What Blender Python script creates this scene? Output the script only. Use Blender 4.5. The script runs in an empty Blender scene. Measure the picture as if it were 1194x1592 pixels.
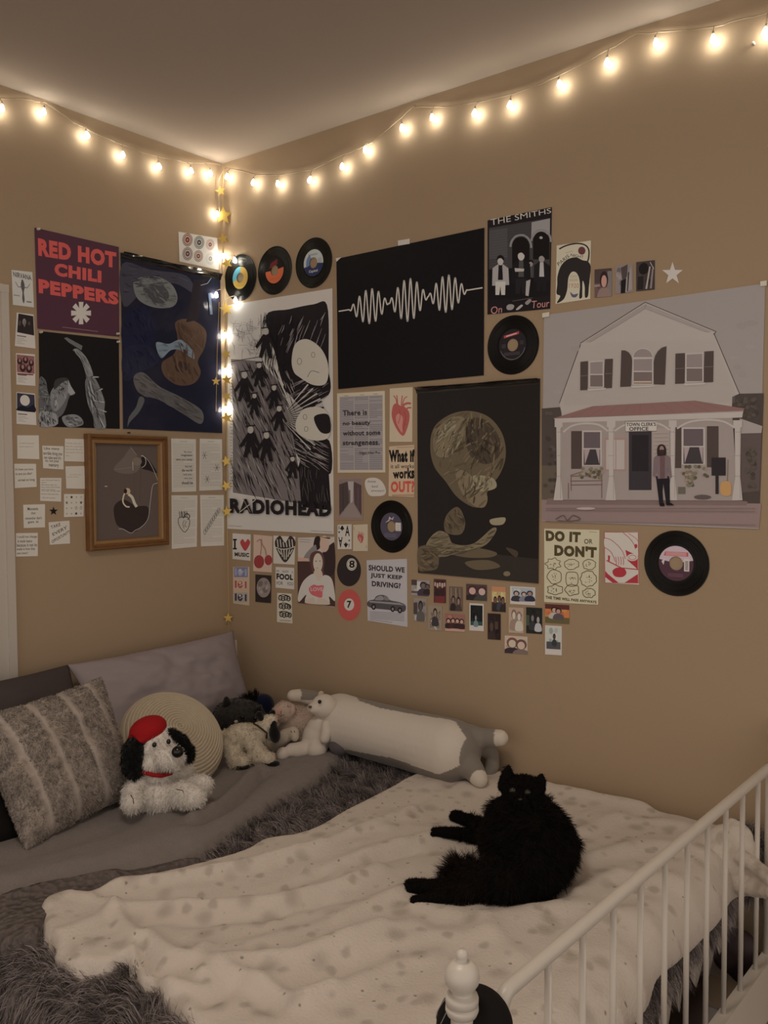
import bpy, bmesh, math, random
import numpy as np
from mathutils import Vector, Matrix, geometry

# ------------------------------------------------------------------ camera, world, exposure
scene = bpy.context.scene
COL = scene.collection
R = math.radians
F = 1361.236                                   # focal length in pixels of the 1194 x 1592 frame
YAW, PITCH, ROLL = R(38.16937), R(2.63655), R(-0.28995)
CAM = np.array([2.63922, -2.34635, 1.53])
FW = np.array([-math.sin(YAW)*math.cos(PITCH), math.cos(YAW)*math.cos(PITCH), -math.sin(PITCH)])
_r = np.array([math.cos(YAW), math.sin(YAW), 0.0])
_u = np.cross(_r, FW)
RT = math.cos(ROLL)*_r + math.sin(ROLL)*_u
UP = -math.sin(ROLL)*_r + math.cos(ROLL)*_u
cam_data = bpy.data.cameras.new('camera')
cam_data.sensor_fit = 'VERTICAL'
cam_data.sensor_height = 36.0
cam_data.lens = F*36.0/1592.0
cam_data.clip_start = 0.02
cam = bpy.data.objects.new('camera', cam_data)
COL.objects.link(cam)
m3 = Matrix((RT, UP, -FW)).transposed().to_4x4()
cam.matrix_world = Matrix.Translation(CAM) @ m3
scene.camera = cam
scene.view_settings.view_transform = 'Standard'
scene.view_settings.look = 'None'
scene.view_settings.gamma = 1.0
scene.view_settings.use_curve_mapping = False
scene.view_settings.exposure = 0.0
WORLD_COL, WORLD_STR = (1.0, 0.87, 0.76), 0.78        # dim warm light of the rest of the room
BULB_COL, BULB_STR = (1.0, 0.93, 0.77), 42.0
world = bpy.data.worlds.new('world')
scene.world = world
world.use_nodes = True
bg = world.node_tree.nodes['Background']
bg.inputs[0].default_value = (*WORLD_COL, 1)
bg.inputs[1].default_value = WORLD_STR

# unseen overhead light added above the frame to brighten the bed, no fixture
FILL_POS, FILL_W, FILL_COL = (1.75, -1.75, 2.70), 12.0, (1.0, 0.86, 0.72)
lamp = bpy.data.lights.new('overhead_fill', 'AREA')
lamp.shape = 'DISK'; lamp.size = 0.6; lamp.energy = FILL_W; lamp.color = FILL_COL
lo = bpy.data.objects.new('overhead_fill', lamp); COL.objects.link(lo); lo.location = FILL_POS

# ------------------------------------------------------------------ helpers
def ray(px, py):
    return FW + RT*(px-597.0)/F - UP*(py-796.0)/F
def onR(px, py, d=0.0):
    v = ray(px, py); t = (-d-CAM[1])/v[1]; return CAM+t*v
def onL(px, py, d=0.0):
    v = ray(px, py); t = (d-CAM[0])/v[0]; return CAM+t*v
def onZ(px, py, z):
    v = ray(px, py); t = (z-CAM[2])/v[2]; return CAM+t*v
def depth(P):
    return float((np.array(P)-CAM) @ FW)

def lin(c):
    c = c/255.0
    return c/12.92 if c <= 0.04045 else ((c+0.055)/1.055)**2.4
ILL = (0.37, 0.295, 0.24)                     # the room's light on a matt surface: photo colour / ILL = paint
def ph(r, g, b, top=0.86):
    m = 0.3*r+0.59*g+0.11*b
    r, g, b = (v+(m-v)*0.10 for v in (r, g, b))
    return tuple(min(top, max(0.004, lin(v)/k)) for v, k in zip((r, g, b), ILL))

def setp(o, label=None, cat=None, group=None, kind=None):
    if label: o['label'] = label
    if cat: o['category'] = cat
    if group: o['group'] = group
    if kind: o['kind'] = kind
    return o
def link(name, mesh, parent=None):
    o = bpy.data.objects.new(name, mesh)
    COL.objects.link(o)
    if parent is not None:
        o.parent = parent
    return o
def empty(name, loc=(0, 0, 0), label=None, cat=None, group=None):
    o = bpy.data.objects.new(name, None)
    COL.objects.link(o)
    o.location = loc
    o.empty_display_size = 0.05
    return setp(o, label, cat, group)
def attach(child, parent):
    """parent a mesh whose vertices are world coordinates to an Empty that stands at its base"""
    child.parent = parent
    child.matrix_parent_inverse = Matrix.Translation(parent.location).inverted()
    return child

# ---- materials
def mat(name, col, rough=0.7, spec=0.3, metal=0.0, bump=None, sheen=0.0, var=None, coat=0.0):
    m = bpy.data.materials.new(name); m.use_nodes = True
    nt = m.node_tree; b = nt.nodes['Principled BSDF']
    if col == 'attr':
        a = nt.nodes.new('ShaderNodeAttribute'); a.attribute_name = 'Col'
        nt.links.new(a.outputs['Color'], b.inputs['Base Color'])
    else:
        b.inputs['Base Color'].default_value = (*col, 1)
        if var:
            tc = nt.nodes.new('ShaderNodeTexCoord'); n = nt.nodes.new('ShaderNodeTexNoise')
            n.inputs['Scale'].default_value = var[0]; n.inputs['Detail'].default_value = 4
            mx = nt.nodes.new('ShaderNodeMix'); mx.data_type = 'RGBA'
            mx.inputs[6].default_value = (*[c*(1-var[1]) for c in col], 1)
            mx.inputs[7].default_value = (*[min(1, c*(1+var[1])) for c in col], 1)
            nt.links.new(tc.outputs['Object'], n.inputs['Vector'])
            nt.links.new(n.outputs['Fac'], mx.inputs[0]); nt.links.new(mx.outputs[2], b.inputs['Base Color'])
    b.inputs['Roughness'].default_value = rough
    b.inputs['Specular IOR Level'].default_value = spec
    b.inputs['Metallic'].default_value = metal
    b.inputs['Sheen Weight'].default_value = sheen
    b.inputs['Coat Weight'].default_value = coat
    if bump:
        kind, scale, strength, dist = bump
        tc = nt.nodes.new('ShaderNodeTexCoord')
        if kind == 'noise':
            t = nt.nodes.new('ShaderNodeTexNoise'); t.inputs['Detail'].default_value = 3; out = t.outputs['Fac']
        else:
            t = nt.nodes.new('ShaderNodeTexVoronoi'); t.feature = kind; out = t.outputs['Distance']
        t.inputs['Scale'].default_value = scale
        bp = nt.nodes.new('ShaderNodeBump')
        bp.inputs['Strength'].default_value = strength; bp.inputs['Distance'].default_value = dist
        nt.links.new(tc.outputs['Object'], t.inputs['Vector'])
        nt.links.new(out, bp.inputs['Height']); nt.links.new(bp.outputs['Normal'], b.inputs['Normal'])
    return m

M = {}
M['wall'] = mat('wall_paint', (0.46, 0.350, 0.240), 0.75, 0.2, bump=('noise', 180, 0.12, 0.002))
M['ceiling'] = mat('ceiling_paint', (0.54, 0.47, 0.41), 0.9, 0.1, bump=('noise', 120, 0.1, 0.002))
M['floor'] = mat('floor_boards', (0.12, 0.075, 0.045), 0.5, 0.3, var=(6, 0.4))
M['trim'] = mat('trim_paint', (0.62, 0.58, 0.53), 0.45, 0.4)
M['print'] = mat('matte_print', 'attr', 0.7, 0.2)
M['gloss'] = mat('glossy_print', 'attr', 0.14, 0.16, bump=('noise', 7, 0.35, 0.02))
M['film'] = mat('glossy_film_edge', (0.02, 0.018, 0.018), 0.12, 0.6, coat=0.5)
M['silk'] = mat('silk_print', 'attr', 0.4, 0.10, bump=('noise', 6, 0.3, 0.02))
M['vinyl'] = mat('black_vinyl', (0.007, 0.007, 0.007), 0.3, 0.22)
M['white_metal'] = mat('white_enamel', (0.66, 0.62, 0.56), 0.35, 0.45)
M['wire'] = mat('clear_wire', (0.50, 0.40, 0.28), 0.35, 0.5)
M['plush'] = mat('plush_fabric', 'attr', 0.95, 0.05, sheen=0.25, bump=('noise', 260, 0.5, 0.003))
M['smooth_plush'] = mat('stretch_plush', 'attr', 0.85, 0.1, sheen=0.2)
M['fur'] = mat('fur_strands', 'attr', 0.8, 0.12)
M['black_gloss'] = mat('black_plastic', (0.006, 0.006, 0.006), 0.15, 0.5)
M['gold'] = mat('gold_card', (0.72, 0.50, 0.12), 0.35, 0.5, metal=0.35)
M['wood'] = mat('frame_wood', (0.20, 0.095, 0.032), 0.4, 0.4, var=(30, 0.25))
M['gilt'] = mat('frame_gilt', (0.36, 0.21, 0.09), 0.35, 0.4)
M['pin'] = mat('white_pin', (0.7, 0.68, 0.62), 0.4, 0.4)
mb_ = bpy.data.materials.new('lit_bulb'); mb_.use_nodes = True
_b = mb_.node_tree.nodes['Principled BSDF']
_b.inputs['Base Color'].default_value = (1, 0.9, 0.7, 1)
_b.inputs['Emission Color'].default_value = (*BULB_COL, 1)
_b.inputs['Emission Strength'].default_value = BULB_STR
M['bulb'] = mb_

# ---- mesh building
class MB:
    def __init__(s): s.v, s.f, s.c = [], [], []
    def add(s, vs, fs, col=None):
        o = len(s.v); s.v += [tuple(map(float, p)) for p in vs]
        s.f += [tuple(i+o for i in f) for f in fs]; s.c += [col]*len(fs)
    def box(s, x0, y0, z0, x1, y1, z1, col=None):
        vs = [(x, y, z) for x in (x0, x1) for y in (y0, y1) for z in (z0, z1)]
        s.add(vs, [(0, 1, 3, 2), (4, 6, 7, 5), (0, 4, 5, 1), (2, 3, 7, 6), (0, 2, 6, 4), (1, 5, 7, 3)], col)
    def tube(s, pts, rad, seg=8, col=None, cap=True):
        pts = [np.array(p, float) for p in pts]; n = len(pts)
        rad = [rad]*n if not hasattr(rad, '__len__') else rad
        vs, fs = [], []; prev = None
        for i, p in enumerate(pts):
            t = pts[min(i+1, n-1)]-pts[max(i-1, 0)]; t = t/(np.linalg.norm(t)+1e-12)
            a = prev if prev is not None else (np.array([0, 0, 1.0]) if abs(t[2]) < 0.9 else np.array([1.0, 0, 0]))
            a = a-t*(a@t); a /= np.linalg.norm(a); prev = a; b = np.cross(t, a)
            for k in range(seg):
                w = 2*math.pi*k/seg; vs.append(p+rad[i]*(math.cos(w)*a+math.sin(w)*b))
        for i in range(n-1):
            for k in range(seg):
                q = (k+1) % seg
                fs.append((i*seg+k, i*seg+q, (i+1)*seg+q, (i+1)*seg+k))
        if cap:
            fs.append(tuple(range(seg))[::-1]); fs.append(tuple(range((n-1)*seg, n*seg)))
        s.add(vs, fs, col)
    def lathe(s, prof, seg=24, mtx=None, col=None):
        vs, fs = [], []
        for r, z in prof:
            for k in range(seg):
                a = 2*math.pi*k/seg; vs.append(Vector((r*math.cos(a), r*math.sin(a), z)))
        for i in range(len(prof)-1):
            for k in range(seg):
                q = (k+1) % seg
                fs.append((i*seg+k, i*seg+q, (i+1)*seg+q, (i+1)*seg+k))
        if mtx is not None: vs = [mtx @ v for v in vs]
        s.add(vs, fs, col)
    def build(s, name, material, parent=None, smooth=False, keep_world=True):
        me = bpy.data.meshes.new(name); me.from_pydata(s.v, [], s.f); me.update()
        if any(c is not None for c in s.c):
            at = me.color_attributes.new('Col', 'FLOAT_COLOR', 'CORNER')
            arr = []
            for p, c in zip(me.polygons, s.c):
                arr += [*(c or (0.5, 0.5, 0.5)), 1.0]*p.loop_total
            at.data.foreach_set('color', arr)
        me.materials.append(material)
        if smooth: me.polygons.foreach_set('use_smooth', [True]*len(me.polygons))
        o = link(name, me)
        if parent is not None:
            if keep_world: attach(o, parent)
            else: o.parent = parent
        return o

def arr_mesh(name, V, T, cols, material, parent=None, smooth=True):
    """mesh from numpy triangles with per-vertex colours"""
    me = bpy.data.meshes.new(name)
    me.vertices.add(len(V)); me.vertices.foreach_set('co', np.ascontiguousarray(V, dtype=np.float32).ravel())
    nt = len(T)
    me.loops.add(nt*3); me.loops.foreach_set('vertex_index', np.ascontiguousarray(T, dtype=np.int32).ravel())
    me.polygons.add(nt)
    me.polygons.foreach_set('loop_start', np.arange(0, nt*3, 3, dtype=np.int32))
    me.polygons.foreach_set('loop_total', np.full(nt, 3, dtype=np.int32))
    me.update(calc_edges=True)
    if cols is not None:
        at = me.color_attributes.new('Col', 'FLOAT_COLOR', 'POINT')
        c4 = np.ones((len(V), 4), dtype=np.float32); c4[:, :3] = cols
        at.data.foreach_set('color', c4.ravel())
    me.polygons.foreach_set('use_smooth', [smooth]*nt)
    me.materials.append(material)
    me.validate()
    o = link(name, me)
    if parent is not None: attach(o, parent)
    return o

def tri_arrays(o):
    me = o.data; me.calc_loop_triangles()
    V = np.empty(len(me.vertices)*3, np.float32); me.vertices.foreach_get('co', V); V = V.reshape(-1, 3).astype(float)
    T = np.empty(len(me.loop_triangles)*3, np.int32); me.loop_triangles.foreach_get('vertices', T)
    return V, T.reshape(-1, 3)

def fur(src, name, n, length, width, rng, parent, lay=(0, 0, -0.4), jitter=0.5, droop=0.3, color=None, cvar=0.25,
        tipgain=1.25, maskf=None, clump=0.0, lvar=0.4, lift=0.7, colf=None):
    """short tapered strands rooted on a mesh; one mesh of its own"""
    V, T = tri_arrays(src)
    A, B, C = V[T[:, 0]], V[T[:, 1]], V[T[:, 2]]
    N = np.cross(B-A, C-A); area = np.linalg.norm(N, axis=1); N = N/(area[:, None]+1e-12)
    if maskf is not None:
        area = area*maskf((A+B+C)/3)
    idx = rng.choice(len(T), n, p=area/area.sum())
    u, v = rng.random(n), rng.random(n); f = u+v > 1; u[f], v[f] = 1-u[f], 1-v[f]
    P = A[idx]+u[:, None]*(B-A)[idx]+v[:, None]*(C-A)[idx]; Nn = N[idx]
    layv = lay(P) if callable(lay) else np.broadcast_to(np.array(lay, float), P.shape)
    layv = layv-Nn*(layv*Nn).sum(1)[:, None]
    J = rng.normal(size=(n, 3))*jitter
    if clump > 0:
        k = np.floor(P/clump).astype(int)
        h = (k[:, 0]*73856093 ^ k[:, 1]*19349663 ^ k[:, 2]*83492791) % 100003
        tab = np.random.default_rng(5).normal(size=(100003, 3))
        J = J*0.45+tab[h]*jitter
    D = Nn*lift+layv+J; D /= np.linalg.norm(D, axis=1)[:, None]
    below = (D*Nn).sum(1) < 0.08
    D[below] += Nn[below]*0.35; D /= np.linalg.norm(D, axis=1)[:, None]
    L = length*(1+lvar*rng.uniform(-1, 1, n))[:, None]
    S = np.cross(D, rng.normal(size=(n, 3))); S /= np.linalg.norm(S, axis=1)[:, None]; S *= width/2
    mid = P+D*L*0.55; tip = P+D*L+np.array([0, 0, -1.0])*L*droop
    VV = np.stack([P-S, P+S, mid-S*0.7, mid+S*0.7, tip], 1).reshape(-1, 3)
    VV[:, 1] = np.minimum(VV[:, 1], -0.002); VV[:, 0] = np.maximum(VV[:, 0], 0.002)
    b = np.arange(n)[:, None]*5
    TT = np.concatenate([b+[0, 1, 3], b+[0, 3, 2], b+[2, 3, 4]], 0)
    base = np.array(color, float)[None] if colf is None else colf(P)
    cv = base*(1+cvar*rng.normal(size=(n, 1)))
    cv = np.clip(np.broadcast_to(cv, (n, 3)), 0.002, 0.9)
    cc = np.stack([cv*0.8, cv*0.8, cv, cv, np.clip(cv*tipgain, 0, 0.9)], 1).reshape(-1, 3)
    return arr_mesh(name, VV, TT, cc, M['fur'], parent, smooth=False)

# ---- soft bodies: overlapping balls fused to one continuous skin
def ico(sub=2):
    bm = bmesh.new(); bmesh.ops.create_icosphere(bm, subdivisions=sub, radius=1)
    v = np.array([x.co[:] for x in bm.verts]); f = [tuple(y.index for y in x.verts) for x in bm.faces]; bm.free()
    return v, f
ICO = ico(3)
def blob(name, prims, material, colorf, parent=None, voxel=0.006, smooth=6):
    mb = MB()
    for p in prims:
        c, rad, rot = p
        rad = np.array([rad]*3 if not hasattr(rad, '__len__') else rad)
        v = ICO[0]*rad
        if rot is not None: v = v @ np.array(rot).T
        mb.add(v+np.array(c), ICO[1])
    me = bpy.data.meshes.new(name); me.from_pydata(mb.v, [], mb.f); me.update()
    o = link(name, me)
    r = o.modifiers.new('r', 'REMESH'); r.mode = 'VOXEL'; r.voxel_size = voxel
    sm = o.modifiers.new('s', 'SMOOTH'); sm.factor = 0.5; sm.iterations = smooth
    dg = bpy.context.evaluated_depsgraph_get(); dg.update()
    nm = bpy.data.meshes.new_from_object(o.evaluated_get(dg))
    o.modifiers.clear(); o.data = nm; nm.name = name; bpy.data.meshes.remove(me)
    nm.polygons.foreach_set('use_smooth', [True]*len(nm.polygons))
    V = np.empty(len(nm.vertices)*3, np.float32); nm.vertices.foreach_get('co', V); V = V.reshape(-1, 3).astype(float)
    c4 = np.ones((len(V), 4), np.float32)
    c4[:, :3] = colorf(V) if callable(colorf) else np.array(colorf)
    at = nm.color_attributes.new('Col', 'FLOAT_COLOR', 'POINT'); at.data.foreach_set('color', c4.ravel())
    nm.materials.clear(); nm.materials.append(material)
    if parent is not None: attach(o, parent)
    return o
def chain(pts, step=0.35):
    """balls along a polyline [(point, radius), ...]"""
    out = []
    for (a, ra), (b, rb) in zip(pts[:-1], pts[1:]):
        a, b = np.array(a, float), np.array(b, float)
        n = max(2, int(np.linalg.norm(b-a)/(step*min(ra, rb)))+1); n = min(n, 24)
        for i in range(n+1):
            t = i/n; out.append((a+(b-a)*t, ra+(rb-ra)*t, None))
    return out
class VF:
    """upright frame at a point on the bed: x to the right as seen from the room, y away, z up"""
    def __init__(s, base):
        s.b = np.array(base, float); d = s.b-CAM; d[2] = 0; s.y = d/np.linalg.norm(d)
        s.x = np.array([s.y[1], -s.y[0], 0.0]); s.z = np.array([0, 0, 1.0]); s.k = depth(base)/F
        s.rot = np.stack([s.x, s.y, s.z], 1)
    def p(s, px, py, off=0.0):
        v = ray(px, py); t = ((s.b-CAM) @ s.y+off)/(v @ s.y); return CAM+t*v
    def s_(s, px, py, off, r): return (s.p(px, py, off), r*s.k, None)
    def e(s, px, py, off, rx, rz, ry=None, roll=0.0):
        ry = ry if ry is not None else 0.5*(rx+rz)
        c, n = math.cos(R(roll)), math.sin(R(roll))
        ro = s.rot @ np.array([[c, 0, n], [0, 1, 0], [-n, 0, c]])
        return (s.p(px, py, off), np.array([rx, ry, rz])*s.k, ro)
    def g(s, px, py, r, zb=0.604, up=0.9): return (onZ(px, py, zb+r*s.k*up), r*s.k)
    def q(s, px, py, off, r): return (s.p(px, py, off), r*s.k)
    def c(s, *q): return chain([(s.p(a, b, o), r*s.k) for a, b, o, r in q])

def vnoise(x, y, seed=0):
    g = np.random.default_rng(seed).random((257, 257))
    xi, yi = np.floor(x).astype(int), np.floor(y).astype(int); fx, fy = x-xi, y-yi
    fx, fy = fx*fx*fx*(fx*(fx*6-15)+10), fy*fy*fy*(fy*(fy*6-15)+10)
    a, b = g[xi % 257, yi % 257], g[(xi+1) % 257, yi % 257]; c, d = g[xi % 257, (yi+1) % 257], g[(xi+1) % 257, (yi+1) % 257]
    return (a*(1-fx)+b*fx)*(1-fy)+(c*(1-fx)+d*fx)*fy-0.5
def inside(poly, X, Y):
    r = np.zeros(X.shape, bool); n = len(poly)
    for i in range(n):
        x0, y0 = poly[i]; x1, y1 = poly[(i+1) % n]
        c = ((y0 > Y) != (y1 > Y)) & (X < (x1-x0)*(Y-y0)/((y1-y0) or 1e-12)+x0); r ^= c
    return r
def seg_dist(poly, X, Y, closed=True):
    d = np.full(X.shape, 1e9); n = len(poly)
    for i in range(n if closed else n-1):
        x0, y0 = poly[i]; x1, y1 = poly[(i+1) % n]; dx, dy = x1-x0, y1-y0
        t = np.clip(((X-x0)*dx+(Y-y0)*dy)/(dx*dx+dy*dy+1e-12), 0, 1)
        d = np.minimum(d, np.hypot(X-x0-t*dx, Y-y0-t*dy))
    return d
def smooth_loop(pts, n=6, closed=True):
    P = [np.array(p[:2], float) for p in pts]; out = []; m = len(P)
    for i in range(m if closed else m-1):
        p0, p1, p2, p3 = (P[(i+k) % m] if closed else P[min(max(i+k, 0), m-1)] for k in (-1, 0, 1, 2))
        for j in range(n):
            t = j/n
            out.append(0.5*(2*p1+(p2-p0)*t+(2*p0-5*p1+4*p2-p3)*t*t+(3*p1-p0-3*p2+p3)*t**3))
    if not closed: out.append(P[-1])
    return out

# ---- flat prints on the walls (paper quad plus layers of ink, all one mesh)
STEP = 1.2e-5
TEXT_CACHE = {}
def text_mesh(s, bold, res=3):
    key = (s, bold)
    if key in TEXT_CACHE: return TEXT_CACHE[key]
    cu = bpy.data.curves.new('t', 'FONT'); cu.body = s; cu.offset = bold; cu.space_character = 1+2.2*max(bold, 0); cu.resolution_u = res
    o = bpy.data.objects.new('t', cu); COL.objects.link(o)
    dg = bpy.context.evaluated_depsgraph_get(); dg.update()
    me = bpy.data.meshes.new_from_object(o.evaluated_get(dg))
    V = [(v.co.x, v.co.y) for v in me.vertices]; Fs = [tuple(p.vertices) for p in me.polygons]
    bpy.data.objects.remove(o); bpy.data.curves.remove(cu); bpy.data.meshes.remove(me)
    xs, ys = [p[0] for p in V], [p[1] for p in V]
    x0, x1, y0, y1 = min(xs), max(xs), min(ys), max(ys)
    TEXT_CACHE[key] = ([((x-x0)/(x1-x0), 1-(y-y0)/(y1-y0)) for x, y in V], Fs)
    return TEXT_CACHE[key]

class Art:
    def __init__(s, wall, quad, paper, off=0.0022, thick=True, wave=0.0):
        s.w = onR if wall == 'R' else onL
        s.quad = quad; s.off = off; s.lv = 0; s.mb = MB(); s.crop = None
        s.uvmode = True; s.clip = 0
        if thick:
            fr = [s.w(x, y, off) for x, y in quad]; bk = [s.w(x, y, 0.0004) for x, y in quad]
            s.mb.add(fr+bk, [(3, 2, 1, 0), (0, 1, 5, 4), (1, 2, 6, 5), (2, 3, 7, 6), (3, 0, 4, 7)], paper)
    def cr(s, c): s.crop = c; s.uvmode = False; return s
    def uv(s): s.uvmode = True; return s
    def m(s, x, y):
        if s.uvmode:
            (ax, ay), (bx, by), (cx, cy), (dx, dy) = s.quad
            return ((ax*(1-x)+bx*x)*(1-y)+(dx*(1-x)+cx*x)*y, (ay*(1-x)+by*x)*(1-y)+(dy*(1-x)+cy*x)*y)
        return (s.crop[0]+x/s.crop[2], s.crop[1]+y/s.crop[2])
    def put(s, pxs, fs, col):
        s.lv += 1; d = s.off+s.lv*STEP
        s.mb.add([s.w(x, y, d) for x, y in pxs], fs, col)
    def poly(s, pts, col):
        if s.clip:
            for ax, lo in ((0, True), (0, False), (1, True), (1, False)):
                out = []
                for i in range(len(pts)):
                    p, q = pts[i], pts[(i+1) % len(pts)]
                    a, b = (p[ax], q[ax]) if lo else (s.clip-p[ax], s.clip-q[ax])
                    if a >= 0: out.append(p)
                    if (a >= 0) != (b >= 0): t = a/(a-b); out.append((p[0]+(q[0]-p[0])*t, p[1]+(q[1]-p[1])*t))
                pts = out
                if len(pts) < 3: return s
        s.put([s.m(*p) for p in pts], [tuple(range(len(pts)))], col); return s
    def rect(s, x0, y0, x1, y1, col): return s.poly([(x0, y0), (x1, y0), (x1, y1), (x0, y1)], col)
    def ell(s, cx, cy, rx, ry, col, rot=0, n=22, a0=0, a1=360):
        c, q = math.cos(R(rot)), math.sin(R(rot)); pts = []
        full = abs(a1-a0) >= 360
        for i in range(n if full else n+1):
            a = R(a0+(a1-a0)*i/n); x, y = rx*math.cos(a), ry*math.sin(a); pts.append((cx+x*c-y*q, cy+x*q+y*c))
        return s.poly(pts, col)
    def line(s, pts, w, col, close=False):
        P = [np.array(s.m(*p)) for p in pts]
        if close: P.append(P[0])
        n = len(P); vs = []
        ww = [w]*n if not hasattr(w, '__len__') else w
        for i in range(n):
            t = P[min(i+1, n-1)]-P[max(i-1, 0)]; L = np.hypot(*t) or 1; nn = np.array([-t[1], t[0]])/L*ww[i]/2
            vs += [P[i]-nn, P[i]+nn]
        s.put(vs, [(2*i, 2*i+1, 2*i+3, 2*i+2) for i in range(n-1)], col); return s
    def curve(s, pts, w, col, n=6, close=False):
        return s.line([tuple(p) for p in smooth_loop(pts, n, close)], w, col, close)
    def blobp(s, pts, col, n=5):
        return s.poly([tuple(p) for p in smooth_loop(pts, n, True)], col)
    def ring(s, cx, cy, rx, ry, w, col, n=24, rot=0, a0=0, a1=360):
        c, q = math.cos(R(rot)), math.sin(R(rot)); pts = []
        for i in range(n+1):
            a = R(a0+(a1-a0)*i/n); x, y = rx*math.cos(a), ry*math.sin(a); pts.append((cx+x*c-y*q, cy+x*q+y*c))
        return s.line(pts, w, col)
    def star(s, cx, cy, r, col, ratio=0.42, rot=0, ry=None, hollow=0):
        ry = ry or r; pts = []
        for i in range(10):
            a = R(-90+36*i+rot); k = 1 if i % 2 == 0 else ratio; pts.append((cx+r*k*math.cos(a), cy+ry*k*math.sin(a)))
        return s.line(pts, hollow, col, True) if hollow else s.poly(pts, col)
    def text(s, t, q, col, bold=0.0):
        """q = (x0, y0, x1, y1) or four corners TL TR BR BL in the current coordinates"""
        if len(q) == 4 and not hasattr(q[0], '__len__'):
            x0, y0, x1, y1 = q; q = [(x0, y0), (x1, y0), (x1, y1), (x0, y1)]
        V, Fs = text_mesh(t, bold); P = []
        for u, v in V:
            x = (q[0][0]*(1-u)+q[1][0]*u)*(1-v)+(q[3][0]*(1-u)+q[2][0]*u)*v
            y = (q[0][1]*(1-u)+q[1][1]*u)*(1-v)+(q[3][1]*(1-u)+q[2][1]*u)*v
            P.append(s.m(x, y))
        s.put(P, Fs, col); return s
    def strokes(s, outline, n, ang, L, cols, w=(1.2, 2.6), seed=0, spread=25):
        """brush strokes that stay inside one outline (current coordinates)"""
        rg = random.Random(seed); P = [tuple(p) for p in smooth_loop(outline, 4)]
        xs, ys = [p[0] for p in P], [p[1] for p in P]; k = 0; tries = 0
        while k < n and tries < n*8:
            tries += 1
            x, y = rg.uniform(min(xs), max(xs)), rg.uniform(min(ys), max(ys)); t = R(ang+rg.uniform(-spread, spread)); l = L*rg.uniform(.4, 1)/2
            q = [(x-l*math.cos(t), y-l*math.sin(t)), (x, y), (x+l*math.cos(t), y+l*math.sin(t))]
            if inside(P, np.array([a[0] for a in q]), np.array([a[1] for a in q])).all():
                k += 1; bx = l*.12*rg.uniform(-1, 1); q[1] = (x-bx*math.sin(t), y+bx*math.cos(t))
                pts = [tuple(p) for p in smooth_loop(q, 3, False)]; m = len(pts); ww = rg.uniform(*w)
                s.line(pts, [ww*(.35+.65*math.sin(math.pi*(i+.3)/(m-.4))) for i in range(m)], rg.choice(cols))
        return s
    def scrib(s, x0, x1, y, w, col, rng, amp=0.012, gaps=0.15):
        """a line of small illegible handwriting"""
        x = x0
        while x < x1:
            L = min(rng.uniform(0.08, 0.2), x1-x)
            n = max(4, int(L/0.012)); pts = [(x+L*i/n, y+amp*rng.uniform(-1, 1)) for i in range(n+1)]
            s.line(pts, w, col); x += L+rng.uniform(0.02, 0.05)
        return s
    def curled(s, poster, lift=.013):
        """the top edge of a glossy sheet curling away from the wall: a real bent strip, a part of the poster"""
        (x0, y0), (x1, y1) = s.quad[0], s.quad[1]; b = MB(); vs = []; n = 24
        for i in range(n+1):
            t = i/n; px, py = x0+(x1-x0)*t, y0+(y1-y0)*t; wv = 1+.35*math.sin(t*9+1)+.25*math.sin(t*21)
            for k in range(7):
                a = k/6; d = s.off+.0003+lift*wv*a*a; P = s.w(px, py+9*(1-a)*1.0, 0.0); P = P+(s.w(px, py, 1.0)-s.w(px, py, 0.0))*0
                nrm = np.array([0, -1.0, 0]) if s.w is onR else np.array([1.0, 0, 0]); vs.append(P+nrm*d)
        b.add(vs, [(7*i+k, 7*i+k+1, 7*i+k+8, 7*i+k+7) for i in range(n) for k in range(6)])
        o = b.build('curled_edge', M['film'], None, True); o.parent = poster
    def done(s, name, label, cat, group=None, material='print', parent=None):
        o = s.mb.build(name, M[material], parent)
        if parent is None: setp(o, label, cat, group)
        return o

# ------------------------------------------------------------------ the room
H = 2.732
def struct(name, mb, material, parent=None):
    o = mb.build(name, material, parent)
    if parent is None: setp(o, kind='structure')
    return o
mb = MB(); mb.box(-0.1, -4.4, -0.05, 4.4, 0.1, 0.0); struct('floor', mb, M['floor'])
mb = MB(); mb.box(-0.1, -4.4, H, 4.4, 0.1, H+0.08); struct('ceiling', mb, M['ceiling'])
mb = MB(); mb.box(0.0, 0.0, 0.0, 4.4, 0.1, H); struct('wall_right', mb, M['wall'])
mb = MB()
mb.box(-0.1, -0.905, 0.0, 0.0, 0.1, H); mb.box(-0.1, -4.4, 0.0, 0.0, -1.83, H); mb.box(-0.1, -1.83, 2.05, 0.0, -0.905, H)
struct('wall_left', mb, M['wall'])
mb = MB(); mb.box(0.0, -0.905+0.01, 0.0, 0.012, -0.01, 0.09); struct('baseboard_left', mb, M['trim'])
mb = MB(); mb.box(0.0, -0.012, 0.0, 4.4, 0.0, 0.09); struct('baseboard_right', mb, M['trim'])
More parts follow.
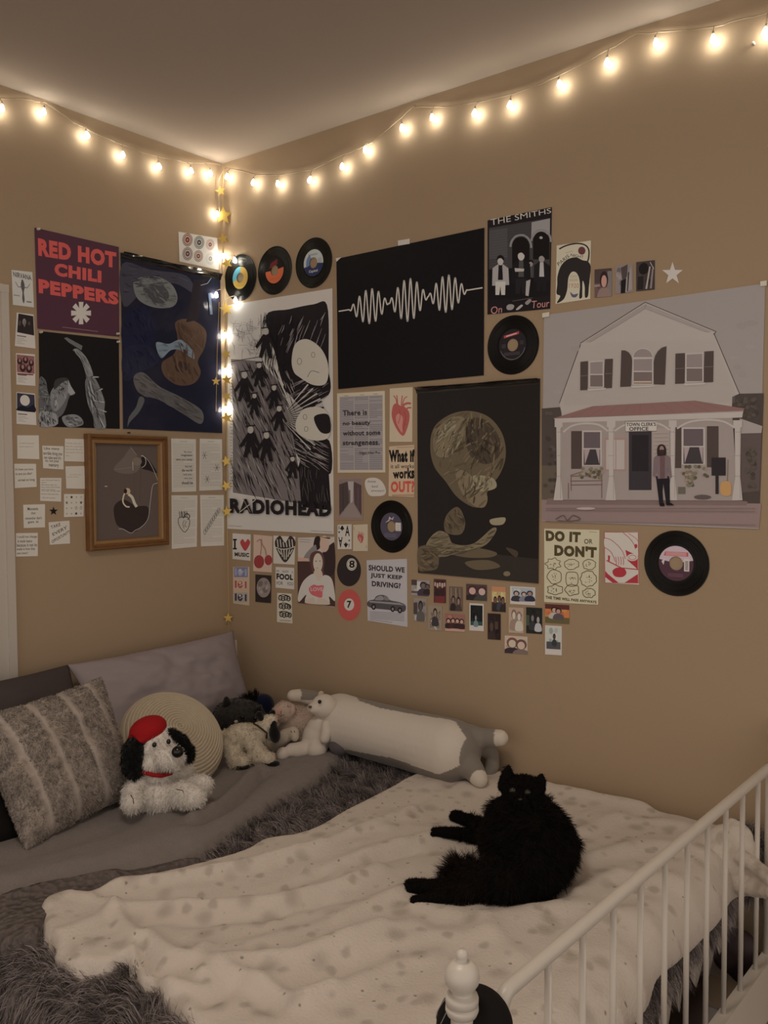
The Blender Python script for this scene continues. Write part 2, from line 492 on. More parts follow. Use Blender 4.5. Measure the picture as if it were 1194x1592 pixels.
# door casing and door at the left edge of the picture
mb = MB()
for y0, y1, t in ((-0.975, -0.899, 0.012), (-0.925, -0.9, 0.020), (-0.975, -0.962, 0.017)):
    mb.box(0.0, y0, 0.0, t, y1, 2.116)
    mb.box(0.0, -1.83-(y1+0.905), 0.0, t, -1.83-(y0+0.905), 2.116)
mb.box(0.0, -1.9, 2.041, 0.0128, -0.8985, 2.1163); mb.box(0.0, -1.9, 2.092, 0.0212, -0.8995, 2.117)
struct('trim_1', mb, M['trim'])
mb = MB(); mb.box(-0.06, -1.83, 0.01, -0.022, -0.906, 2.05)
for z0, z1 in ((0.2, 0.95), (1.1, 1.95)):
    for y0, y1 in ((-1.72, -1.42), (-1.32, -1.02)):
        mb.box(-0.022, y0, z0, -0.016, y1, z1)
door = struct('door_1', mb, M['trim'])
mb = MB(); mb.tube([(-0.02, -1.76, 1.0), (0.03, -1.76, 1.0)], 0.011, 12); mb.tube([(0.03, -1.76, 1.0), (0.03, -1.66, 1.0)], 0.009, 12)
o = mb.build('door_handle', M['pin'], door, True)
# wall socket low in the corner, behind the pillow
mb = MB(); mb.box(0.005, -0.008, 0.755, 0.05, -0.0005, 0.865); mb.box(0.015, -0.011, 0.77, 0.04, -0.007, 0.80); mb.box(0.015, -0.011, 0.82, 0.04, -0.007, 0.85)
setp(mb.build('wall_socket', M['trim']), 'white wall socket plate low in the corner behind the mauve pillow', 'socket')

# ------------------------------------------------------------------ fairy lights
def bulb_mesh():
    prof = [(r_*.86, z_*.9) for r_, z_ in [(0.0, -0.0165), (0.0045, -0.0158), (0.0078, -0.013), (0.0092, -0.009), (0.0088, -0.005), (0.0070, -0.0005), (0.0045, 0.005), (0.0026, 0.0085), (0.0, 0.009)]]
    b = MB(); b.lathe(prof, 14); o = b.build('bulb', M['bulb'], None, True); return o
BULB0 = None
def add_bulb(P, string, tilt=(0, 0)):
    global BULB0
    if BULB0 is None:
        b = bulb_mesh(); BULB0 = b
        k = MB(); k.lathe([(0.0, 0.016), (0.0026, 0.0158), (0.0031, 0.011), (0.0031, 0.0075), (0.0, 0.0072)], 10)
        c = k.build('bulb_cap', M['wire'], None, True); c.parent = b
    else:
        b = BULB0.copy(); COL.objects.link(b)
        c = BULB0.children[0].copy(); COL.objects.link(c); c.parent = b
    b.parent = string
    b.location = Vector(P)-string.location
    b.rotation_euler = (R(tilt[0]), R(tilt[1]), 0)
    return b
def light_string(name, label, wall, wires, bulbs, dw, db, rng):
    pts = [tuple(wall(x, y, dw)) for x, y in wires]
    st = empty(name, pts[0], label, 'fairy lights', 'warm white fairy lights')
    dense = []
    P = [np.array(p) for p in pts]; n = len(P)
    for i in range(n-1):
        p0, p1, p2, p3 = P[max(i-1, 0)], P[i], P[i+1], P[min(i+2, n-1)]
        for j in range(6):
            t = j/6; dense.append(0.5*(2*p1+(p2-p0)*t+(2*p0-5*p1+4*p2-p3)*t*t+(3*p1-p0-3*p2+p3)*t**3))
    dense.append(P[-1])
    b = MB(); b.tube(dense, 0.0016, 6)
    d2 = [p+np.array([0.002*math.sin(i*0.9), 0.002*math.sin(i*0.9+1), 0.0025*math.cos(i*0.9)]) for i, p in enumerate(dense)]
    b.tube(d2, 0.0012, 5)
    b.build('wire', M['wire'], st, True)
    for x, y in bulbs:
        B = np.array(wall(x, y, db)); add_bulb(B, st, (rng.uniform(-12, 12), rng.uniform(-12, 12)))
        j = min(dense, key=lambda q: np.linalg.norm(np.array(q)-B-np.array([0, 0, 0.02])))
        c = MB(); c.tube([j, (j+B)/2+np.array([0, 0, 0.009]), B+np.array([0, 0, 0.014])], 0.0011, 5); c.build('wire', M['wire'], st, True)
    return st
rng = random.Random(3)
light_string('fairy_lights', 'string of warm glowing bulbs along the top of the right wall', onR,
    [(349, 262), (366, 264), (405, 272), (440, 271), (482, 264), (500, 257), (530, 242), (570, 226), (590, 212), (640, 168), (648, 166), (690, 166), (735, 160), (790, 148), (815, 140), (870, 117), (940, 80), (960, 70), (985, 54), (1000, 52), (1050, 48), (1110, 42), (1140, 33), (1194, 20), (1260, 4), (1330, -30)],
    [(353, 273), (394, 282), (432, 284), (482, 278), (532, 257), (568, 231), (625, 197), (672, 181), (738, 174), (793, 161), (870, 129), (944, 95), (1020, 64), (1109, 58), (1190, 47), (1278, 24)], 0.010, 0.024, rng)
light_string('fairy_lights', 'string of warm glowing bulbs along the top of the left wall', onL,
    [(-60, 140), (0, 153), (30, 153), (60, 158), (75, 162), (108, 186), (130, 198), (165, 215), (200, 228), (225, 238), (255, 245), (290, 252), (330, 254), (342, 257)],
    [(3, 166), (68, 172), (135, 208), (191, 239), (247, 257), (297, 264), (327, 268), (-70, 158)], 0.010, 0.024, rng)
# the vertical string in the corner: points given as (pixel, distance out of the corner)
def corner(px, py):
    # a point close to the corner line, on whichever wall lies under that pixel
    P = onR(px, py, 0.016)
    if P[0] < 0.016:
        P = onL(px, py, 0.016)
        if P[1] > -0.016: P = np.array([0.016, -0.016, P[2]])
    return P
def corner_wall(px, py, d): return corner(px, py)
light_string('fairy_lights', 'string of glowing bulbs hanging straight down the room corner', corner_wall,
    [(349, 262), (340, 285), (342, 330), (347, 385), (345, 410), (349, 450), (352, 500), (350, 560), (351, 600), (350, 640), (353, 690), (354, 760), (354, 800)],
    [(337, 331), (347, 397), (336, 457), (365, 403), (366, 465), (350, 520), (351, 576), (351, 635)], 0.010, 0.024, rng)
# dark threads with yellow card stars
def star_garland(name, label, pts, stars, rng):
    P0 = corner(*pts[0]); g = empty(name, P0, label, 'star garland', 'yellow star garlands in the corner')
    b = MB(); b.tube([corner(*p)+np.array([0.004, -0.004, 0]) for p in pts], 0.0008, 5); b.build('thread', M['gold'], g)
    for (x, y, r, rot, yaw) in stars:
        C = corner(x, y)+np.array([0.006, -0.006, 0]); k = depth(C)/F; r *= k
        ax = Vector((math.cos(yaw), math.sin(yaw), 0)); up = Vector((0, 0, 1)); nn = ax.cross(up)
        f, bk = [], []
        for i in range(10):
            a = R(90+36*i+rot); q = r if i % 2 == 0 else r*0.42
            w = Vector(C)+ax*(q*math.cos(a))+up*(q*math.sin(a)); f.append(w+nn*0.0006); bk.append(w-nn*0.0006)
        b = MB(); b.add(f+bk, [tuple(range(10)), tuple(range(19, 9, -1))]+[(i, 10+i, 10+(i+1) % 10, (i+1) % 10) for i in range(10)])
        b.build('star', M['gold'], g)
    return g
rr = random.Random(8)
st = [(343, 298, 9, 10, .5), (347, 336, 15, 0, .75), (347, 372, 9, 15, .9), (353, 410, 10, 20, .3), (352, 481, 11, 8, .8), (352, 551, 8, 20, 1.2), (353, 591, 9, 5, .4), (353, 617, 8, 30, 1.1), (353, 650, 10, 12, .6)]
star_garland('star_garland', 'upper garland of yellow card stars hanging among the corner bulbs', [(348, 262), (346, 330), (348, 400), (352, 480), (352, 560), (353, 655)], st, rr)
st = [(352, 717, 9, 12, .6), (352, 755, 9, 25, .9), (353, 795, 9, 5, .5), (355, 960, 8, 0, .7)]
star_garland('star_garland', 'lower garland of yellow card stars ending above the mauve pillow', [(353, 655), (353, 720), (353, 800), (355, 900), (356, 1000)], st, rr)
st = [(336, 593, 7, 0, .9)]
star_garland('star_garland', 'short thread with a single star over the dark blue poster', [(341, 470), (338, 540), (336, 640)], st, rr)

# ------------------------------------------------------------------ left wall: posters and papers
C1, C2, D1, D2, E3 = (0, 320, 3.3167), (0, 640, 3.3167), (15, 665, 7.585), (130, 660, 5.307), (270, 350, 8.529)
WHITE = ph(168, 150, 132); CREAM = ph(160, 138, 112); INK = ph(40, 30, 26); BLK = ph(22, 17, 15)
def q4(c, *p): return [(c[0]+x/c[2], c[1]+y/c[2]) for x, y in p]

# red-on-maroon band poster
a = Art('L', [(53.7, 353.8), (184.8, 384), (185.6, 523.5), (58.2, 511)], ph(62, 32, 40)); a.cr(C1); red = ph(178, 58, 50)
a.text('RED HOT', [(195, 165), (600, 240), (600, 322), (198, 258)], red, 0.06)
a.text('CHILI', [(281, 292), (523, 335), (523, 398), (281, 360)], red, 0.06)
a.text('PEPPERS', [(198, 375), (610, 445), (612, 512), (200, 450)], red, 0.06)
cx, cy = 418, 553; cw = ph(190, 176, 145)
for i in range(4):
    t = R(22.5*0+45*i); dx, dy = math.cos(t), math.sin(t)*1.13
    nx, ny = -math.sin(t)*9, math.cos(t)*9*1.13
    L = 51; wd = 1.0
    a.poly([(cx-dx*L-nx*1.35, cy-dy*L-ny*1.35), (cx-nx*.8, cy-ny*.8), (cx+dx*L-nx*1.35, cy+dy*L-ny*1.35), (cx+dx*L+nx*1.35, cy+dy*L+ny*1.35), (cx+nx*.8, cy+ny*.8), (cx-dx*L+nx*1.35, cy-dy*L+ny*1.35)], cw)
a.line([(320, 625), (505, 648)], 0.5, ph(130, 100, 95))
a.done('band_poster', 'maroon poster with three lines of red capitals and a pale asterisk', 'poster')

# black and white photograph poster
a = Art('L', [(60.3, 514.5), (184.8, 528), (186.3, 666.7), (61.8, 663)], ph(22, 18, 17)); a.cr(C1)
g = lambda v: ph(v, int(v*.93), int(v*.88))
a.blobp([(203, 895), (235, 900), (245, 950), (262, 985), (300, 930), (330, 900), (352, 897), (362, 925), (385, 962), (380, 975), (362, 978), (352, 1000), (340, 1040), (318, 1080), (275, 1100), (250, 1120), (205, 1100)], g(74))
a.blobp([(262, 960), (300, 915), (340, 900), (352, 935), (345, 985), (320, 1030), (285, 1060), (262, 1030)], g(98))
a.poly([(352, 897), (366, 930), (388, 965), (366, 978), (350, 962)], g(120))
a.blobp([(285, 900), (330, 885), (352, 897), (320, 912), (280, 948)], g(45))
a.ell(318, 945, 14, 6, BLK, -15)
a.blobp([(205, 1065), (250, 1060), (290, 1075), (300, 1110), (280, 1136), (207, 1135)], g(112)); a.blobp([(320, 1090), (380, 1075), (420, 1095), (425, 1130), (350, 1140)], g(100))
for i in range(7):
    a.line([(215+i*14, 1085+i % 3*9), (225+i*12, 1125)], 1.2, g(30+i*14))
a.blobp([(376, 742), (400, 738), (440, 775), (468, 830), (480, 880), (460, 925), (440, 870), (420, 800), (385, 755)], g(105))
a.poly([(330, 682), (345, 678), (425, 722), (420, 745), (355, 705)], g(82))
a.blobp([(440, 900), (478, 880), (500, 905), (520, 950), (540, 1010), (538, 1060), (545, 1145), (490, 1146), (480, 1090), (450, 1010)], g(92))
for x, y, X, Y in ((445, 930, 470, 1040), (470, 880, 500, 880), (480, 960, 520, 940), (470, 1000, 530, 1010), (480, 1040, 540, 1060), (500, 1080, 530, 1140), (455, 900, 475, 1000)):
    a.line([(x, y), (X, Y)], 1.6, g(55)); a.line([(x+9, y+3), (X+9, Y+3)], 1.5, g(135))
gs = [g(v) for v in (44, 60, 82, 104, 126)]
a.strokes([(262, 960), (300, 915), (340, 900), (352, 935), (345, 985), (320, 1030), (285, 1060), (262, 1030)], 40, 65, 40, gs, (.6, 1.5), 1, 40)
a.strokes([(203, 895), (235, 900), (245, 950), (262, 985), (275, 1100), (250, 1120), (205, 1100)], 60, 20, 30, [g(v) for v in (24, 46, 70, 110)], (.6, 1.4), 2, 80)
a.strokes([(205, 1065), (250, 1060), (290, 1075), (300, 1110), (280, 1136), (207, 1135)], 34, 70, 40, gs, (.8, 1.8), 3, 30); a.strokes([(320, 1090), (380, 1075), (420, 1095), (425, 1130), (350, 1140)], 30, 10, 40, gs, (.8, 1.6), 4, 40)
a.strokes([(440, 900), (478, 880), (500, 905), (520, 950), (540, 1010), (538, 1060), (545, 1145), (490, 1146), (480, 1090), (450, 1010)], 60, 72, 60, gs, (.6, 1.5), 5, 16); a.strokes([(376, 742), (400, 738), (440, 775), (468, 830), (480, 880), (460, 925), (440, 870), (420, 800), (385, 755)], 34, 62, 50, gs, (.5, 1.2), 6, 14)
a.done('photo_poster', 'black and white photo poster of a bearded profile and raised hand', 'poster', material='silk')

# dark blue art poster: a plain stand-in of soft shapes in the same colours
a = Art('L', [(187.5, 392.4), (342.2, 427), (345.6, 673.4), (191.5, 666.5)], ph(26, 23, 32), off=0.004); a.cr(C1)
a.blobp([(630, 300), (780, 330), (960, 360), (1000, 450), (900, 400), (760, 420), (640, 520)], ph(50, 45, 50))
a.blobp([(640, 560), (740, 520), (800, 620), (780, 720), (640, 730)], ph(25, 24, 38))
a.blobp([(640, 740), (760, 720), (820, 800), (720, 860), (640, 900)], ph(30, 28, 40))
a.blobp([(700, 380), (790, 360), (880, 400), (915, 470), (890, 520), (800, 525), (720, 490), (690, 430)], ph(88, 83, 77))
a.blobp([(740, 420), (820, 400), (870, 450), (850, 500), (770, 490)], ph(58, 52, 52))
a.blobp([(905, 600), (980, 585), (1060, 640), (1055, 730), (1020, 800), (1035, 860), (1000, 915), (920, 925), (850, 880), (835, 810), (900, 760), (915, 680)], ph(74, 51, 38))
a.ell(935, 830, 34, 30, ph(52, 36, 32)); a.poly([(960, 600), (1020, 590), (1060, 380), (1000, 380)], ph(34, 26, 28))
a.blobp([(805, 705), (870, 712), (930, 690), (985, 730), (1000, 790), (930, 745), (880, 745), (830, 785)], ph(96, 99, 101))
a.blobp([(690, 880), (740, 860), (820, 930), (930, 985), (1040, 1055), (1035, 1125), (940, 1070), (820, 1000), (740, 980), (700, 940)], ph(76, 67, 62))
a.blobp([(720, 985), (745, 1000), (720, 1060), (670, 1115), (658, 1140), (665, 1090), (700, 1040)], ph(70, 65, 62))
c_ = lambda r, g_, b: [ph(int(r*k), int(g_*k), int(b*k)) for k in (.78, .9, 1.0, 1.12)]
a.strokes([(630, 300), (780, 330), (960, 360), (1000, 450), (900, 400), (760, 420), (640, 520)], 40, 15, 70, c_(50, 45, 50), (1.5, 3), 1)
a.strokes([(640, 560), (740, 520), (800, 620), (780, 720), (640, 730)], 30, 70, 60, c_(26, 25, 40), (1.5, 3), 2)
a.strokes([(640, 740), (760, 720), (820, 800), (720, 860), (640, 900)], 30, 60, 60, c_(30, 28, 40), (1.5, 3), 3)
a.strokes([(700, 380), (790, 360), (880, 400), (915, 470), (890, 520), (800, 525), (720, 490), (690, 430)], 60, 30, 46, c_(78, 74, 69), (1, 2.4), 4, 40)
a.strokes([(905, 600), (980, 585), (1060, 640), (1055, 730), (1020, 800), (1035, 860), (1000, 915), (920, 925), (850, 880), (835, 810), (900, 760), (915, 680)], 70, 70, 60, c_(74, 51, 38), (1.4, 3), 5)
a.strokes([(690, 880), (740, 860), (820, 930), (930, 985), (1040, 1055), (1035, 1125), (940, 1070), (820, 1000), (740, 980), (700, 940)], 60, 30, 60, c_(74, 65, 60), (1.2, 2.6), 6, 14)
a.strokes([(805, 705), (870, 712), (930, 690), (985, 730), (1000, 790), (930, 745), (880, 745), (830, 785)], 24, 15, 34, c_(96, 99, 101), (.8, 1.8), 7)
a.line([(1035, 410), (1070, 400), (1090, 372)], 0.9, ph(120, 118, 112)); a.line([(1080, 450), (1090, 560)], 4, ph(70, 74, 86))

a.curled(a.done('art_poster', 'tall glossy dark blue poster with pale and brown shapes beside the corner', 'poster', material='gloss'))

# sheet with six discs
a = Art('L', [(277.4, 360.2), (337.5, 370), (341, 420), (279, 406.5)], ph(164, 147, 128)); a.cr(E3)
for x, y, r1, c1, c2 in ((183, 195, 68, ph(96, 67, 52), ph(104, 24, 19)), (338, 230, 68, ph(83, 80, 72), ph(52, 40, 36)), (484, 258, 56, ph(128, 102, 88), ph(88, 48, 40)), (185, 380, 68, ph(92, 73, 64), ph(72, 40, 35)), (328, 410, 60, ph(104, 76, 64), ph(88, 48, 36)), (487, 445, 62, ph(136, 124, 112), ph(104, 92, 86))):
    ry = r1*1.3; w = ph(164, 148, 131)
    a.ell(x, y, r1, ry, c1); a.ring(x, y, r1*.82, ry*.82, .6, w); a.ell(x, y, r1*.58, ry*.58, w); a.ell(x, y, r1*.48, ry*.48, c1); a.ell(x, y, r1*.36, ry*.36, c2); a.ell(x, y, r1*.1, ry*.1, w)
a.done('sticker_sheet', 'cream sheet printed with six ringed discs above the dark blue poster', 'print')

# four small cards in a column by the door
a = Art('L', [(17.9, 419.6), (50.3, 423), (52.8, 478), (20, 474)], ph(150, 142, 138)); a.uv()
a.text('NIRVANA', [(.06, .04), (.93, .1), (.95, .24), (.1, .19)], ph(52, 44, 48), 0.02)
gy = ph(66, 58, 58)
a.blobp([(.45, .3), (.56, .3), (.6, .45), (.55, .6), (.57, .8), (.52, .92), (.46, .8), (.48, .6), (.42, .45)], gy); a.ell(.5, .28, .05, .035, gy)
a.curve([(.47, .44), (.3, .46), (.16, .32)], [1.6, 1.5, 1.4, 1.3, 1.2, 1.1, 1.0, 1, .9, .9, .8, .7, .6], ph(80, 70, 68)); a.curve([(.55, .45), (.72, .46), (.86, .34)], [1.6, 1.5, 1.4, 1.3, 1.2, 1.1, 1.0, 1, .9, .9, .8, .7, .6], ph(80, 70, 68))
a.rect(.06, .7, .35, .73, ph(110, 100, 96)); a.rect(.66, .84, .9, .88, ph(96, 86, 82))
a.done('band_card', 'small pale card with capitals over a slim grey figure, topmost by the door frame', 'card', 'small cards stacked by the door frame')
def info_card(quad, base, label, fn):
    a = Art('L', quad, ph(160, 144, 130)); a.uv(); fn(a)
    for i, y in enumerate((.68, .75, .8, .85, .9)):
        a.line([(.08, y), (.35+.12*(i % 3)+(.2 if i == 0 else 0), y+.005)], 1.6 if i == 0 else .7, ph(80, 66, 60) if i == 0 else ph(120, 106, 96))
    a.done('band_card', label, 'card', 'small cards stacked by the door frame')
def f1(a):
    a.poly([(.1, .02), (.97, .05), (.97, .62), (.08, .58)], ph(34, 26, 24)); a.ell(.45, .25, .1, .1, ph(110, 94, 84)); a.ell(.46, .3, .05, .1, ph(90, 74, 66)); a.ell(.2, .3, .07, .08, ph(60, 48, 44)); a.ell(.72, .28, .07, .06, ph(58, 46, 42))
def f2(a):
    a.poly([(.04, .04), (.97, .06), (.97, .62), (.04, .6)], ph(112, 66, 60)); 
    for x, y, r in ((.2, .25, .13), (.5, .2, .14), (.8, .28, .13), (.35, .45, .16), (.68, .47, .16)):
        a.ell(x, y, r, r*.8, ph(40, 22, 24)); a.ell(x, y-.03, r*.45, r*.45, ph(120, 84, 74))
    a.rect(.06, .63, .9, .67, ph(96, 34, 34))
def f3(a):
    a.poly([(.03, .02), (.97, .04), (.97, .6), (.03, .58)], ph(40, 36, 46)); a.ell(.45, .24, .26, .17, ph(176, 162, 140)); a.blobp([(.06, .5), (.3, .42), (.6, .46), (.9, .36), (.96, .58), (.05, .57)], ph(20, 18, 24))
info_card([(26, 486), (52.3, 489), (55.3, 542), (23, 538)], None, 'small card with a near black photo above lines of print', f1)
info_card([(24.7, 549), (54.3, 551), (55, 600), (25.5, 598)], None, 'small card with a reddish group photo above lines of print', f2)
info_card([(25.6, 609.5), (54.3, 612), (56.7, 661), (25.6, 659)], None, 'small card with a pale moon over dark hills, lowest of its column', f3)

# handwritten notes
NOTE = ph(158, 140, 120); GR = 'handwritten notes by the door frame'
def note(quad, label, fn, seed, paper=NOTE):
    a = Art('L', quad, paper); a.uv(); fn(a, random.Random(seed)); a.done('paper_note', label, 'note', GR)
dk, lt = ph(44, 34, 32), ph(112, 94, 80)
def scr(lines, w, col, amp=.02):
    def fn(a, rg):
        for x0, x1, y in lines: a.scrib(x0, x1, y, w, col, rg, amp)
    return fn
def txt(lines, col, bold=0.0):
    def fn(a, rg):
        for t, q in lines: a.text(t, q, col, bold)
    return fn
note([(26.5, 676.8), (60.3, 676.8), (61.2, 714), (27.1, 713)], 'square note with two faint lines of handwriting, top left of the notes', scr([(.08, .78, .34), (.08, .72, .48)], .55, lt), 1)
note([(65.7, 692.8), (98.9, 693.7), (98.9, 730), (67, 728)], 'square note with five bold handwritten lines, beside the note with faint lines', txt([('Like many', (.08, .06, .8, .2)), ('terrible thing you', (.03, .26, .93, .44)), ('can take and it\'s', (.06, .44, .88, .58)), ('no. not your', (.12, .61, .78, .74)), ('memory', (.28, .8, .76, .95))], dk, 0.012), 2)
note([(101, 682), (132.7, 682.8), (132.7, 718), (100, 717)], 'square note with pale grey lines of writing, nearest the wooden frame', scr([(.06, .8, .2), (.04, .9, .34), (.04, .85, .47), (.06, .88, .61), (.06, .25, .75)], .5, lt), 3)
note([(22, 721), (56, 721), (57, 757), (23, 759)], 'square note with three dark lines of writing against the door frame', txt([('It\'s been you here', (.05, .18, .86, .3)), ('to save you after!', (.05, .36, .8, .5)), ('unreal so long', (.16, .62, .92, .76))], dk, 0.01), 4)
note([(62.4, 743), (95.6, 743), (95, 780), (62.4, 778.7)], 'square note closely written in small grey lines', scr([(.06, .92, .1), (.06, .3, .2), (.06, .8, .3), (.04, .94, .4), (.05, .7, .5), (.06, .95, .56), (.04, .88, .7), (.1, .75, .86)], .5, ph(84, 70, 62)), 5)
note([(101.6, 725), (133.6, 724.4), (133.6, 760), (103, 759.4)], 'nearly blank square note with two faint ruled lines beside the frame', scr([(.2, .82, .38), (.06, .62, .48)], .5, lt, .006), 6)
def f7(a, rg):
    cols = [lt, BLK, lt, lt, ph(80, 66, 58), lt, lt, ph(48, 36, 32), lt, lt, ph(48, 36, 32), ph(60, 46, 40), lt, lt, BLK, lt]
    for i in range(16):
        x, y = .14+.24*(i % 4), .14+.24*(i//4); r = .085 if cols[i] != lt else .05
        if i in (3, 10, 11): a.star(x, y, r, cols[i], hollow=.5)
        else: a.star(x, y, r, cols[i])
note([(99.5, 768), (130.6, 768), (130, 803), (99.5, 804)], 'square sheet covered with rows of small star drawings', f7, 7)
note([(36, 784.7), (70, 783.8), (70, 820), (36.8, 821)], 'square note with four short centred handwritten lines left of the black star', txt([('Moments', (.2, .12, .68, .25)), ('that', (.36, .31, .56, .42)), ('remember don\'t', (.08, .52, .85, .64)), ('get it', (.2, .7, .7, .82))], dk, 0.01), 8)
note([(75.4, 812), (108, 809.4), (109, 845), (77.5, 847)], 'square note with slanted sketched capitals below the black star', txt([('TAKE', [(.08, .17), (.56, .05), (.56, .2), (.12, .3)]), ('EVERY', [(.14, .5), (.86, .2), (.88, .36), (.18, .62)]), ('OPPORTUNITY', [(.08, .82), (1.0, .4), (1.0, .54), (.12, .95)])], ph(70, 56, 50), 0.015), 9)
note([(24.7, 829), (58.8, 828.4), (58.8, 864.6), (24.7, 865.5)], 'square note filled with five dark handwritten lines, lowest by the door frame', txt([('I could not change', (.06, .1, .96, .24)), ('it made beans', (.08, .28, .74, .4)), ('because it not its', (.04, .44, .96, .58)), ('made is how they', (.05, .62, .88, .76)), ('you need !', (.05, .8, .56, .93))], dk, 0.01), 10)
P = onL(83.2, 794.7, 0.002)
a = Art('L', None, None, off=0.001, thick=False); a.cr((0, 0, 1)); a.star(83.2, 794.7, 7.2, BLK, .4); a.star(83.2, 794.7, 7.2, BLK, .4)
a.done('star_sticker', 'small black paper star stuck between the handwritten notes', 'sticker')

# framed picture
fr = [(137.8, 673.8), (263, 678.6), (263, 847.5), (141, 856.5)]
LF = [onL(x, y, 0.03) for x, y in fr]
y0 = sum(LF[i][1] for i in (0, 3))/2; y1 = sum(LF[i][1] for i in (1, 2))/2; zt = (LF[0][2]+LF[1][2])/2; zb = (LF[2][2]+LF[3][2])/2
pf = empty('picture_frame', (0, (y0+y1)/2, zb), 'brown wooden picture frame with a dark picture, hung below the posters', 'picture frame')
def frame_ring(prof, material, name):
    b = MB(); vs, fs = [], []
    cs = [(y0, zt, 1, -1), (y1, zt, -1, -1), (y1, zb, -1, 1), (y0, zb, 1, 1)]
    for y, z, sy, sz in cs:
        for ins, x in prof: vs.append((x, y+sy*ins, z+sz*ins))
    n = len(prof)
    for i in range(4):
        j = (i+1) % 4
        for k in range(n): fs.append((i*n+k, i*n+(k+1) % n, j*n+(k+1) % n, j*n+k))
    b.add(vs, fs); return b.build(name, material, pf)
frame_ring([(0, .001), (0, .026), (.004, .031), (.011, .031), (.013, .024), (.019, .022), (.019, .001)], M['wood'], 'frame')
frame_ring([(.019, .002), (.019, .021), (.023, .0235), (.030, .021), (.033, .012), (.033, .002)], M['gilt'], 'frame_lip')
a = Art('L', [(150.5, 684), (254, 687.0), (254.5, 839), (151.5, 844)], ph(74, 58, 50), off=0.006); a.cr(D2)
a.blobp([(250, 360), (330, 270), (390, 190), (430, 250), (470, 330), (420, 400), (300, 400)], ph(86, 70, 60)); a.blobp([(250, 680), (330, 620), (430, 670), (530, 680), (530, 790), (470, 850), (400, 895), (330, 860), (270, 820)], ph(42, 30, 26))
a.blobp([(470, 300), (500, 258), (560, 320), (605, 400), (540, 380), (480, 360)], ph(34, 24, 22)); a.ell(440, 305, 40, 34, ph(96, 80, 64)); a.ring(480, 305, 34, 48, .8, ph(176, 158, 136), a0=-100, a1=90)
a.curve([(480, 258), (520, 280), (560, 340), (600, 430), (610, 480), (570, 505), (550, 640), (530, 780), (470, 850), (430, 870), (390, 895), (330, 865), (290, 862)], .55, ph(170, 150, 128)); a.line([(385, 185), (440, 255)], .5, ph(120, 104, 92)); a.line([(405, 310), (408, 380)], .9, ph(140, 124, 104)); a.line([(250, 372), (400, 355)], .4, ph(110, 96, 84))
a.curve([(352, 545), (330, 590), (325, 640), (350, 675), (380, 680)], 2.2, ph(170, 142, 108)); a.curve([(370, 575), (400, 600), (420, 650), (438, 680)], 4.2, ph(176, 148, 112)); a.ell(362, 550, 24, 26, ph(150, 118, 90)); a.ell(345, 550, 14, 20, ph(36, 26, 24)); a.ell(185, 510, 14, 5, ph(130, 112, 98))
a.line([(415, 360), (420, 620)], .5, ph(62, 52, 42)); a.line([(470, 360), (465, 640)], .5, ph(56, 46, 38))
attach(a.mb.build('picture', M['silk']), pf)

# four torn book pages with drawings
PAGE = ph(158, 140, 120)
def page(quad, label, fn):
    a = Art('L', quad, PAGE); a.uv(); g_ = ph(104, 90, 78)
    a.line([(.35, .05), (.65, .05)], .5, g_)
    for i in range(27):
        y = .1+.031*i; a.line([(.07, y), (.93 if i % 6 != 5 else .5, y)], .42, ph(120, 104, 90))
    fn(a); a.done('book_page', label, 'book page', 'printed book pages with ink drawings')
def g1(a):
    for t, q in (('let your', (.52, .23, .85, .27)), ('imagination', (.4, .29, .85, .34)), ('take you away', (.18, .37, .85, .42)), ('but not', (.56, .5, .84, .54)), ('the world', (.42, .57, .84, .62)), ('tell you', (.48, .66, .82, .70)), ('who you', (.5, .73, .84, .77)), ('should be', (.42, .8, .86, .86))): a.text(t, q, INK, 0.012)
def scr_star(a, x, y, r, c):
    for i in range(6): t = i*1.05; a.line([(x-r*math.cos(t), y-r*.6*math.sin(t)), (x+r*math.cos(t), y+r*.6*math.sin(t))], .5, c)
def g2(a):
    for x, y in ((.22, .32), (.76, .56), (.34, .78)): scr_star(a, x, y, .13, ph(56, 44, 40))
def heart_sketch(a, x, y, sx, sy, c, w):
    a.curve([(x-.5*sx, y-.25*sy), (x-.55*sx, y+.2*sy), (x-.3*sx, y+.7*sy), (x+.05*sx, y+1.0*sy), (x+.4*sx, y+.6*sy), (x+.5*sx, y+.1*sy), (x+.35*sx, y-.2*sy), (x, y-.3*sy)], w, c, close=True)
    for dx in (-.4, -.15, .12): a.line([(x+dx*sx, y-.25*sy), (x+(dx-.08)*sx, y-.8*sy)], w, c); a.line([(x+(dx+.14)*sx, y-.25*sy), (x+(dx+.1)*sx, y-.8*sy)], w, c)
    a.curve([(x-.1*sx, y-.2*sy), (x+.2*sx, y-.6*sy), (x+.5*sx, y-.35*sy), (x+.3*sx, y-.05*sy)], w*1.4, c); a.curve([(x, y), (x-.15*sx, y+.3*sy), (x, y+.7*sy)], w*.7, c); a.curve([(x+.2*sx, y+.05*sy), (x+.05*sx, y+.4*sy), (x+.2*sx, y+.6*sy)], w*.7, c)
def g3(a): heart_sketch(a, .5, .48, .42, .22, ph(50, 38, 36), 1.0)
def g4(a):
    for i in range(9):
        x, y = .18+.075*i, .72-.052*i; a.ring(x, y, .05, .055, .55, ph(70, 56, 50), rot=25, n=12); a.line([(x, y), (x+.07, y-.05)], .5, ph(70, 56, 50))
page([(266, 681.6), (304.5, 682.8), (305, 764), (267, 765)], 'printed book page with handwritten words down its right side', g1)
page([(310.6, 682), (345, 683), (346, 761.5), (309.7, 763)], 'printed book page with three scribbled ink stars', g2)
